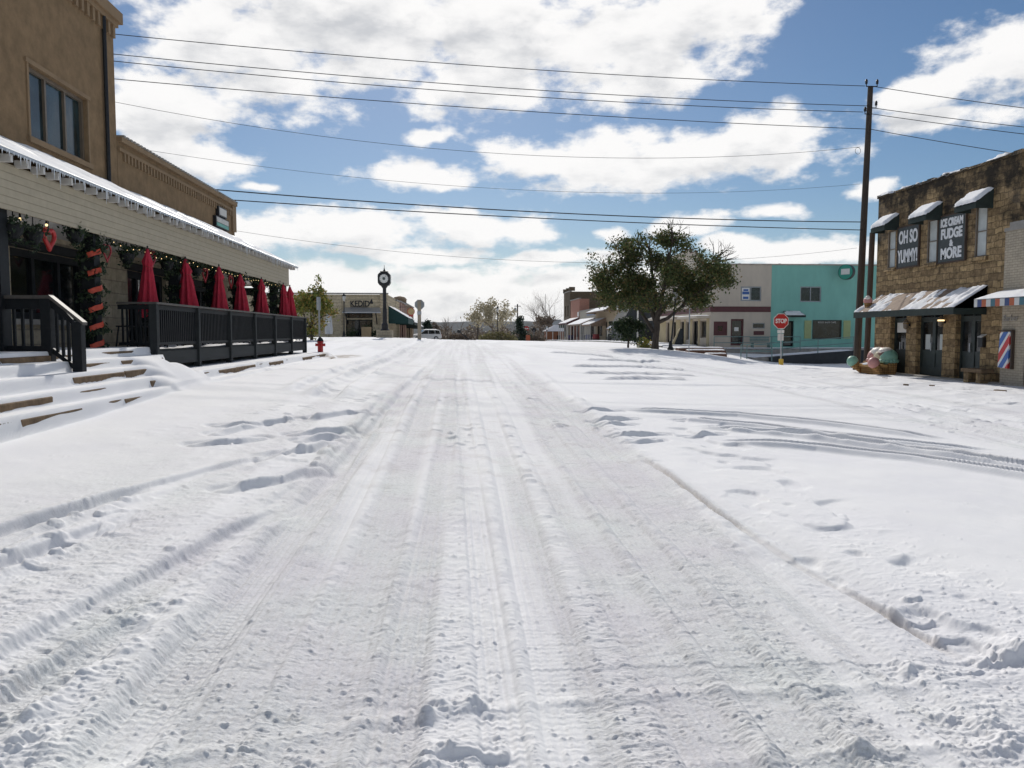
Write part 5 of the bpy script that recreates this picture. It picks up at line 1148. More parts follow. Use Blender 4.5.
m = MB(); zb0, zb1 = TX(720, 312).z, TX(720, 306.5).z; m.fbox(FT, x0 - .04, xm - .02, zb0, zb1, .001, .04); m.fbox(FC, -76, -60.001, zb0, zb1, .001, .04); m.build('red_band', MAROON, cb)
m = MB()
for i, (a_, z_) in enumerate([(-62.0, 7.5), (-63.2, 8.0), (-64.4, 8.4), (-65.8, 8.75)]): m.fbox(FC, a_ - 1.3, a_ + .03, z_, z_ + .08, -.28, .04)
m.build('parapet_trim', MAROON, cb)
m = MB(); m.fbox(FC, -75.9, -60.02, tz - .5, 2.72, .001, .02); 
window(FT, cb, *w1, GREYPAINT, GLASS, -.12, 2, 1, .09); window(FT, cb, *w2, MAROON, GLASS, -.12, 1, 1, .35); window(FT, cb, *w3, MAROON, GLASS, -.2, 1, 1, .14, 'door'); window(FT, cb, *w4, GREYPAINT, GLASS, -.12, 1, 1, .06)
for i, (a_, b_, c_, d_2) in enumerate(fr_y): window(FC, cb, a_, b_, c_, d_2, BLACKWOOD if i % 2 == 0 else BRONZE, GLASS, -.2, 1, 1, .10, 'door' if i in (0, 2, 5) else 'window')
POSTB = mk('blue_poster', (.04, .12, .36), .5, .1, 4)
a = (w1[0] + .12, (w1[0] + w1[1]) / 2 - .08, w1[2] + .1, w1[3] - .1); m = MB(); m.fbox(FT, *a, -.075, -.062); po = m.build('poster', WHITEP, cb)
m = MB(); hh = a[3] - a[2]; m.fbox(FT, a[0] + .04, a[1] - .04, a[3] - .55 * hh, a[3] - .32 * hh, -.062, -.058); m.fbox(FT, a[0] + .12, a[1] - .12, a[3] - .28 * hh, a[3] - .12 * hh, -.062, -.058); m.fbox(FT, a[0] + .1, a[1] - .1, a[2] + .06, a[2] + .26 * hh, -.062, -.058); m.build('poster_print', POSTB, po)
m = MB(); m.fbox(FT, (w3[0] + w3[1]) / 2 - .2, (w3[0] + w3[1]) / 2 + .15, 1.75, 2.05, -.14, -.13); m.build('door_notice', WHITEP, cb)
a = rectT(753.5, 764, 331, 335); m = MB(); m.fbox(FT, *a, .002, .03); m.build('red_plaque', MAROON, cb)
m = MB(); m.fbox(FC, -65.6, -60.05, 2.78, 2.95, 0.001, 1.1); m.fbox(FC, -75.5, -66.4, 2.82, 3.02, 0.001, 1.2); cn = m.build('canopy', CREAM, cb)
snow_patch(FC.p(-65.6, 2.965, 0), FC.p(-60.05, 2.965, 0), FC.p(-60.05, 2.965, 1.1), FC.p(-65.6, 2.965, 1.1), 30, 8, .06, .1, 'canopy_snow', cn, 51)
snow_patch(FC.p(-75.5, 3.03, 0), FC.p(-66.4, 3.03, 0), FC.p(-66.4, 3.03, 1.2), FC.p(-75.5, 3.03, 1.2), 30, 8, .06, .1, 'canopy_snow', cn, 52)
m = MB()
for (a_, b_) in [(-62.6, -61.4), (-65, -64), (-68, -67), (-71, -70)]: m.fbox(FC, a_, b_, 4.3, 5.6, -.02, .03)
ups = m.build('upper_window', MAROON, cb); m = MB()
for (a_, b_) in [(-62.6, -61.4), (-65, -64), (-68, -67), (-71, -70)]: m.fbox(FC, a_ + .12, b_ - .12, 4.42, 5.48, .03, .04)
m.build('pane', GLASS, ups)
for (a_, b_) in [(-75.9, -73.2), (-71.8, -70.95), (-69.7, -68.3), (-67.1, -66.7), (-65.5, -64.7), (-63.1, -62.7), (-60.9, -60.26)]: MB().fbox(FC, a_, b_, tz - .4, 2.76, .001, .03).build('painted_pier', YELLOWCREAM, cb)
# dark slanted board and pale one by its wall
t = thing('stair_panel', 'dark slanted panel with a tan edge standing before the cream storefront', 'panel', (17.6, 62.5, gz(17.6, 62.5)))
a0, a1 = at(672.5, 346, 62.5), at(682.5, 346, 62.5); zb_ = gz(17.6, 62.5) - .1; zt_ = at(682, 329, 62.5).z
m = MB(); m.prism([(a0.x, 62.5, zb_), (a1.x, 62.5, zb_), (a1.x, 62.5, zt_), (a1.x - .2, 62.5, zt_ + .05)], (0, .1, 0)); m.build('panel', DARKWALL, t); m = MB(); m.prism([(a0.x - .25, 62.48, zb_), (a0.x, 62.48, zb_), (a1.x - .2, 62.48, zt_ + .05), (a1.x - .35, 62.48, zt_ - .1)], (0, .12, 0)); m.build('edge_strip', YELLOWCREAM, t)

# ramp with retaining wall and teal handrails
rp = thing('access_ramp', 'concrete access ramp with dark side wall and grey green pipe rails before the teal shop', 'ramp', (23, 52, 0))
YR = 52.0
RL = [at(735, 353, YR), at(770, 355.8, YR), at(857, 350, YR)]
def rz(x): 
    a, b = at(775, 357, YR), at(857, 350.2, YR); return a.z + (b.z - a.z) * (x - a.x) / (b.x - a.x)
xa, xb = at(770, 357, YR).x, at(858, 350, YR).x
m = MB(); m.prism([(xa, YR, -1.6), (xb + 6, YR, -1.6), (xb + 6, YR, rz(xb)), (xb, YR, rz(xb)), (xa, YR, rz(xa))], (0, .2, 0)); m.build('retaining_wall', DARKWALL, rp)
m = MB(); m.prism([(xa - 1, YR + .2, rz(xa) - .4), (xb + 6, YR + .2, rz(xb) - .4), (xb + 6, YR + .2, rz(xb) - .03), (xb, YR + .2, rz(xb) - .03), (xa - 1, YR + .2, rz(xa) - .05)], (0, 1.8, 0)); sl = m.build('ramp_slab', CONC, rp)
snow_patch((xa - 1, YR + .2, rz(xa) - .02), (xb, YR + .2, rz(xb) - .01), (xb, YR + 2, rz(xb) - .01), (xa - 1, YR + 2, rz(xa) - .02), 40, 8, .06, .1, 'ramp_snow', sl, 61)
m = MB(); m.box(x0 - .5, x1 + 1, 57.6, YT - .02, -.9, tz - .02); wk = m.build('walkway', CONC, rp); snow_patch((x0 - .5, 57.6, tz), (x1 + 1, 57.6, tz), (x1 + 1, YT, tz), (x0 - .5, YT, tz), 40, 6, .05, .1, 'walkway_snow', wk, 62)
RAILP = mk('grey_green_pipe', (.16, .25, .24), .5, .15, 6, metal=.3)
def pipe_rail(pts, h, name):
    m = MB()
    for f in (1.0, .55): m.tube([(p[0], p[1], p[2] + h * f) for p in pts], .03, 6)
    for a_, b_ in zip(pts[:-1], pts[1:]):
        n = max(1, int((Vector(b_) - Vector(a_)).length / 2.2))
        for k in range(n + 1): q = Vector(a_).lerp(Vector(b_), k / n); m.tube([q - Vector((0, 0, .1)), q + Vector((0, 0, h))], .03, 6)
    return m.build(name, RAILP, rp)
pipe_rail([(xa - 1.6, YR + .1, rz(xa) - .1), (xb - .3, YR + .1, rz(xb - .3))], .95, 'pipe_rail')
e = xb - .3; m = MB(); m.tube([(e, YR + .1, rz(e) + .95), (e + .35, YR + .1, rz(e) + .9), (e + .4, YR + .1, rz(e) + .6), (e, YR + .1, rz(e) + .52)], .03, 6); m.build('rail_loop', RAILP, rp)
pipe_rail([(at(714, 350, 57.4).x, 57.4, tz - .1), (at(800, 350, 57.4).x, 57.4, tz - .1)], 1.0, 'pipe_rail')
pipe_rail([(at(741, 350, 50.5).x, 50.5, -.15), (at(772, 350, 50.5).x, 50.5, -.2)], 1.0, 'pipe_rail')
# green bench by the cream wall
q = at(760, 345, 58.8); t = thing('park_bench', 'pale green slatted bench against the cream wall', 'bench', (q.x, 58.8, tz))
m = MB(); [m.box(q.x - .78, q.x + .78, 58.45 + .11 * k, 58.54 + .11 * k, tz + .42, tz + .46) for k in range(4)]; m.build('seat', RAILP, t)
m = MB(); [m.box(q.x - .78, q.x + .78, 58.92, 58.95, tz + .52 + .12 * k, tz + .61 + .12 * k) for k in range(3)]; m.build('backrest', RAILP, t)
for sx in (-.65, .65): MB().box(q.x + sx - .03, q.x + sx + .03, 58.45, 58.95, tz, tz + .42).build('leg', RAILP, t)
# brown ledge steps near the corner
for i, (u0, u1, v, Y_) in enumerate([(679, 724, 349.2, 55), (689, 726, 351.5, 53), (708, 727, 355.2, 51)]):
    a, b = at(u0, v, Y_), at(u1, v, Y_); zz = a.z; m = MB(); m.box(a.x, b.x, Y_, Y_ + .9, zz - .9, zz + .08); o = m.build('brown_ledge', mk('red_brown_kerb', (.15, .075, .05), .85, .25, 4) if i == 0 else MATS['red_brown_kerb'])
    tag(o, ['longest snow topped red brown ledge near the cream corner', 'middle snow topped red brown ledge below the longest one', 'shortest red brown ledge, lowest and nearest the pipe rail'][i], 'ledge', 'red brown ledges by the cream building')
    snow_patch((a.x, Y_ + .03, zz + .085), (b.x, Y_ + .03, zz + .085), (b.x, Y_ + .9, zz + .085), (a.x, Y_ + .9, zz + .085), 30, 8, .07, .2, 'snow_cover', o, 70 + i)
# ------------------------------------------------------------------ trees
def branches(m, p, d, L, r, depth, rng, spread=.6, tips=None, gn=5, up=.12, shrink=.72, kids=(2, 3)):
    pts = [p]; rr = [r]; q = Vector(p); dd = Vector(d).normalized()
    for k in range(3):
        dd = (dd + Vector((rng.gauss(0, .12), rng.gauss(0, .12), rng.gauss(0, .08) + up * .3))).normalized(); q = q + dd * L / 3; pts.append(q); rr.append(r * (1 - .35 * (k + 1) / 3))
    m.tube(pts, rr, gn if depth > 1 else 4, False)
    if tips is not None and depth <= 1: tips.append(q)
    if depth == 0: return
    for k in range(rng.choice(kids)):
        a = Vector((rng.gauss(0, 1), rng.gauss(0, 1), rng.gauss(0, .6))); nd = (dd + a.normalized() * spread * rng.uniform(.6, 1.3) + Vector((0, 0, up))).normalized()
        branches(m, pts[-1] if k else pts[rng.choice([2, 3])], nd, L * shrink * rng.uniform(.8, 1.15), rr[-1] * .72, depth - 1, rng, spread, tips, gn, up, shrink, kids)

# big oak at the street corner
rng = random.Random(21)
b0 = at(655, 349.5, 50); b0.z = gz(b0.x, 50) - .1
t = thing('oak_tree', 'broad dark green live oak with sparse top standing by the street lamp', 'tree', b0)
m = MB(); lim = []
def P5(u, v, dy=0): return at(u, v, 50 + dy)
m.tube([b0 + Vector((0, 0, -.3)), b0 + Vector((0, 0, .1)), b0.lerp(P5(656, 330), .5), P5(657, 328), P5(657, 318)], [.34, .27, .21, .20, .19], 12)
for pts, r in [([P5(657, 325), P5(652, 312, .4), P5(645, 298, .8), P5(636, 280, 1.2), P5(622, 262, 1.4)], .17), ([P5(657, 320), P5(660, 304, -.4), P5(664, 288, -.8), P5(668, 262, -1), P5(672, 244, -1.2)], .18),
               ([P5(657, 323), P5(668, 318, -.5), P5(680, 308, -1), P5(690, 298, -1.4), P5(706, 288, -1.8)], .14), ([P5(654, 332), P5(645, 318, .6), P5(638, 308, 1), P5(628, 302, 1.4), P5(615, 292, 1.5)], .13), ([P5(657, 318), P5(655, 300, 1.4), P5(653, 280, 2.2), P5(650, 255, 2.4)], .15), ([P5(657, 318), P5(672, 296, 1.4), P5(690, 276, 1.8), P5(712, 262, 1.6)], .13)]:
    m.tube(pts, [r * (1 - .16 * k) for k in range(len(pts))], 8, False); lim.append(pts)
tips = []
for pts in lim:
    for j in (2, 3, len(pts) - 1):
        for _ in range(3 if j < len(pts) - 1 else 4):
            d = (pts[j] - pts[j - 1]).normalized() + Vector((rng.gauss(0, .7), rng.gauss(0, .7), rng.gauss(.15, .5)))
            branches(m, pts[j], d, .8, .05, 2, rng, .7, tips, 5, .1)
m.build('trunk', BARK, t)
m = MB()
cc = P5(656, 276); rad = Vector((4.25, 3.8, 2.75))
clumps = []
def inside(p): q = p - cc; return (q.x / rad.x) ** 2 + (q.y / rad.y) ** 2 + (q.z / rad.z) ** 2
for p in tips:
    if inside(p) < 1.25: clumps.append((p, rng.uniform(.45, .8)))
while len(clumps) < 175:
    a = Vector((rng.gauss(0, 1), rng.gauss(0, 1), rng.gauss(0, 1))).normalized() * rng.uniform(.45, 1.0) ** .6
    p = cc + Vector((a.x * rad.x, a.y * rad.y, a.z * rad.z))
    if fbm(np.array([p.x * .5]), np.array([p.z * .6 + p.y * .4]), 301, 2)[0] < .40: continue
    if p.z > cc.z + 1.2 and rng.random() < .55: continue
    clumps.append((p, rng.uniform(.4, .85)))
for u, v, r in [(592, 257, .5), (598, 272, .6), (604, 290, .65), (610, 302, .6), (722, 268, .5), (717, 282, .6), (712, 297, .55), (728, 282, .3), (724, 252, .22), (716, 256, .3), (590, 266, .4), (640, 235, .4), (666, 232, .35), (684, 236, .35), (697, 250, .4), (612, 246, .4), (700, 305, .4), (690, 300, .5), (620, 300, .6), (640, 300, .7), (652, 303, .7), (666, 300, .7), (676, 303, .6), (632, 296, .7), (646, 309, .45), (660, 311, .4), (684, 292, .7), (672, 290, .8), (628, 308, .4), (648, 300, .8), (656, 296, .8), (662, 303, .7), (650, 306, .6), (640, 304, .7), (668, 306, .6), (634, 302, .7), (658, 288, .9), (676, 298, .7), (616, 296, .7), (694, 306, .5), (680, 309, .4), (622, 308, .4), (612, 296, .5), (625, 247, .6), (633, 241, .5), (690, 243, .5), (704, 251, .55), (654, 238, .5), (716, 258, .5), (722, 260, .4), (676, 240, .45), (616, 254, .55), (608, 262, .5)]:
    clumps.append((P5(u, v, rng.uniform(-1.5, 1.5)), r))
for p, r in clumps:
    low = p.z < cc.z + .8
    leaf_cloud(m, p, r, int((96 if low else 62) * (r / .6) ** 1.6), .085, rng, .75)
m.build('crown', LEAF_OAK, t)
m = MB()
for u, v, u2, v2 in [(724, 268, 724, 246), (716, 268, 713, 252), (728, 285, 733, 277), (650, 250, 646, 228), (668, 246, 668, 225), (676, 244, 680, 226), (684, 246, 690, 231), (640, 250, 634, 233), (630, 252, 624, 236)]:
    a, b = P5(u, v), P5(u2, v2); m.tube([a, a.lerp(b, .5) + Vector((.1, 0, 0)), b], [.02, .014, .006], 4)
    for k in range(5): s_ = a.lerp(b, rng.random()); m.tube([s_, s_ + Vector((rng.uniform(-.4, .4), rng.uniform(-.3, .3), rng.uniform(.1, .5)))], [.008, .004], 3)
m.build('bare_sprigs', BARK, t)

def small_tree(name, label, base_uv, Y, crown, n, size, leaf, trunk_r=.08, cl=14, seed=1, bark=None, group=None, split=None, depth=2, flat=.8):
    rng = random.Random(seed); b = at(*base_uv, Y); b.z = min(b.z, gz(b.x, Y)) if abs(b.x) < 40 and Y < 150 else b.z
    (u, v, ru, rv) = crown; c = at(u, v, Y); k = Y / FPX; R = Vector((ru * k, ru * k * .85, rv * k))
    t = thing(name, label, 'tree', b, group)
    m = MB(); fork = b.lerp(c, .45); m.tube([b - Vector((0, 0, .3)), b.lerp(fork, .5), fork], [trunk_r * 1.2, trunk_r, trunk_r * .85], 8, False)
    tips = []
    for _ in range(5): branches(m, fork, Vector((rng.gauss(0, .6), rng.gauss(0, .6), 1)), R.z * .8, trunk_r * .55, depth, rng, .7, tips, 4, .1)
    m.build('trunk', bark or BARK, t)
    m = MB(); cs = [p for p in tips if (p - c).length < R.length]
    while len(cs) < cl:
        a = Vector((rng.gauss(0, 1), rng.gauss(0, 1), rng.gauss(0, 1))).normalized() * rng.uniform(.3, 1) ** .5; cs.append(c + Vector((a.x * R.x, a.y * R.y, a.z * R.z)))
    for p in cs: leaf_cloud(m, p, max(R.x, R.z) * rng.uniform(.22, .42), n, size, rng, flat)
    m.build('crown', leaf, t); return t
small_tree('evergreen_shrub', 'small round dark evergreen tree in front of the oak', (628, 347, ), 54, (629, 331, 17, 11.5), 70, .085, LEAF_BUSH, .07, 60, 31)
t = small_tree('autumn_tree', 'small turning green and gold tree just beyond the deck end', (312, 340), 50, (309, 313, 16, 21), 60, .10, LEAF_AUT, .09, 60, 32)
m = MB(); rng = random.Random(9)
for u, v, r in [(318, 278, .25), (316, 286, .35), (320, 288, .35), (313, 294, .5), (322, 300, .4), (326, 306, .3)]: leaf_cloud(m, at(u, v, 50), r, 34, .09, rng)
m.build('top_sprig', LEAF_AUT, t)
small_tree('pale_tree', 'pale tan leafed tree on the skyline at the end of the street', (493, 341), 105, (494, 314, 20, 16), 40, .15, LEAF_TAN, .13, 80, 33, TWIG)
# bare grey trees at the end of the street
def bare(name, label, u, v0, v1, Y, seed, sp=.62, depth=5, group=None, dens=5):
    rng = random.Random(seed); b = at(u, v0, Y); H = (v0 - v1) * Y / FPX
    t = thing(name, label, 'tree', b, group); m = MB(); f = b + Vector((0, 0, H * .28)); m.tube([b - Vector((0, 0, 2)), b, f], [.2, .17, .14], 7, False); m.build('trunk', TWIG, t); m = MB()
    for k in range(dens): branches(m, f, Vector((rng.gauss(0, .7), rng.gauss(0, .5), 1)), H * .27, .16, depth, rng, sp, None, 4, .10, .80, (2, 3))
    m.build('crown', TWIG, t); return t
bare('bare_tree', 'large bare grey tree behind the little brown kiosk', 553, 344, 296, 165, 41, .6, 5, 'bare trees at the street end')
bare('bare_tree', 'bare grey tree just beside the large one, nearer the stop sign', 541, 344, 305, 150, 42, .65, 5, 'bare trees at the street end')
bare('bare_tree', 'thin bare tree between the pale tree and the white car', 468, 345, 318, 140, 43, .6, 4, 'bare trees at the street end', 3)
bare('bare_tree', 'low bare tree nearest the white car', 449, 346, 320, 150, 44, .7, 4, 'bare trees at the street end', 3)
small_tree('brown_thicket_tree', 'brown twiggy tree beside the small brown kiosk', (544, 344), 135, (543, 328, 9, 12), 26, .16, LEAF_BROWN, .1, 26, 45, TWIG)
# dark cedar
rng = random.Random(46); b = at(521, 345, 115); t = thing('cedar_tree', 'dark pointed cedar on the skyline beside the far utility pole', 'tree', b)
m = MB(); top = at(520, 318, 115); m.tube([b - Vector((0, 0, 1)), top], [.16, .04], 7); m.build('trunk', BARK, t); m = MB()
for k in range(60):
    f = rng.random(); p = b.lerp(top, .12 + .88 * f); a = rng.uniform(0, 6.28); rr = (1 - f) * 1.35 + .12; q = p + Vector((rr * 1.25 * math.cos(a) * rng.random(), rr * math.sin(a) * rng.random(), rng.uniform(-.3, .3))); leaf_cloud(m, q, .5, 36, .13, rng, .6)
m.build('crown', LEAF_CEDAR, t)
def mound(name, label, u0, u1, v0, v1, Y, leaf, seed, n=40, size=.14, cat='hedge'):
    rng = random.Random(seed); a, b = at(u0, v1, Y), at(u1, v1, Y); top = at(u0, v0, Y).z; zb = a.z - .3
    t = MB(); k = int(max(6, (b.x - a.x) / .35))
    for i in range(k):
        f = (i + .5) / k; h = (top - zb) * (.62 + .38 * math.sin(math.pi * min(1, max(0, f))) * rng.uniform(.75, 1.05)); x = a.x + (b.x - a.x) * f
        for z in np.arange(zb, zb + h, .35): leaf_cloud(t, (x, Y + rng.uniform(-.5, .5), z + .15), .42, n, size, rng, .8)
    return tag(t.build(name, leaf), label, cat)
mound('sage_hedge', 'low pale sage green hedge on the crest of the street', 480, 515, 334, 342, 92, LEAF_SAGE, 51, 46, .12)
mound('brush', 'grey brown brush on the crest before the hills', 438, 478, 335, 345, 130, LEAF_BROWN, 52, 24, .16, 'brush')
mound('brush', 'brown brush at the foot of the bare trees near the red stop sign', 515, 545, 335.5, 344, 122, LEAF_BROWN, 53, 24, .16, 'brush')
rng = random.Random(57); m = MB()
for i in range(330):
    u = rng.uniform(425, 575); Yw = rng.uniform(230, 330); h = 331 + 3 * math.sin(u * .21) + 2 * math.sin(u * .57 + 1) + rng.uniform(-1, 4); p = at(u, h, Yw)
    for z in np.arange(at(u, 344, Yw).z, p.z, 1.3): leaf_cloud(m, (p.x, Yw, z), 1.5, 16, .42, rng, .8)
wd_ = m.build('far_wood', LEAF_BROWN); wd_['kind'] = 'stuff'; wd_['label'] = 'grey brown winter wood down the valley beyond the street end'
mound('dark_shrub', 'dark green shrub behind the far row of shops and the stop sign back', 424, 431, 320, 336, 128, LEAF_CEDAR, 54, 40, .16, 'shrub')
mound('brush', 'tall brown brush beyond the white car', 429, 441, 323, 344, 150, LEAF_BROWN, 55, 24, .18, 'brush')
mound('yellow_shrub', 'small yellow green shrub beside the oak trunk', 640, 648, 340, 349, 58, LEAF_AUT, 56, 46, .09, 'shrub')

# ------------------------------------------------------------------ street lamps, clock, signs on the far side
def lamp(label, u, vb, vt, Y, uu=None):
    b = at(u, vb, Y); b.z = min(b.z, gz(b.x, Y)); tp = at(uu or u, vt, Y); H = tp.z - b.z; L = Vector(((tp.x - b.x), 0, H))
    t = thing('street_lamp', label, 'street lamp', b, 'black street lamps'); a = lambda f: b + L * f
    m = MB(); m.lathe([(.2, -.2), (.2, .12), (.13, .22), (.10, .5), (.06, .6)], b, 12); m.tube([a(.1), a(.82)], [.055, .045], 8); m.lathe([(.05, 0), (.1, .03), (.11, .08), (.06, .1)], a(.81), 10); m.build('post', IRON, t)
    MB().lathe([(.07, 0), (.16, .30), (.17, .42), (.15, .44)], a(.82) + Vector((0, 0, .08)), 10).build('lantern_glass', mk('frosted_glass', (.45, .45, .43), .3, .05, 4) if 'frosted_glass' not in MATS else MATS['frosted_glass'], t)
    MB().lathe([(.19, .43), (.14, .52), (.05, .62), (.02, .72)], a(.82) + Vector((0, 0, .08)), 10).build('cap', IRON, t)
    return t
lamp('black street lamp leaning beside the oak trunk', 670.5, 349.5, 289, 49, 676.5)
lamp('black street lamp before the pale stone storefront', 344, 338, 294, 70)
lamp('small dark street lamp in front of the pale tan tree', 497.5, 341, 306, 98)
# street clock
q = at(385, 337, 62); q.z = gz(q.x, 62); t = thing('street_clock', 'tall black post clock with a white face on a stone plinth', 'clock', q); k = 62 / FPX
MB().prism([(q.x - .62, q.y - .62, q.z - .2), (q.x + .62, q.y - .62, q.z - .2), (q.x + .62, q.y + .62, q.z - .2), (q.x - .62, q.y + .62, q.z - .2)], (0, 0, .75)).build('plinth', LIME, t, bevel=.04)
zc = at(385, 279, 62).z
m = MB(); m.lathe([(.36, .5), (.36, .62), (.26, .7), (.27, 1.0), (.18, 1.15), (.17, 2.2), (.14, 2.4), (.14, zc - q.z - .75), (.2, zc - q.z - .66), (.3, zc - q.z - .52)], q, 14); m.build('post', IRON, t)
m = MB(); w_ = .48
oc = [(-w_, -.32), (-.34, -.52), (.34, -.52), (w_, -.32), (w_, .32), (.34, .48), (-.34, .48), (-w_, .32)]
m.prism([(q.x + a, q.y - .42, zc + b_) for a, b_ in oc], (0, .84, 0)); m.prism([(q.x - .3, q.y - .3, zc + .48), (q.x + .3, q.y - .3, zc + .48), (q.x + .3, q.y + .3, zc + .48), (q.x - .3, q.y + .3, zc + .48)], (0, 0, .12)); m.build('clock_case', IRON, t, bevel=.03)
MB().lathe([(.16, .6), (.05, .72), (.06, .78), (.025, .84), (.015, 1.1)], (q.x, q.y, zc), 10).build('finial', IRON, t)
for n_ in ((0, -1, 0), (1, 0, 0), (-1, 0, 0)):
    n_ = Vector(n_); c = Vector((q.x, q.y, zc)) + n_ * (.421 if n_.y else w_ + .001); r_c = .34
    MB().disc(c, r_c, n_, .012, 28).build('dial', WHITEP, t)
    x_ = n_.cross(Vector((0, 0, 1))); m = MB(); cc_ = c + n_ * .014
    for k2 in range(12):
        a = k2 * math.pi / 6; d = x_ * math.sin(a) + Vector((0, 0, math.cos(a))); m.tube([cc_ + d * .26, cc_ + d * .32], .014, 4)
    m.disc(cc_, .11, n_, .006, 20); m.build('dial_marks', mk('clock_green_centre', (.07, .10, .09), .5, .1, 5) if 'clock_green_centre' not in MATS else MATS['clock_green_centre'], t)
    m = MB(); m.tube([cc_ + n_ * .012, cc_ + n_ * .012 + x_ * .1 + Vector((0, 0, .14))], .012, 4); m.tube([cc_ + n_ * .012, cc_ + n_ * .012 - x_ * .16 + Vector((0, 0, .2))], .009, 4); m.build('hands', IRON, t)
# stop sign seen from behind, with round signal-like sign beyond
q = at(419.5, 338, 58); q.z = gz(q.x, 58); c = at(419.5, 304.5, 58); t = thing('stop_sign', 'back of a grey octagonal stop sign on a broad timber post', 'stop sign', q)
MB().box(q.x - .13, q.x + .13, q.y - .05, q.y + .08, q.z - .2, c.z + .3).build('post', mk('pale_post_timber', (.33, .28, .21), .8, .2, 5), t); MB().disc(c + Vector((0, .09, 0)), .385, (0, 1, 0), .012, 8, .5).build('sign_plate', GREYPAINT, t)
m = MB(); m.box(q.x - .16, q.x + .16, q.y - .06, q.y - .051, c.z - .75, c.z - .5); m.build('clamp', STEEL, t)
c = at(411, 311.5, 72); t = thing('round_sign', 'round yellow sign with a red rim hanging before the far shops', 'sign', c)
MB().disc(c, .30, (0, -1, 0), .12, 24).build('face', mk('ochre_sign_face', (.45, .33, .16), .6, .15, 5), t)
m = MB(); m.tube([c + Vector((.31 * math.cos(a), -.06, .31 * math.sin(a))) for a in np.linspace(0, 6.283, 25)], .05, 6, False); m.box(c.x - .2, c.x + .2, c.y - .1, c.y, c.z - .46, c.z - .36); m.build('rim', REDP, t)
m = MB(); m.tube([c + Vector((0, 0, .3)), c + Vector((0, 0, .46))], .03, 6); m.tube([c + Vector((0, 0, .42)), c + Vector((-1.2, .4, .42))], .025, 6); m.build('bracket', IRON, t)

# ------------------------------------------------------------------ pale stone storefront
YK = 75.0; FK = Frame(0, YK, (1, 0), (0, -1)); xr = at(388, 330, YK).x
kb = thing('stone_storefront', 'pale limestone single storey store with a grey metal canopy and dark shop window', 'building', (xr, YK, 1.1))
def rk(u0, u1, v0, v1): a, b = at(u0, v1, YK), at(u1, v0, YK); return (a.x, b.x, a.z, b.z)
g1, g2 = rk(346, 372.5, 319.5, 337), rk(346, 372.5, 313, 318); zk = at(340, 294.5, YK).z
g3 = rk(306, 314, 322, 337)
m = MB(); wall_holes(m, FK, -27, xr, .4, zk, [g1, g2, g3], .35); m.poly([(xr, YK + .35, .4), (xr, YK + 9, .4), (xr, YK + 9, zk), (xr, YK + .35, zk)], [(0, 1, 2, 3)]); m.poly([(-27, YK + .3, zk - .3), (xr, YK + .3, zk - .3), (xr, YK + 14, zk - .3), (-27, YK + 14, zk - .3)], [(0, 1, 2, 3)])
a = rk(380.5, 388, 294, 338); m.fbox(FK, a[0], xr + .03, .4, zk + .05, .001, .18); m.fbox(FK, at(324, 330, YK).x, at(342, 330, YK).x, .4, zk - .03, .001, .10)
m.build('wall', LIME_Y, kb); MB().fbox(FK, -27, xr + .05, zk + .051, zk + .16, -.4, .22).build('coping', CONC, kb)
window(FK, kb, *g1, BLACKWOOD, GLASS, -.2, 4, 1, .08); window(FK, kb, *g2, BLACKWOOD, GLASS, -.2, 1, 1, .05, 'transom'); window(FK, kb, *g3, BLACKWOOD, GLASS, -.2, 1, 1, .08)
a = rk(344.5, 380, 307.5, 312.5); m = MB(); m.poly([FK.p(a[0], a[3], .1), FK.p(a[1], a[3], .1), FK.p(a[1] + .2, a[2], 1.4), FK.p(a[0], a[2], 1.4), FK.p(a[0], a[3] - .06, .1), FK.p(a[1], a[3] - .06, .1), FK.p(a[1] + .2, a[2] - .08, 1.4), FK.p(a[0], a[2] - .08, 1.4)], [(0, 1, 2, 3), (7, 6, 5, 4), (3, 2, 6, 7), (0, 3, 7, 4), (1, 5, 6, 2)]); m.build('canopy', METALROOF, kb)
m = MB()
for u in (347, 377): x = at(u, 320, YK).x; m.tube([FK.p(x, a[2] - 1.1, .05), FK.p(x, a[2] - .7, .35), FK.p(x, a[2] - .05, 1.1)], .06, 6)
m.build('canopy_bracket', IRON, kb)
pk = at(361, 303.5, YK); text('lettering', 'KEDID', IRON, kb, (pk.x - .1, YK - .03, pk.z - .05), (1, 0), .80, .03, .012, .80); pk2 = at(359, 306.8, YK); text('small_lettering', 'FINE JEWELRY', IRON, kb, (pk2.x, YK - .02, pk2.z), (1, 0), .24, .01, .0, 1.1)
pk3 = at(371, 301.5, YK); m = MB(); m.prism([(pk3.x - .2, YK - .05, pk3.z - .22), (pk3.x + .2, YK - .05, pk3.z - .22), (pk3.x + .08, YK - .05, pk3.z + .3)], (0, .04, 0)); m.build('emblem', IRON, kb)
q = at(366.5, 338, 72); z = gz(q.x, 72); t = thing('planter_box', 'pale timber planter box before the stone storefront window', 'planter', (q.x, 72, z)); m = MB(); m.box(q.x - .42, q.x + .42, 71.7, 72.4, z - .1, at(366, 327, 72).z); m.build('box', mk('pale_box_timber', (.38, .27, .15), .8, .15, 5), t, bevel=.02)
rg = random.Random(4); m = MB(); leaf_cloud(m, (q.x, 72.05, at(366, 326.5, 72).z), .35, 120, .06, rg, .4); m.build('plants', LEAF_BUSH, t)
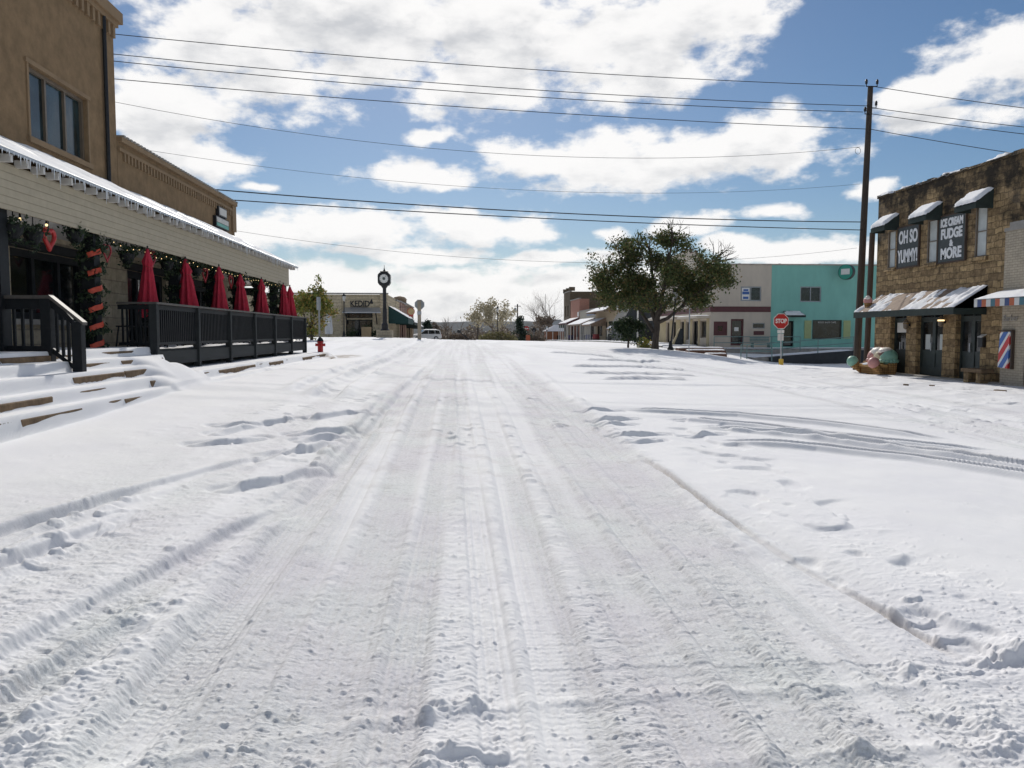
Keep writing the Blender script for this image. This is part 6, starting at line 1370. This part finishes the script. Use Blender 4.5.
for i, (u, v0) in enumerate([(375, 331), (352, 333)]):
    q = at(u, 338, 72.5); z = gz(q.x, 72.5); m = MB(); leaf_cloud(m, (q.x, 72.5, z + .35), .5, 300, .08, rg, .8); tag(m.build('low_shrub', LEAF_BUSH), ['low dark shrub between the planter box and the clock plinth', 'low dark shrub between the lamp and the planter box'][i], 'shrub', 'shrubs before the stone storefront')
q = at(329, 338, 66); z = gz(q.x, 66); t = thing('market_umbrella', 'folded pale grey umbrella standing by the stone storefront', 'umbrella', (q.x, 66, z))
m = MB(); n = 20; zt_ = at(329, 311, 66).z; H = zt_ - z; V = []
pr_ = [(.04, H), (.12, H - .2), (.22, H * .7), (.27, H * .4), (.29, H * .22), (.25, H * .12)]
for r_c, zz in pr_:
    for k2 in range(n): a_ = 2 * math.pi * k2 / n; f = 1 + .15 * math.cos(6 * a_); V.append((q.x + r_c * f * math.cos(a_), 66 + r_c * f * math.sin(a_), z + zz))
m.poly(V, [(j * n + k2, j * n + (k2 + 1) % n, (j + 1) * n + (k2 + 1) % n, (j + 1) * n + k2) for j in range(5) for k2 in range(n)]); m.build('canopy', mk('pale_grey_canvas', (.45, .46, .47), .8, .08, 5), t, smooth=True); MB().tube([(q.x, 66, z), (q.x, 66, z + H + .08)], .03, 6).build('pole', IRON, t)
# receding row beyond it, facing the street
def shopfront(name, label, X, y0, y1, z0, z1, mat, side=-1, openings=(), dep=12, cat='building', trim=None):
    """a shop in a row along the street; side -1 faces +X, side 1 faces -X"""
    t = thing(name, label, cat, (X, (y0 + y1) / 2, z0)); fr = Frame(X, 0, (0, 1), (1, 0)) if side < 0 else Frame(X, 0, (0, -1), (-1, 0))
    s0, s1 = (y0, y1) if side < 0 else (-y1, -y0); m = MB()
    hl = [((a, b, c, d) if side < 0 else (-b, -a, c, d)) for a, b, c, d in openings]
    wall_holes(m, fr, s0, s1, z0 - 2.5, z1, hl, .25)
    sg_ = 1 if side > 0 else -1
    for y in (y0, y1): m.poly([(X + sg_ * .25, y, z0 - 2.5), (X + sg_ * dep, y, z0 - 2.5), (X + sg_ * dep, y, z1), (X + sg_ * .25, y, z1)], [(0, 1, 2, 3)])
    m.poly([(X + sg_ * .25, y0, z1 - .25), (X + sg_ * dep, y0, z1 - .25), (X + sg_ * dep, y1, z1 - .25), (X + sg_ * .25, y1, z1 - .25)], [(0, 1, 2, 3)]); m.poly([(X + sg_ * dep, y0, z0 - 2), (X + sg_ * dep, y1, z0 - 2), (X + sg_ * dep, y1, z1), (X + sg_ * dep, y0, z1)], [(0, 1, 2, 3)])
    m.build('wall', mat, t); MB().fbox(fr, s0, s1, z1 + .001, z1 + .14, -.3, .12).build('coping', trim or CONC, t)
    for i, h in enumerate(hl): window(fr, t, *h, BLACKWOOD, GLASS, -.18, 2 if h[1] - h[0] > 1.6 else 1, 1, .09, 'door' if h[3] - h[2] > 1.95 and h[1] - h[0] < 1.5 else 'window')
    t['_fr'] = 0; return t, fr
def strip(fr): pass
z1 = at(391, 302, 84).z
k1, f1 = shopfront('stone_shop', 'narrow pale stone shop adjoining the pale limestone store', xr + .02, 84.1, 89, .7, at(392, 301, 85).z, LIME_Y, -1, [(85, 86.4, .9, 3), (87, 88.5, 1.2, 3)])
k2_, f2 = shopfront('pink_brick_shop', 'pinkish brick shop with green snow edged awnings on the far side', xr + .02, 89.05, 100, .5, at(394, 302, 90).z, mk('pink_tan_brick_far', (.34, .21, .16), .9, .2, 3), -1, [(90, 91.3, .7, 2.9), (92.5, 95, 1, 2.9), (96.5, 97.8, .7, 2.9), (90.5, 91.5, 4, 5.2), (94, 95, 4, 5.2), (97.5, 98.5, 4, 5.2)])
k3, f3 = shopfront('brown_brick_shop', 'far brown brick shop with a domed parapet behind the round sign', xr + .02, 100.05, 116, .1, at(401, 305, 103).z, TANBRICK, -1, [(102, 103.3, .3, 2.6), (105, 108, .6, 2.6), (110, 111.3, .3, 2.6), (103, 104, 3.8, 5), (107, 108, 3.8, 5)])
m = MB(); zc3 = at(401, 305, 103).z; m.lathe([(.9, 0), (.9, .6), (1.0, .62), (.7, .95), (.1, 1.1)], (xr - .9, 101.5, zc3), 14); m.build('parapet_dome', TANBRICK, k3)
for t_, fr_, a, b in ((k1, f1, 79.5, 88.8), (k2_, f2, 89.2, 99.8), (k3, f3, 100.3, 112)):
    zz = .9 if t_ is k1 else (.7 if t_ is k2_ else .4); a = max(a, 84.2)
    aw = awning(fr_, t_, a, b, zz + 3.0, zz + 2.1, 1.7, CANVAS_D, .3); snow_patch(fr_.p(a, zz + 3.03, 0), fr_.p(b, zz + 3.03, 0), fr_.p(b, zz + 2.13, 1.72), fr_.p(a, zz + 2.13, 1.72), 40, 10, .08, .40, 'awning_snow', aw, int(a), None, (10, 2))
aw = awning(Frame(xr, 0, (0, 1), (1, 0)), kb, 75.6, 83.8, 4.2, 3.05, 1.9, mk('green_awning_canvas', (.012, .05, .045), .8, .2, 5), .55, 'awning'); snow_patch((xr, 75.6, 4.23), (xr, 83.8, 4.23), (xr + 1.92, 83.8, 3.08), (xr + 1.92, 75.6, 3.08), 40, 14, .08, .46, 'awning_snow', aw, 81, None, (10, 1.6))

# white car
q = at(425.5, 340.8, 116); cz = q.z ; car = thing('parked_car', 'white parked sport utility vehicle at the street end', 'car', (0, 0, 0))
WCAR = mk('white_car_paint', (.72, .72, .70), .35, .03, 3); TYRE = mk('tyre_rubber', (.02, .02, .02), .8, .2, 9)
def carprofile(m, prof, y0, y1, inset=0.0):
    n = len(prof); a = [(x, y0 + (inset if z > .95 else 0), z) for x, z in prof]; b_ = [(x, y1 - (inset if z > .95 else 0), z) for x, z in prof]
    return m.poly(a + b_, [tuple(range(n)), tuple(range(n, 2 * n))[::-1]] + [(i, (i + 1) % n, n + (i + 1) % n, n + i) for i in range(n)])
bodyp = [(-2.25, .35), (2.2, .35), (2.28, .6), (2.25, .98), (-.95, 1.02), (-1.15, .98), (-2.15, .82), (-2.3, .6)]
carprofile(MB(), bodyp, -.9, .9).build('body', WCAR, car, bevel=.05)
carprofile(MB(), [(-1.05, .97), (2.22, .97), (2.05, 1.58), (1.7, 1.68), (-.05, 1.68), (-.3, 1.62)], -.84, .84, .10).build('cabin', WCAR, car, bevel=.03)
for sy in (-1, 1):
    m = MB()
    for pr2 in ([(-.85, 1.04), (.25, 1.04), (.25, 1.56), (-.2, 1.56)], [(.33, 1.04), (1.25, 1.04), (1.25, 1.56), (.33, 1.56)], [(1.33, 1.04), (2.05, 1.04), (1.95, 1.5), (1.33, 1.56)]): m.prism([(x, sy * .845 - (sy * .1 if z > .95 else 0) + sy * .001, z) for x, z in pr2], (0, sy * .012, 0))
    m.build('side_window', GLASS, car)
    m = MB(); m.box(-2.29, -2.2, sy * .7 - .16, sy * .7 + .16, .66, .8); m.build('headlight', MATS['frosted_glass'], car); m = MB(); m.box(2.24, 2.30, sy * .76 - .08, sy * .76 + .08, .7, 1.0); m.build('tail_light', REDP, car)
    for x in (-1.4, 1.42):
        w_o = MB().tube([(x, sy * .72, .35), (x, sy * .92, .35)], .35, 18).build('wheel', TYRE, car); MB().tube([(x, sy * .921, .35), (x, sy * .935, .35)], .21, 14).build('rim', STEEL, w_o)
MB().prism([(-1.0, -.72, 1.03), (-1.0, .72, 1.03), (-.32, .66, 1.6), (-.32, -.66, 1.6)], (-.015, 0, .01)).build('windscreen', GLASS, car)
MB().prism([(2.225, -.7, 1.05), (2.225, .7, 1.05), (2.09, .64, 1.52), (2.09, -.64, 1.52)], (.012, 0, .005)).build('rear_window', GLASS, car)
snow_patch((-.05, -.7, 1.685), (1.7, -.7, 1.685), (1.7, .7, 1.685), (-.05, .7, 1.685), 14, 10, .06, .1, 'roof_snow', car, 91); snow_patch((-2.1, -.75, .85), (-1.1, -.75, 1.01), (-1.1, .75, 1.01), (-2.1, .75, .85), 14, 10, .06, .1, 'bonnet_snow', car, 92)
car.location = (q.x, 116, cz); car.rotation_euler = (0, 0, R_(14))

# ------------------------------------------------------------------ shops along the right, far to near
XR = 19.05
def ywall(u): d = pix_dir(u, 335); return XR * d.y / d.x
shops = [('tan_shop', 'tan shop nearest the dark oak crown with two small white wall boards', 617, 640, 303, TANBRICK), ('cream_block_shop', 'tan brick shop with a long snowy awning and upper canopy', 596, 616.6, 305.5, mk('tan_render', (.40, .32, .22), .9, .12, 2)), ('pale_shop', 'pale grey shop with a bluish sign board next to the pink brick front', 579.5, 595.6, 309, mk('grey_render', (.42, .38, .31), .9, .12, 2)), ('pink_shop', 'narrow pink brick front against the tall dark building', 570.5, 579.2, 300.5, PINKBRICK)]
SH = []
for nm, lab, u0, u1, v, mt in shops:
    y1_, y0_ = ywall(u0), ywall(u1); z0 = gz(16, (y0_ + y1_) / 2); z1 = at(u1, v, y0_).z if nm != 'pink_shop' else at(573, v, ywall(573)).z; y0_ = y0_ + .03
    y0_ = max(y0_, 88); w_ = y1_ - y0_; op = [(y0_ + w_ * .08, y0_ + w_ * .36, z0 + .7, z0 + 2.6), (y0_ + w_ * .42, y0_ + w_ * .42 + min(1.2, w_ * .2), z0 + .1, z0 + 2.6), (y0_ + w_ * .66, y0_ + w_ * .93, z0 + .7, z0 + 2.6)]
    t_, fr_ = shopfront(nm, lab, XR, y0_, y1_, z0, z1, mt, 1, op, 1.6 if nm == 'pink_shop' else 12); SH.append((t_, fr_, y0_, y1_, z0, z1))
def rw(u0, u1): return ywall(u1), ywall(u0)
def raw(i, u0, u1, vw, vf, out=2.2, snow=True):
    t_, fr_, a_, b_, z0, z1 = SH[i]; y0_, y1_ = rw(u0, u1); y0_, y1_ = max(y0_, a_ + .05), min(y1_, b_ - .05); ym = (y0_ + y1_) / 2; zw = at((u0 + u1) / 2, vw, ym).z; zf = zw - .9
    aw = awning(fr_, t_, -y1_, -y0_, zw, zf, out, MAROON if i == 3 else CANVAS_T, .2); snow_patch(fr_.p(-y1_, zw + .02, 0), fr_.p(-y0_, zw + .02, 0), fr_.p(-y0_, zf + .02, out + .02), fr_.p(-y1_, zf + .02, out + .02), 40, 10, .09, .08, 'awning_snow', aw, 100 + i, None, (4, 2))
    for k in range(5): y = y0_ + (y1_ - y0_) * k / 4; MB().tube([fr_.p(-y, z0 - .1, out - .1), fr_.p(-y, zf - .05, out - .1)], .05, 6).build('awning_post', WHITEP, t_)
raw(3, 571, 579, 318, 326); raw(2, 581, 595, 318.5, 325); raw(1, 597, 606, 318, 324); raw(0, 618, 626, 321, 324, 1.4)
t_, fr_, a_, b_, z0, z1 = SH[1]; aw = awning(fr_, t_, -(b_ - .3), -(a_ + 1), z0 + 4.5, z0 + 3.9, 1.5, CANVAS_T, .15, 'upper_canopy'); snow_patch(fr_.p(-(b_ - .3), z0 + 4.52, 0), fr_.p(-(a_ + 1), z0 + 4.52, 0), fr_.p(-(a_ + 1), z0 + 3.92, 1.52), fr_.p(-(b_ - .3), z0 + 3.92, 1.52), 30, 8, .09, .1, 'canopy_snow', aw, 120)
def wboard(i, u0, u1, v0, v1, mat, nm='sign_board'):
    t_, fr_, a_, b_, z0, z1 = SH[i]; y0_, y1_ = rw(u0, u1); ym = (y0_ + y1_) / 2; MB().fbox(fr_, -min(y1_, b_ - .1), -max(y0_, a_ + .1), at(u0, v1, ym).z, min(z1 - .1, at(u0, v0, ym).z), .01, .08).build(nm, mat, t_)
wboard(2, 587, 595, 311.5, 315.5, mk('blue_grey_sign', (.22, .25, .32), .6, .1, 3)); wboard(3, 577.7, 579, 312, 316.5, WHITEP); wboard(2, 588, 591.2, 308.6, 310.8, WHITEP); wboard(0, 617.3, 619, 304, 309.5, WHITEP, 'white_board'); wboard(0, 621, 623.5, 306.5, 309.5, WHITEP, 'white_board')
# tall dark building behind them
y0_ = ywall(569.8); zt_ = at(580, 291.5, y0_).z
t_, fr_ = shopfront('tall_dark_building', 'tall dark olive stone building rising behind the pink brick front', XR + .02, y0_ + .1, ywall(563.6), .1, zt_, DARKBRICK, 1, [(y0_ + 2, y0_ + 3.2, 4.5, 6.5), (y0_ + 5, y0_ + 6.2, 4.5, 6.5), (y0_ + 2, y0_ + 3.2, .4, 2.8), (y0_ + 5, y0_ + 7, .8, 2.8)], 24)
for f_ in (.02, .5, .98): yy_ = y0_ + (ywall(563.6) - y0_) * f_; MB().box(XR - .1, XR + .9, yy_ - .5 + .5, yy_ + .55, zt_ + .141, zt_ + .8).build('chimney', DARKBRICK, t_)
m = MB(); c = at(562, 325, 132); t = thing('green_box_sign', 'dark green box sign projecting beside the brown kiosk roof', 'sign', c); m.box(c.x - .45, c.x + .6, 131.9, 132.2, c.z - .5, c.z + .5); m.build('box', mk('green_sign', (.015, .07, .05), .5, .15, 3), t); MB().tube([c + Vector((0, .1, 0)), c + Vector((2.4, .2, 0))], .04, 6).build('bracket', IRON, t); snow_patch((c.x - .45, 131.9, c.z + .51), (c.x + .6, 131.9, c.z + .51), (c.x + .6, 132.2, c.z + .51), (c.x - .45, 132.2, c.z + .51), 8, 6, .08, .05, 'snow_cover', t, 121)
# little brown kiosk with a snowy roof
a, b = at(545, 341, 150), at(562, 341, 150); t = thing('brown_kiosk', 'little brown kiosk with a snow covered hip roof at the street end', 'building', (a.x, 150, a.z)); ez, rz_ = at(545, 331.5, 150).z, at(545, 325.5, 150).z
m = MB(); m.box(a.x + .2, b.x + 1.5, 150, 153, a.z - 2, ez); m.build('wall', mk('red_brown_boards', (.24, .10, .05), .8, .2, 4), t)
m = MB(); m.poly([(a.x - .2, 149.6, ez), (b.x + 1.9, 149.6, ez), (b.x + 1.9, 153.4, ez), (a.x - .2, 153.4, ez), (a.x + 2.0, 151.5, rz_), (b.x + .5, 151.5, rz_)], [(0, 1, 5, 4), (1, 2, 5), (2, 3, 4, 5), (3, 0, 4), (0, 3, 2, 1)]); rf = m.build('roof', CANVAS_T, t)
m = MB(); h_ = .12; m.poly([(a.x - .2, 149.55, ez + .04), (b.x + 1.9, 149.55, ez + .04), (b.x + 1.9, 153.4, ez + .04), (a.x - .25, 153.4, ez + .04), (a.x + 2.0, 151.5, rz_ + h_), (b.x + .5, 151.5, rz_ + h_)], [(0, 1, 5, 4), (1, 2, 5), (2, 3, 4, 5), (3, 0, 4)]); m.build('snow_cover', SNOW, rf)
m = MB(); [m.box(a.x + .25 + 1.2 * k, a.x + .37 + 1.2 * k, 149.9, 149.99, a.z - 1, ez) for k in range(3)]; m.build('post', WHITEP, t)
MB().box(a.x + 2.4, a.x + 3.0, 149.95, 149.99, a.z - .5, a.z + 1.1).build('door', BLACKWOOD, t)
q = at(553, 334, 170); m = MB(); m.box(q.x - 1.2, q.x + 1.8, 170, 173, q.z - 4, at(553, 319.5, 170).z); o = m.build('grey_shed', GREYPAINT); tag(o, 'plain pale grey shed behind the snowy roofed kiosk', 'shed')
# barrels and pots along the far right pavement
for i, (u, col) in enumerate([(570.5, (.05, .035, .10)), (584, (.02, .02, .02)), (588.5, (.04, .05, .16)), (596, (.22, .03, .03)), (611, (.03, .03, .03))]):
    d = pix_dir(u, 338); Yq = 17.6 * d.y / d.x; z = gz(17.6, Yq); t = thing('pavement_barrel', ['dark purple barrel before the pink brick front', 'black barrel under the pale grey shop awning', 'deep blue barrel under the pale grey shop awning', 'dark red barrel before the tan brick shop', 'black barrel between the tan shops, nearest the oak'][i], 'barrel', (17.6, Yq, z), 'barrels along the far pavement')
    MB().lathe([(.36, -.1), (.45, .3), (.46, .55), (.38, .95), (.36, .95)], (17.6, Yq, z), 14).build('barrel', mk(f'barrel_paint_{i}', col, .6, .15, 5), t); MB().lathe([(.44, .25), (.475, .28), (.475, .34), (.45, .37)], (17.6, Yq, z), 14).build('hoop', IRON, t)
# dark grey sided annexe filling the gap under the oak
t = thing('dark_grey_annexe', 'dark blue grey annexe with a white downpipe seen under the oak branches', 'building', (20, 80, .4)); y_ = 82.0; a, b = at(619.5, 330, y_), at(657, 330, y_)
m = MB(); m.prism([(a.x + .2, y_, -.5), (b.x, y_, -.5), (b.x, y_, at(650, 297, y_).z), (at(636, 300, y_).x, y_, at(636, 299, y_).z), (a.x + .2, y_, at(620, 323, y_).z)], (0, 5.5, 0)); m.build('wall', DARKWALL, t)
x = at(637.5, 320, y_).x; MB().tube([(x, y_ - .08, 0), (x, y_ - .08, at(637, 297, y_).z)], .09, 8).build('downpipe', WHITEP, t); MB().box(at(644, 330, y_).x, at(652, 330, y_).x, y_ - .03, y_ - .002, .4, 2.6).build('door', BLACKWOOD, t)
# pavement slab along the right-hand shops, snow on top
m = MB(); rng = random.Random(6)
def kerbz(y): return gz(16.3, y)
for k in range(18):
    y = 56 + k * 5; zz = kerbz(y + 2.5); m.box(16.1, 19.7 if y < 76 else 19.0, y, y + 4.99, zz - .6, zz + .10)
o = m.build('pavement', CONC); o['kind'] = 'structure'; o['label'] = 'pavement along the row of shops'
m = MB()
for k in range(18):
    y = 56 + k * 5; zz = kerbz(y + 2.5); m.hexa([(16.15, y, zz + .10), (19.0, y, zz + .10), (19.0, y + 4.99, zz + .10), (16.15, y + 4.99, zz + .10), (16.2, y + .1, zz + .17), (18.95, y + .1, zz + .17), (18.95, y + 4.9, zz + .17), (16.2, y + 4.9, zz + .17)])
o = m.build('pavement_snow', SNOW); o['kind'] = 'stuff'; o['label'] = 'snow lying on the far pavement'
# small far signs and poles
q = at(526.5, 342, 118); c = at(526.5, 328.5, 118); t = thing('stop_sign', 'tiny far red stop sign before the brown brush', 'stop sign', q); MB().tube([q - Vector((0, 0, 1)), c], .04, 6).build('post', STEEL, t); MB().disc(c, .40, (0, -1, 0), .02, 8, .5).build('sign_face', REDP, t); MB().box(c.x - .28, c.x + .28, c.y - .022, c.y - .012, c.z - .07, c.z + .07).build('lettering_band', WHITEP, t)
q = at(528, 341, 112); t = thing('road_works_sign', 'orange barrier board at the street end below the far stop sign', 'barrier', q); m = MB(); m.box(q.x - .3, q.x + .3, 111.95, 112.0, q.z - .2, at(528, 335, 112).z); m.build('board', mk('orange_board', (.42, .10, .04), .6, .1, 5), t); MB().box(q.x - .25, q.x - .2, 112.0, 112.05, q.z - 1, q.z).build('leg', STEEL, t)
q = at(534, 341, 124); c = at(534, 330, 124); t = thing('warning_sign', 'dark diamond road sign seen from behind among the brush', 'sign', q); MB().tube([q - Vector((0, 0, 1)), c], .04, 6).build('post', STEEL, t); MB().disc(c, .45, (0, -1, 0), .02, 4, 0).build('sign_plate', IRON, t)
q, c = at(517.5, 344, 190), at(517.5, 304, 190); t = thing('far_utility_pole', 'far grey utility pole with a transformer above the dark cedar', 'utility pole', q); MB().tube([q - Vector((0, 0, 3)), c], [.2, .15], 8).build('shaft', TIMBER, t); p = at(516.6, 310, 190); MB().lathe([(.3, -.6), (.3, .5), (.1, .6)], p + Vector((-.35, -.2, 0)), 12).build('transformer', GREYPAINT, t); MB().box(c.x - .8, c.x + .8, 189.9, 190.05, c.z - .6, c.z - .45).build('crossarm', TIMBER, t)
q, c = at(545.5, 330, 200), at(545.5, 294, 200); t = thing('thin_mast', 'very thin dark mast beside the large bare tree', 'mast', q); MB().tube([q, c], [.07, .05], 6).build('shaft', IRON, t)
q, c = at(478, 342, 125), at(477.5, 320, 125); t = thing('far_post', 'plain dark post before the wooded hill, left side of the pale tree', 'post', q); t['label'] = 'plain dark post beside the pale tan tree, before the wooded hill'; MB().tube([q - Vector((0, 0, 1)), c], .14, 8).build('shaft', TIMBER, t)
q, c = at(474, 343, 120), at(459, 331.5, 120); t = thing('leaning_lamp_arm', 'dark leaning pole with a round head before the wooded hill', 'pole', q); MB().tube([q - Vector((-1, 0, .8)), c], [.12, .09], 6).build('shaft', IRON, t); MB().ball(c, .32, 12, 8).build('head', IRON, t)
# narrow street sign beside the ledges
q = at(689, 354, 47); q.z = gz(q.x, 47); tp = at(689.5, 308, 47); t = thing('street_sign_post', 'thin post with a tall narrow grey sign turned edge on beside the red brown ledges', 'sign', q); MB().tube([q - Vector((0, 0, .2)), tp], .028, 8).build('post', STEEL, t); a = R_(65)
m = MB(); m.hexa([tuple(Vector((tp.x, tp.y - .05, z_)) + Vector((s_ * math.cos(a), s_ * math.sin(a), 0)) + Vector((-e_ * math.sin(a), e_ * math.cos(a), 0))) for z_ in (tp.z - 1.0, tp.z) for s_, e_ in ((-.22, 0), (.22, 0), (.22, .01), (-.22, .01))]); m.build('sign_plate', GREYPAINT, t)
# stone chips and slabs showing through the snow before the ice cream shop
rng = random.Random(12)
for i, (u, v, l) in enumerate([(885, 378.5, .14), (906, 385, .12), (1000, 391, .22), (932, 386, .12)]):
    x, y = gp(u, v); m = MB(); n = 9; m.prism([(x + l * .6 * math.cos(k * 6.283 / n) * rng.uniform(.7, 1.1), y + l * math.sin(k * 6.283 / n) * rng.uniform(.7, 1.1), gz(x, y) - .1) for k in range(n)], (0, 0, .13)); o = m.build('bare_stone', STEPSTONE); tag(o, ['brown stone showing through snow before the sundae bench', 'small brown stone showing through snow before the double door', 'largest brown stone in the snow before the barber pole', 'small brown stone between the two double doors'][i], 'stone', 'bare stones in the snow')
# shadow-side neighbour behind the viewer's left edge stays out of frame

dg = bpy.context.evaluated_depsgraph_get()
for o in [o for o in bpy.data.objects if o.type == 'FONT']:
    me_ = bpy.data.meshes.new_from_object(o.evaluated_get(dg)); n_ = bpy.data.objects.new('tmp', me_); C.objects.link(n_)
    n_.parent = o.parent; n_.matrix_local = o.matrix_local.copy(); nm = o.name.split('.')[0]; bpy.data.objects.remove(o); n_.name = nm; me_.name = nm
for o in bpy.data.objects:
    for k_ in ('_o', '_fr'):
        if k_ in o: del o[k_]
